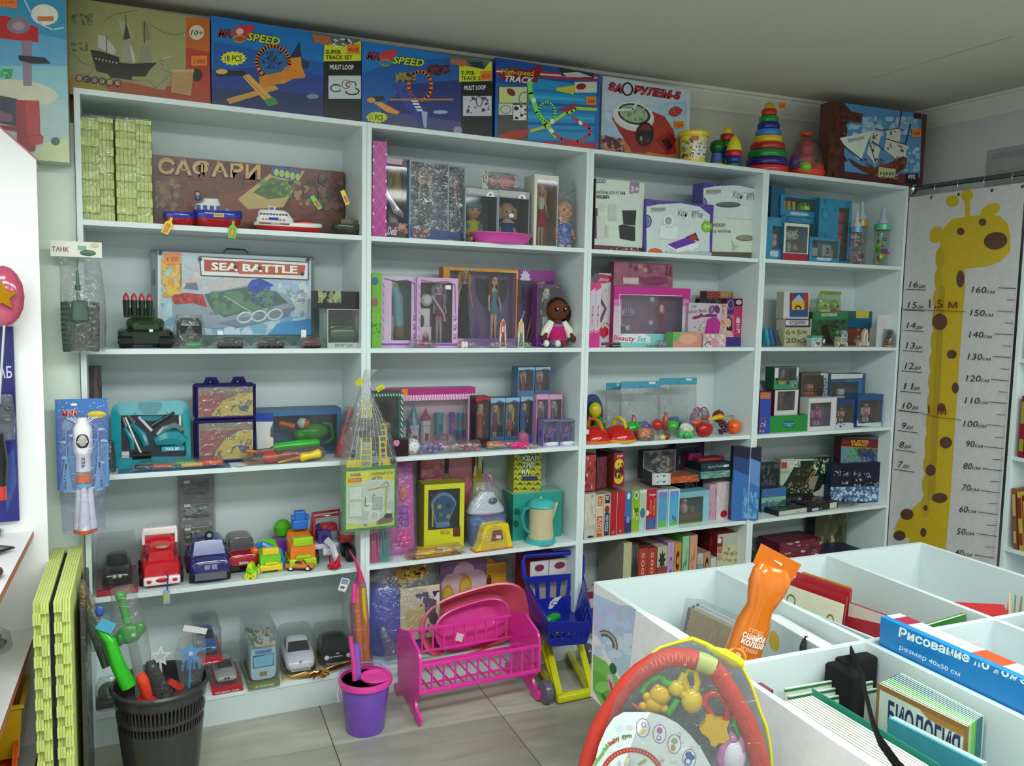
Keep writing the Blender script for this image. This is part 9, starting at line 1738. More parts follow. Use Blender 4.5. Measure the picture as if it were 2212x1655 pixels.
g=G(5473,'pr');p0=at((2133-1900)*1.84,(325-380)*1.84,x=3.948);p1=at((2230-1900)*1.84,(415-380)*1.84,x=3.948);g.box((0,0,0),(.001,abs(p1.y-p0.y),abs(p0.z-p1.z)));rn=random.Random(3)
for k in rg(9):z=.02+k*.012;g.box((-.0004,.02,z),(0,abs(p1.y-p0.y)-.02-rn.uniform(0,.05),z+.003),4230)
g.box((-.0004,.02,abs(p0.z-p1.z)-.05),(0,abs(p1.y-p0.y)-.03,abs(p0.z-p1.z)-.02),4652);oj(g,'paper_notice','grey paper notice on the right wall above the rod','paper',TM(3.947,min(p0.y,p1.y),min(p0.z,p1.z)))
r_=T('bookcase','white bookcase along the right wall, right of the height chart','bookcase',TM(3.655,0,0))
def rb_(nm,a,b):oj(G(WH,'board').box(a,b),nm,pa=r_)
rb_('side_panel',(0,-.61,0),(.28,-.593,2.06));rb_('side_panel',(0,-1.9,0),(.28,-1.883,2.06));rb_('back_panel',(.276,-1.883,0),(.28,-.61,2.06));rb_('top_panel',(0,-1.883,2.043),(.276,-.61,2.06));rb_('plinth',(.004,-1.883,0),(.018,-.61,.08))
for z in(1.69,1.286,.855,.445,.095):rb_('shelf',(.002,-1.883,z-.016),(.276,-.61,z))
view(0,0,1)
def rk(l,y0,y1,z,h,c,c2,lean=0,xx=.01,nm='book'):
 g=G(c,'pr');g.box((0,0,0),(.19,y1-y0,h));g.box((-.0006,.001,h*.55),(0,(y1-y0)-.001,h*.9),c2);g.box((-.0006,.002,h*.1),(0,(y1-y0)-.002,h*.3),c2)
 return oj(g,nm,l,'book',TM(3.655+xx,y0,z+.001,0,lean),'books on the right bookcase')
rk('dark red book with a lime top, standing upright on the right bookcase',-.655,-.632,.855,.27,4043,4624);rk('purple and red picture book at the frame edge on the right bookcase',-.69,-.658,.855,.25,2867,5685)
rk('leaning brown red book at the left of the lower right shelf',-.66,-.645,.445,.27,4124,5848,-6);rk('leaning yellow edged book, second on the lower right shelf',-.69,-.672,.445,.26,5845,4063,-7);rk('leaning dark red book, third on the lower right shelf',-.72,-.7,.445,.25,3642,5827,-8)
rk('white and pink book at the upper right edge of the picture',-.67,-.64,1.286,.2,6294,5287)
r_=T('shop_rack','white shop rack at the far left with pink shelf edges','rack',TM(0,0,0))
g=G(7578,'board');g.pm(Q(-.6,0,-.093,0,-.0945,1.855,-.19,1.944,-.6,1.944),-.14,-.124);O('end_panel')
g=G(5748,'board');g.pm(Q(-.0945,1.855,-.0945,1.861,-.19,1.95,-.19,1.944),-.142,-.122);O('edge_strip','pink edge strip')
OB(G(7177,'board').box((-.6,-.1235,1.846),(-.1,.028,1.862)),'top_panel')
for z in(.7755,.48,.12):
 g=G(7157,'board');g.add([(-.131,-.141,z),(-.131,-.141,z-.018),(-.6,-.141,z),(-.6,-.141,z-.018),(-.19,-1.7,z),(-.19,-1.7,z-.018),(-.6,-1.7,z),(-.6,-1.7,z-.018)],[(0,4,6,2),(1,3,7,5),(2,6,7,3),(4,5,7,6)]);O('shelf')
 g=G(5726,'board');g.add([(-.131,-.141,z),(-.131,-.141,z-.018),(-.19,-1.7,z),(-.19,-1.7,z-.018)],[(0,1,3,2)]);g.v=[(x+.001,y,zz)for x,y,zz in g.v];O('edge_strip','pink edge strip')
OB(G(7157,'board').box((-.61,-1.7,0),(-.6,-.124,1.9)),'back_panel')
LF='toys on the left rack'
def w3(x,y_,yy):return at(x,y_,y=yy)
r_=T('heart_balloon','pink foil heart balloon with a gold star at the left picture edge','balloon',TM(*w3(8,640,-.22)),LF);g=G(5728,'gl');g.ba((0,0,0),(.05,.03,.085));O('balloon');g=G(6222,'metal');pts=[((.04 if i%2==0 else .018)*sin(pi*i/5),(.04 if i%2==0 else .018)*cos(pi*i/5))for i in rg(10)];g.pm(pts,-.04,-.028);O('gold_star');OB(G(6315).tu([(0,-.01,-.08),(-.01,-.01,-.2),(-.02,0,-.3)],.003,n=6),'balloon_stick')
a,b_=w3(-40,705,-.16),w3(42,1125,-.16)
g=G(847,'pr');g.box((a.x,-.16,b_.z),(b_.x,-.145,a.z));M2=TM(a.x,-.16,b_.z);A=Art(g,M2,'f',b_.x-a.x,a.z-b_.z);o=oj(g,'toy_weapon_box','dark blue toy box hanging on the left rack panel',TB,TM(0,0,0),LF);g=G(k='pr');A=Art(g,TM(0,0,0),'f',b_.x-a.x,a.z-b_.z);A.uv=True;A.p(Q(40,0,100,0,100,30,60,36),1268).t('АБ',48,26,92,26,6,6316,2).p(Q(40,60,100,50,100,100,30,100),1269).p(Q(50,70,90,62,95,80,60,95),1731);g.v=[tuple(Ve(v)+Ve((a.x,-.1602,b_.z)))for v in g.v];oj(g,'printed_picture',pa=o)
p_=w3(14,905,-.19);r_=T('bagged_toy','clear bag with black toy parts hanging on the dark blue box','toy',TM(p_.x,-.19,p_.z),LF);OB(blob_toy(G(),[442,1264,1705],0,0,-.05,.04,.02,.1,12,3),'toy_parts');bag(r_,[(-.06,0,0,.02,.014),(0,0,0,.022,.016),(.07,0,0,.016,.004)])
p_=w3(0,975,-.2);o=oj(G(842).tu([(0,0,.05),(.006,0,-.03),(.004,0,-.1)],[.012,.014,.01],n=8),'toy_rifle','dark toy rifle with a red tip at the left picture edge','toy gun',TM(p_.x,-.2,p_.z-0),LF);oj(G(6083).tu([(.004,0,-.1),(.004,0,-.14)],.009,n=8),'red_tip',pa=o)
z_=.7755
for px,py,pal,l,w_,h_,sd in((25,1128,[1785,1344,4291,6335],'bags of green toy soldiers on the upper left rack shelf',.08,.04,3),(-5,1160,[1324,1744],'dark green bagged toy at the left picture edge',.05,.03,5)):
 p_=at(px,py,z=z_);r_=T('bagged_toy',l,'toy',TM(p_.x-.01,p_.y,z_),LF);OB(blob_toy(G(),pal,0,0,0,w_*.8,.05,h_,16,sd),'toy_pieces')['kind']='stuff';bag(r_,[(-w_/2,0,h_*.4,.02,h_*.2),(0,0,h_*.55,.03,h_*.55),(w_/2,0,h_*.4,.02,h_*.2)],ax='x')
p_=at(22,1195,z=z_);g=G(1263,'pl');g.tu([(-.06,-.03,.008),(-.02,0,.014),(.024,.018,.01)],[.006,.014,.004],n=8);g.pm(Q(-.05,-.02,.01,.02,.03,.016,-.02,-.04),.008,.012,'z');oj(g,'toy_plane','dark grey toy plane on the upper left rack shelf','toy plane',TM(p_.x-.02,p_.y,z_),LF)
p_=at(4,1248,z=z_);oj(G(3264,'gl').ba((0,0,.014),(.016,.03,.014)),'toy_car','dark red toy car at the left picture edge on the rack shelf','toy car',TM(p_.x-.012,p_.y,z_),LF)
z_=.48
for px,py,c,l in((45,1335,'toy_plant','green toy palm pieces on the lower left rack shelf'),):
 p_=at(px,py,z=z_);g=G(1826,'pl');rn=random.Random(2)
 for k in rg(14):a=rn.uniform(0,6.28);g.tu([(0,0,.01),(cos(a)*.03,sin(a)*.03,rn.uniform(.01,.04)),(cos(a)*.06,sin(a)*.05,rn.uniform(0,.02))],[.004,.007,.001],rn.choice([1826,987,3084,1009]),n=5,flat=.3)
 oj(g,c,l,'toy',TM(p_.x-.03,p_.y+.02,z_),LF)
p_=at(10,1400,z=z_);r_=T('bagged_toy','crumpled clear bag of grey toys on the lower left rack shelf','toy',TM(p_.x-.02,p_.y,z_),LF);OB(blob_toy(G(),[2947,1705,3809],0,0,0,.06,.08,.04,14,6),'toy_pieces')['kind']='stuff';bag(r_,[(0,0,0,.04,.05),(.04,0,0,.035,.04),(.055,0,0,.02,.02)])
z_=.12
def crate(l,cx,cy,cz_,W,D,H,c,rz=0,seed=3):
 r_=T('toy_crate',l,'crate',TM(cx,cy,cz_,rz),LF);g=G(c,'pl')
 A_=[(-W/2*.86,-D/2*.86,0),(W/2*.86,-D/2*.86,0),(W/2*.86,D/2*.86,0),(-W/2*.86,D/2*.86,0)];B_=[(-W/2,-D/2,H),(W/2,-D/2,H),(W/2,D/2,H),(-W/2,D/2,H)];I_=[(x*.93,y*.93,H)for x,y,z in B_];J_=[(x*.9,y*.9,.006)for x,y,z in A_]
 g.add(A_+B_,[(i,(i+1)%4,4+(i+1)%4,4+i)for i in rg(4)]+[(3,2,1,0)]);g.add(B_+I_,[(i,(i+1)%4,4+(i+1)%4,4+i)for i in rg(4)]);g.add(J_+I_,[(i,4+i,4+(i+1)%4,(i+1)%4)for i in rg(4)]+[(0,1,2,3)]);g.tu([(x*1.02,y*1.02,H-.004)for x,y,z in B_],.006,n=6,cd0=True);oj(g,'crate_body',pa=r_)
 oj(blob_toy(G(),[1685,4084,5472,1264,2863],0,0,.01,W*.7,D*.8,H*.8,20,seed),'toy_pieces',pa=r_)['kind']='stuff'
p_=at(40,1500,y=-.36);crate('yellow crate under the lower left rack shelf',p_.x-.07,p_.y+.02,.23,.17,.2,.15,6242);p_=at(38,1640,y=-.5);crate('orange crate at the bottom left corner of the picture',p_.x-.09,p_.y,.14,.17,.22,.14,6522,4,5)
# THE WHITE BIN TABLE AND ITS CONTENTS
BA=-3;bc=Ve((1.3291,-.92,0));bu=Ve((cos(rd(BA)),sin(rd(BA)),0));bv=Ve((-bu.y,bu.x,0))
RZ_,BZ=.68,.338;BW,BD=1.283,1.19
M0=TM(bc.x-bv.x*BD,bc.y-bv.y*BD,0,BA)
bt=T('book_bin','large white compartment bin table for books, front right','display bin',M0)
def bb_(nm,a,b,c=6336):return oj(G(c,'board').box(a,b),nm,pa=bt)
t=.017
sp_=bb_('side_panel',(0,0,BZ),(t,BD,RZ_));bb_('side_panel',(BW-t,0,BZ),(BW,BD,RZ_));bb_('back_panel',(t,BD-t,BZ),(BW-t,BD,RZ_));bb_('front_panel',(t,0,BZ),(BW-t,t,RZ_));bb_('base_panel',(t,t,BZ),(BW-t,BD-t,BZ+t))
D1,D2,DM=.42,.857,BD-.6
bb_('divider',(D1-t/2,t,BZ+t),(D1+t/2,DM-t/2,RZ_-.001));bb_('divider',(D1-t/2,DM+t/2,BZ+t),(D1+t/2,BD-t,RZ_-.001));bb_('divider',(D2-t/2,t,BZ+t),(D2+t/2,DM-t/2,RZ_-.001));bb_('divider',(D2-t/2,DM+t/2,BZ+t),(D2+t/2,BD-t,RZ_-.001));bb_('divider',(t,DM-t/2,BZ+t),(BW-t,DM+t/2,RZ_-.001))
bb_('pedestal',(.3,.25,0),(BW-.25,BD-.3,BZ-.001),6315)
M1=M0@TM(0,0,BZ);g=G(k='pr');A=Art(g,M1,'l',BD,RZ_-BZ);view(1240,1360,4.809)
A.fi(7157).p(J(20,0,20,-35,140,20,140,120,70,90),5516).p(J(20,-38,70,-15,120,30,100,50,40,25,20,-6),5517).n(210,-250,700,60,[5897,5496],16,120,2).n(205,40,620,300,[6337,5937],20,90,3).p(J(20,26,33,33,48,54,62,64,90,100,40,100,20,62),3886).p(J(20,42,30,47,47,70,60,86,50,90,20,63),3064).e(310,600,90,60,4307).e(380,690,100,60,3044)
for k,c in en((3346,5891,4232,2526)):A.ri(330,160,118-k*13,150-k*16,14,c,-20,-95,35,12)
A.e(408,405,34,60,1344,-12).p(J(35,46,40,47,44,69,42,70,37,62),6695).p(J(36,50,40,56,43,69,42,70,38,62),5328).p(J(28,66,38,72,42,80,33,78),1784)
g.v=[(x,y,z+BZ)for x,y,z in g.v];view(0,0,1)
oj(g,'printed_picture','meadow print with a rainbow and green hill',pa=sp_)
p0=M0.inverted()@at(1385,1319,z=RZ_);ya=p0.y;g=G(7157,'pr');n=12;L0=[];L1=[];L2=[]
for i in rg(n+1):
 u=i/n;y=ya-u*(ya-.12);L0.append((.01-0*u,y,RZ_+.0015+.012*sin(u*7)*(u<.5)));L1.append((-.007-.004*sin(u*9),y,RZ_+.004));L2.append((-.004-.012*abs(sin(u*3)),y+.05*(1-u)*1,BZ-.02))
g.add(L0+L1+L2,[(i,i+1,n+2+i,n+1+i)for i in rg(n)]+[(n+1+i,n+2+i,2*n+3+i,2*n+2+i)for i in rg(n)],None,None,True);oj(g,'paper_sheet','white paper sheet draped over the left rim of the bin table','paper',M0)
def bl(x,y,z,rz=0,rx=0,ry=0):return M0@TM(x,y,z,rz,rx,ry)
IZ=BZ+t
def book(nm,l,x,y,z,w_,t_,h_,c,rz=0,rx=0,ry=0,pages=6735,art=None,cat='book',grp=None,edge=True):
 """upright book: width w_ along local x, thickness t_ along y, height h_"""
 M=bl(x,y,z,rz,rx,ry);g=G(c,'pr');g.box((0,0,0),(w_,.0012,h_));g.box((0,t_-.0012,0),(w_,t_,h_));g.box((0,0,0),(.0015,t_,h_));g.box((.0015,.0012,.002),(w_-.003,t_-.0012,h_-.003),pages)
 if art:A=Art(g,M,'f',w_,h_);A.uv=True;art(A)
 return oj(g,nm,l,cat,M,grp)
NB='notebooks and books in the bin table'
cols=[1744,1283,2488,1666,946,2208,1366,2931,2466,1643,3332,4209,2464,1387]
yb0=DM-t/2-.03
for i,c in en(cols):
 x=.05+i*.0083;M=bl(x,.2,IZ,2-.1*i,0,3)
 g=G(c,'pr');g.box((0,0,0),(.0004,.3,.268));g.box((.0066,0,0),(.007,.3,.268));g.box((0,-.0008,0),(.007,0,.268));g.box((.0004,0,.002),(.0066,.3,.27),6735 if 4<i<12 else 6315);oj(g,'notebook','thin notebook with a %s spine in the long stack of the front left compartment'%('dark green','black green','violet','dark plum','deep teal','sea green','bottle green','bright violet','mauve black','maroon black','lilac','grey','wine','emerald')[i],'notebook',M,NB)
g=G(1829,'pr').box((0,0,0),(.0015,.33,.275));oj(g,'folder','sea green folder right of the thin notebook stack','folder',bl(.178,.19,IZ,0,0,3),NB)
g=G(3224,'gl').box((0,0,0),(.05,.01,.285));g.box((.02,0,.27),(.05,.04,.287));oj(g,'notebook','wine red notebook behind the thin notebook stack','notebook',bl(.035,yb0-.03,IZ,0,0,0),NB)
for i in rg(3):
 g=G(6335,'gl');g.box((0,0,0),(.24,.004,.27-.012*i));g.box((0,-.0005,.262-.012*i),(.24,.0045,.2675-.012*i),964);g.box((.08,-.001,.225-.01*i),(.2,-.0004,.255-.01*i),6736);g.box((.16,-.0015,.228-.01*i),(.195,-.001,.25-.01*i),4230);g.ba((.17,-.002,.15),(.022,.001,.05),1786)if i==2 else None;oj(g,'bagged_letters',('green topped bag of school supplies at the rear of the front left compartment','green topped bag of supplies, second from the rear','green topped bag of supplies with a barcode, front one')[i],'stationery',bl(.14,yb0-.012*i-.006,IZ,-2),NB)
r_=T('black_bag','black fabric bag with a strap in the front left compartment','bag',bl(0,0,0),NB);g=G(421,'soft');g.rb((.27,DM-.11,IZ),(.315,DM-.02,.66),.01,n=1);g.rb((.3,DM-.06,IZ),(.4,DM-.02,.668),.008,n=1);O('bag_body')
mi=M0.inverted();sp=[mi@at(*p,z=z)for p,z in(((1838,1405),.68),((1858,1450),.69),((1885,1560),.685),((1900,1600),.675),((1940,1655),.66),((1985,1700),.64))]
OB(G(421,'soft').tu([tuple(p)for p in sp],.013,n=6,flat=.25),'strap')
for i,c in en([4143,4711,4290,3064,3485,2626,1348,1770,1749,1388,5513]):
 x=.325+i*.0068;M=bl(x,.235+.002*i,IZ,4-.5*i,0,-1)
 g=G(c,'pr');g.box((0,0,0),(.0009,.21,.302));g.box((.005,0,0),(.0059,.21,.302));g.box((0,-.0004,0),(.0059,0,.302));g.box((.0009,.002,.002),(.005,.208,.3015),6335)
 o=oj(g,'notebook','school notebook with a %s cover in the fan against the divider'%('brown edged white','pale green','soft green','grass green','bright lime green','leaf green','petrol','steel blue','slate blue','dark teal','mint grey')[i],'notebook',M,NB)
 if i==0:
  g=G(k='pr');A=Art(g,M,'l',.21,.302);A.uv=True;A.fi(4564).p(Q(3,4,97,4,97,100,3,100),6335).t('БИОЛОГИЯ',14,26,94,26,17,1287,4).l(Q(10,38,50,44,30,52),1.2,1727).l(Q(60,44,94,46),1.6,1285).p(Q(50,4,97,4,97,8,60,8),5384);oj(g,'printed_cover',pa=o)
for i in rg(3):M=bl(.29+.007*i,.18,IZ,6,0,0);g=G(2232 if i==0 else 5515,'pr');g.box((0,0,0),(.006,.2,.26));o=oj(g,'notebook',('teal notebook with a gold round print before the biology one','pale teal notebook behind the gold print one','light mint notebook touching the biology one')[i],'notebook',M,NB);i or oj(G(5003,'pr').ba((-.0006,.09,.17),(.001,.03,.03),n=16),'gold_print',pa=o)
for i in rg(3):
 M=bl(.22+.022*i,1.1+.01*i,IZ,-84,-12,0);g=G((5007,6315,6336)[i],'pr');g.box((0,0,0),(.18,.012,.25));g.box((-.004,-.0005,0),(.006,.0125,.25),2526);
 if i==0:A=Art(g,M,'f',.18,.25);A.uv=True;A.fi(5007).t('CAT',42,34,60,33,6,2504,2).ri(50,46,20,14,1,3345,0,190,350).t('PRINT',44,66,58,66,3,2504,1);[A.e(-0+3,6+k*6,3,1.4,1685,n=6)for k in rg(15)]
 oj(g,'notebook',('kraft notebook with a small cat print in clear film','pale film wrapped notebook behind the kraft one','whitish film wrapped notebook at the rear of the kraft one')[i],'notebook',M,NB)
oj(G(7578,'fm').box((-.006,-.006,0),(.19,.06,.275)),'film_wrap','clear film wrapped around the kraft notebooks','packaging',bl(.216,1.106,IZ,-84,-12,0),NB)
c_top=at(1668,1240,z=.86);c_mid=at(1632,1330,z=.76);c_low=at(1600,1420,z=.66);c_bot=c_low+(c_low-c_top)*1
r_=T('candy_pack','orange cone shaped hanging pack with a large number 3, leaning in the bin','toy pack',TM(0,0,0),NB)
ax_=(c_top-c_bot).normalized();sx_=Rv.copy();sx_=(sx_-ax_*sx_.dot(ax_)).normalized();sy_=ax_.cross(sx_)
MM=Matrix((sx_,sy_,ax_)).transposed().to_4x4();Lc=(c_top-c_bot).length;MM.translation=c_bot
g=G(6162,'gl');g.lf([(0,0,0,.036,.03),(Lc*.5,0,0,.04,.032)],'z',16,2.6,c=5915);g.lf([(Lc*.5,0,0,.0405,.0325),(Lc*.7,0,0,.039,.03),(Lc*.8,0,0,.03,.024),(Lc*.92,0,0,.045,.028),(Lc*1,0,0,.046,.022),(Lc*1.04,-.004,0,.036,.012)],'z',18,2.6);g.add([(-.05,.004,Lc*1.02),(.052,.004,Lc*1),(.058,.004,Lc*1.1),(-.048,.004,Lc*1.14)],[(0,1,2,3)],6162)
sgn=-1 if(MM.to_3x3()@Ve((0,-1,0))).dot(CAM-c_mid)>0 else 1
def onp(u,z,e=0):rr=.0335 if z<.75 else .03;return(u,sgn*(rr*math.sqrt(max(0,1-(u/.043)**2))+.001+e*.0005),Lc*z)
def ptx(s_,u0,z0,w_,h_,c,b=2,ti=0):vs,fs=tmesh(s_,b);g.add([onp(u0+u*w_,z0+v*h_/Lc+u*ti,2)for u,v in vs],fs,c,'pr')
ptx('супер',-.018,.675,.034,.012,7069,1);ptx('сшайбе',-.026,.635,.054,.016,7577,3);ptx('колша',-.024,.6,.054,.016,7577,3);ptx('ИГРУШКА',-.02,.565,.04,.008,7091,1)
g.add([onp(-.02+.02*cos(rd(a)),.515+.022*sin(rd(a))/Lc*1,2)for a in rg(0,360,20)],[tuple(rg(18))],7066,'pr');g.add([onp(-.02+.016*cos(rd(a)),.515+.018*sin(rd(a))/Lc,3)for a in rg(0,360,20)],[tuple(rg(18))],6162,'pr');ptx('3',-.026,.495,.012,.02,7532,3)
g.add([onp(-.01,1.07,-60),(.012,sgn*.0045,Lc*1.06),(.012,sgn*.0045,Lc*1.075),(-.012,sgn*.0045,Lc*1.08)][1:],[(0,1,2)],7555,'pr')
g.v=[tuple(MM@Ve(v))for v in g.v];O('pack_body')
g=G(4686,'pr');g.add([tuple(MM@Ve(onp(u,z,2)))for u,z in((-.035,.3),(0,.37),(.03,.3),(0,.24))],[(0,1,2,3)]);O('green_leaf_print')
for i in rg(5):
 def fl(A):A.fi(6336).p(Q(0,0,4,0,4,100,0,100),5904).e(24,18,9,9,6664)
 M=bl(D1-t/2-.075+.013*i,.62,IZ,90-4,0,0)
 g=G(6315,'pr');g.box((0,0,0),(.26,.01,.3-.003*i),6736);A=Art(g,M,'f',.26,.3-.003*i);
 o=oj(g,'notebook',('notebook with yellow flowers on the cover beside the orange pack','white edged notebook second behind the flowers','white edged notebook third behind the flowers','white edged notebook fourth behind the flowers','white edged notebook touching the left divider')[i],'notebook',M,NB)
 if i==0:g=G(k='pr');M3=bl(D1-t/2-.0765,.62+0,IZ,86);A=Art(g,M,'f',.26,.3);A.uv=True;g0=A.g;A.face='f';fl(A);g.v=[(.26-x,.0102-y+.0006,z)for x,y,z in g.v];oj(g,'printed_cover',pa=o)
oj(G(442,'mt').rb((0,0,0),(.07,.012,.3),.004,n=1),'phone_case','black rounded case standing before the flower notebooks','case',bl(.3,.665,IZ,40),NB)
def auto(A):A.fi(6734).ri(18,14,7,5,2,3406).t('А',5,44,17,46,20,5243,5,2842,0,3).t('втомобили',18,46,80,58,14,1684,4).ri(84,22,6,8,2,4606)
CB=[('auto',.1,.26,.21,6734,'colouring book titled АВТОМОБИЛИ with cars on a cream cover',auto,-6),('red',.125,.275,.2,4843,'thin red book behind the cream colouring book',None,-5),('red2',.14,.285,.19,5264,'red book with an orange edge behind the colouring books',None,-5),('yel',.155,.28,.17,5803,'orange yellow edged book at the rear of the colouring books',None,-4)]
for i,(k,dx,h_,w_,c,l,ar,rz)in en(CB):book('colouring_book',l,D1+.14+.03*i,1.08+.006*i,IZ,w_,.008,h_+.03,c,-78+rz*.3,-7,0,art=ar,grp=NB)
for i,(dy,h_,c,l)in en(((0,.29,4044,'long dark red folder leaning along the left of the middle compartment'),(.018,.28,6335,'white folder beside the long dark red one'),(.034,.278,5515,'pale mint folder beside the white one'),(.048,.27,6315,'light pink folder beside the mint one'))):
 g=G(c,'pr').box((0,0,0),(.28,.006,h_));oj(g,'folder',l,'folder',bl(D1+.045+dy*1.3,1.02-.03*i,IZ,-88+2*i),NB)
book('book','small red and white book right of the colouring books',D1+.24,.9,IZ,.14,.012,.28,4864,-80,-4,0,art=lambda A:(A.fi(6293),A.p(Q(0,14,100,8,100,60,0,60),4864),A),grp=NB)
book('book','green dotted book leaning at the rear divider of the middle compartment',D1+.22,DM+.035,IZ,.2,.012,.315,1784,8,0,0,art=lambda A:(A.fi(1784),[A.e(6+k*9,6+(k%3)*5,1,1,6334,n=6)for k in rg(10)]),grp=NB)
M=bl(D2+.09,.79,IZ+.17,-28,28,0);g=G(5243,'pr');g.box((0,0,0),(.21,.15,.006));A=Art(g,M,'t',.21,.15,d=.006);A.uv=True;A.fi(5263).n(0,30,100,80,[5684,4063],20,16,3).p(Q(40,30,62,26,80,40,60,55,42,46),2862).p(Q(50,52,58,40,68,48,66,62,54,64),4267)
oj(g,'book','red book with a green leaf picture lying tilted in the back right compartment','book',M,NB)
for i in rg(2):g=G(4843 if i else 6315,'pr').box((0,0,0),(.21,.15,.006));oj(g,'book',('white edged book under the red leaf book','second red book under the leaf picture book')[i],'book',bl(D2+.1+.01*i,.785,IZ+.145-.014*i,-30,26,0),NB)
for i,c in en((3745,2964,5849)):g=G(c,'pr').box((0,0,0),(.2,.004,.23));g.box((0,-.0006,0),(.2,0,.227),(4145,2544,5408)[i]);oj(g,'book',('brown landscape book fanned in the back right compartment','green edged book fanned behind the brown one','tan book fanned at the rear of the brown one')[i],'book',bl(D2+.17,.64+.012*i,IZ+.03,32+3*i,0,-22),NB)
oj(G(4210,'mt').box((0,0,0),(.2,.14,.17)),'carton','grey carton under the books of the back right compartment','carton',bl(D2+.08,.78,IZ,-8),NB)
M=bl(D1+t/2+.006,.05,IZ,0);L_,H_=.515,.392
g=G(994,'pr');g.box((0,0,0),(.062,L_,H_),994,cols={'t':1015});A=Art(g,M,'l',L_,H_);view(1700,1140,4.32)
A.t('Рисование по номерам',1040,1010,2480,1560,84,7178,4,None,.05).t('размер 40x50 см',1048,1130,1612,1392,42,6758,1,None,.05)
A2=Art(g,M,'t',.062,L_,d=H_);A2.uv=True;A2.p(Q(30,0,100,0,100,96,30,92),6736).r(30,4,100,12,4865).r(30,44,100,58,6123).r(34,60,90,76,6737)
o=oj(g,'paint_set_box','bright blue painting box lettered in white, standing in the front middle compartment','paint set',M,NB)
g=G(6736,'gl').tu([(.03,.18,H_+.004),(0,.12,H_+.012),(.02,.06,H_+.006)],[.004,.016,.01],n=6,flat=.2);oj(g,'torn_film',pa=o)
M=bl(D1+.1,DM-.03,IZ+0,-14,0,0);g=G(6315,'pr').box((0,0,0),(.2,.004,.31));A=Art(g,M,'f',.2,.31);A.uv=True;A.e(22,14,20,7,843).t('№1',62,12,76,16,6,1684,0,None,.2).t('1',78,16,84,17,12,1684,0,None,.2)
oj(g,'card_folder','white card with a black print and the number 1, behind the blue box','folder',M,NB)
for i,(c,l)in en(((1270,'dark blue patterned book right of the blue painting box'),(5664,'red edged book right of the blue painting box'),(6736,'white book right of the blue painting box'))):g=G(c,'pr').box((0,0,0),(.012,.3,.37-.012*i));oj(g,'book',l,'book',bl(D1+.1+.016*i,.08,IZ,0),NB)
for i,(c,l)in en(((1833,'turquoise seascape picture book in the front right compartment'),(842,'black folder in the front right compartment'))):
 M=bl(D2+.09-.05*i,DM-.09+.04*i,IZ,-6);g=G(c,'pr').box((0,0,0),(.22,.01,.35-.05*i));A=Art(g,M,'f',.22,.35-.05*i);A.uv=True;(A.n(0,0,100,60,[1834,5515],40,9,3)if i==0 else A);oj(g,'book',l,'book',M,NB)
oj(G(4250,'pr').box((0,0,0),(.18,.02,.31)),'book','pale green magazine under the turquoise seascape book','book',bl(D2+.08,DM-.12,IZ,-6),NB)
oj(G(6263,'pr').box((0,0,0),(.1,.008,.36)),'book','yellow edged book behind the turquoise seascape book','book',bl(D2+.16,DM-.05,IZ,-6),NB)
# BABY GYM PACK
view(1240,1360,4.809)
GY=at(900,700,y=-1.72);MG=TM(GY.x,GY.y,0,-34);gm=T('baby_gym','baby play gym with a red seeded arch in a clear yellow edged bag','baby gym',MG)
AG=Art(G(),MG,'f',1,1)
def gp(x,y,d=0):a,b=AG.m(x,y);k=(MG@Ve((a,0,b))-CAM);p=CAM+k*(1+d/k.length*1)if d else MG@Ve((a,0,b));return tuple(MG.inverted()@p)
arch=J(-4,240,1,190,8,160,14,142,19,124,26,104,35,88,45,72,56,56,69,44,83,35,96,30,108,29,118,30,128,32)
arch2=J(144,40,150,46,159,61,169,78,179,96,187,115,192,133,195,150,198,180,199,220,198,240)
ar=.0172
g=G(5683,'mt');g.tu([gp(*p)for p in arch],ar,n=14);g.tu([gp(*p)for p in arch2],ar,n=14);oj(g,'arch_tube','red padded arch',pa=gm)
g=G(5488,'mt');g.tu([gp(1275,322),gp(1360,350),gp(1445,398)],ar*1.02,n=14);oj(g,'green_sleeve',pa=gm)
g=G(7027,'pr')
def seeds(P,n_):
 pts=[Ve(gp(*p))for p in P];
 for k in rg(n_):
  f=k/(n_-1)*(len(pts)-1);i=min(int(f),len(pts)-2);p=pts[i].lerp(pts[i+1],f-i);cdir=(MG.inverted()@CAM-p).normalized();c_=p+cdir*ar*1;d_=(pts[i+1]-pts[i]).normalized();up=cdir.cross(d_)
  g.tu([c_+(up*cos(a)*.008+d_*sin(a)*.0045)-cdir*(.0035*abs(cos(a))**2)for a in[j*pi/5 for j in rg(10)]],.0009,n=4,cd0=True)
seeds(arch[2:],19);seeds(arch2[:-2],13);oj(g,'seed_print',pa=gm)['kind']='stuff'
def gt(nm,pts,r,c,d=-0,k='gl',cd0=False,lab=None):return oj(G(c,k).tu([gp(x,y,d)for x,y in pts],r,n=10,cd0=cd0),nm,lab,pa=gm)
gt('green_link',J(70,64,74,56,83,50,90,48),.006,2264);gt('green_link',J(91,48,93,54,99,56,103,58),.006,2264);gt('green_link',J(113,38,116,43,122,45),.006,1843);gt('green_link',J(98,88,103,80,108,72),.006,2264);gt('green_link',J(149,58,148,66,149,73),.005,1824);gt('green_link',J(170,88,166,96,170,106,172,110),.005,1824)
g=G(6662,'gl');
for x,y,r in((890,680,.019),(760,700,.009),(870,620,.009),(970,700,.007),(830,780,.017),(720,800,.009),(930,820,.009),(810,860,.012),(870,600,.006)):g.ba(gp(x,y),(r,r*.7,r),n=16,m=10)
oj(g,'yellow_bear','yellow bear shaped rattle',pa=gm)
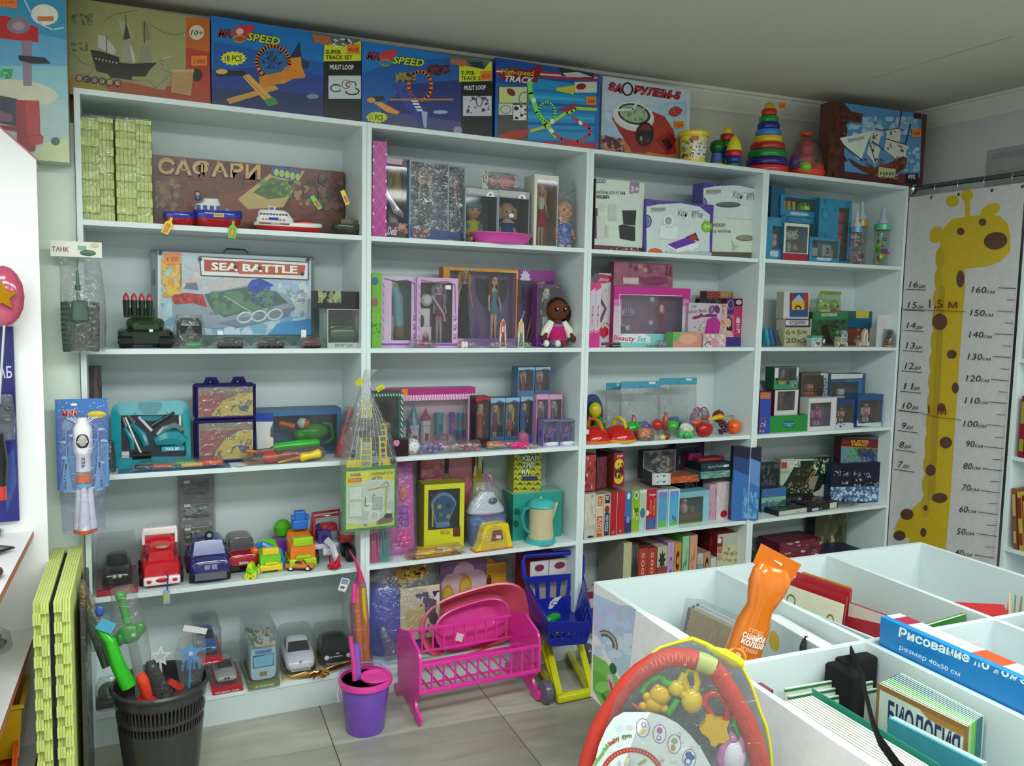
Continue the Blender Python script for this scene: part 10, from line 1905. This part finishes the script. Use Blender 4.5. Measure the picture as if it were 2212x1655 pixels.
g=G(6682,'gl');g.ba(gp(1065,610),(.0155,.012,.015));g.ba(gp(1225,740),(.02,.015,.023));g.tu([gp(1080,590),gp(1120,520),gp(1150,440)],[.008,.007,.006],n=10);g.tu([gp(*p)for p in((1160,560),(1140,480),(1190,410),(1260,430),(1285,540),(1265,640),(1215,660),(1170,620))],.0062,n=10,cd0=True);g.tu([gp(1070,620),gp(1160,680),gp(1210,720)],.009,n=8);oj(g,'yellow_rattle','yellow ring rattle with two balls',pa=gm)
gt('red_ring',J(141,85,136,78,137,70,144,66,153,69,159,77,160,85,158,93),.0068,5684,lab='red plastic ring')
pts=J(137,87,142,86,148,92,156,93,161,93,158,101,161,111,156,116,150,116,146,120,142,118,140,111,133,106,130,101,135,95)
P3=[Ve(gp(*p))for p in pts];g=G(6662,'gl');n=len(P3);g.add([tuple(p+Ve((0,-.008,0)))for p in P3]+[tuple(p+Ve((0,.008,0)))for p in P3],[(i,(i+1)%n,n+(i+1)%n,n+i)for i in rg(n)]+[tuple(rg(n))]+[tuple(rg(2*n-1,n-1,-1))]);oj(g,'yellow_star','yellow star rattle',pa=gm)
g=G(5793,'gl');g.tu([gp(*p)for p in((1640,1100),(1560,1200),(1525,1330),(1560,1480))],[.006,.008,.01,.008],n=10);g.tu([gp(1740,1090),gp(1745,1200),gp(1700,1300)],[.005,.007,.014],n=10);g.ba(gp(1650,1130),.009);oj(g,'pink_rattle',pa=gm);g=G(6737,'gl');g.ba(gp(1660,1330),(.022,.016,.034));oj(g,'white_rattle_ball',pa=gm)
gt('red_hook',J(59,77,64,80,67,83),.004,5324)
cp_=J(-3,240,6,190,15,150,22,136,26,120,33,104,41,92,52,86,64,86,78,86,93,90,108,98,120,109,132,124,142,142,152,170,160,240)
C3=[gp(*p,-.035)for p in cp_];g=G(6757,'pr');n=len(C3);g.add(C3,[tuple(rg(n))]);g.add([(x,y+.0015,z)for x,y,z in C3],[tuple(rg(n-1,-1,-1))]);o=oj(g,'printed_card','white round card with toy pictures',pa=gm)
g=G(k='pr')
def cpt(x,y,e=1):p=gp(x,y,-.035-e*.0006);return p
def cell(x,y,rx,ry,c,e=1,n=20):g.add([cpt(x+rx*cos(6.283*i/n),y+ry*sin(6.283*i/n),e)for i in rg(n)],[tuple(rg(n))],c)
rn=random.Random(5)
for k in rg(34):x,y=rn.uniform(250,1300),rn.uniform(900,1500);(cell(x,y,rn.uniform(20,46),rn.uniform(14,40),rn.choice([6335,6716,6337,7155]),.5,10)if y>900+abs(x-640)**2*.0007 and x>330 else None)
for x,y in((715,1023),(888,1085),(1042,1190),(1198,1342)):cell(x,y,70,100,2550,1);cell(x,y,64,93,7157,2)
cell(725,990,26,30,4214,3);cell(725,990,16,20,7157,4);cell(710,1060,30,26,6710,3);cell(890,1050,30,34,5373,3);cell(880,1130,26,28,4214,3);cell(880,1126,14,16,7157,4);cell(1045,1160,34,30,4270,3);cell(1030,1230,26,34,5426,3);cell(1190,1300,34,34,1353,3);cell(1230,1330,26,26,1353,3);cell(1185,1370,40,44,1774,3);cell(1185,1372,24,26,7157,4)
def ct(s_,x0,y0,x1,y1,h_,c,b,e):
 vs,fs=tmesh(s_,b);L_=hypot(x1-x0,y1-y0);nx,ny=(y1-y0)/L_,-(x1-x0)/L_
 g.add([cpt(x0+(x1-x0)*u+nx*v*h_,y0+(y1-y0)*u+ny*v*h_,e)for u,v in vs],fs,c)
ct('colourful',215,1430,365,1215,44,1783,5,2);ct('colourful',215,1430,365,1215,44,4304,1,3);ct('baby',372,1210,480,1135,44,3662,5,2);ct('baby',372,1210,480,1135,44,6124,1,3);ct('gym',495,1130,600,1120,44,1743,5,2);ct('gym',495,1130,600,1120,44,3404,1,3)
for i in rg(24):
 a0,a1=rd(200+i*6.2),rd(200+(i+1)*6.2);q4=[(600+rr*cos(a)*1,1560+rr*sin(a)*.98)for rr,a in((340,a0),(340,a1),(290,a1),(290,a0))];g.add([cpt(*p,2)for p in q4],[(0,1,2,3)],5283)
for i in rg(22):a=rd(204+i*6.4);cell(600+315*cos(a),1560+315*sin(a)*.98,8,11,6630,3,8)
g.add([cpt(*p,3)for p in((655,1400),(740,1340),(760,1360),(690,1410))],[(0,1,2,3)],4266);cell(560,1370,26,40,6312,3);cell(470,1400,16,40,5895,3)
oj(g,'card_print',pa=o)
out=J(6,240,23,130,44,70,64,44,82,25,90,19,110,13,123,10,138,16,152,24,168,33,176,42,183,56,188,70,193,85,199,100,203,120,205,142,208,180,206,240)
g=G(6302,'gl');g.tu([gp(*p,.02)for p in out[4:]],[.0035]*3+[.005]*4+[.0035]*(len(out)-11),n=8);oj(g,'yellow_piping',pa=gm)
g=G(6302,'gl');g.tu([gp(*p,.016)for p in((1370,175),(1450,215),(1560,260),(1680,340),(1760,370))],[.003,.007,.012,.013,.008],n=8,flat=.4);oj(g,'carry_handle','yellow carry handle',pa=gm)
O3=[gp(*p,-.02)for p in out];n=len(O3);g=G(7578,'fm');c_=gp(1000,1600,-.06);g.add(O3+[c_],[(i,i+1,n)for i in rg(n-1)],None,None,True);B3=[gp(*p,.05)for p in out];g.add(O3+B3,[(i,i+1,n+i+1,n+i)for i in rg(n-1)],None,None,True);oj(g,'clear_bag',pa=gm)
g=G(4653,'gl');B4=[gp(*p,.05)for p in out];g.add([(x,y+.002,z)for x,y,z in B4],[tuple(rg(n))]);oj(g,'folded_mat','grey blue folded mat behind the toys',pa=gm)
bpy.context.view_layer.update()
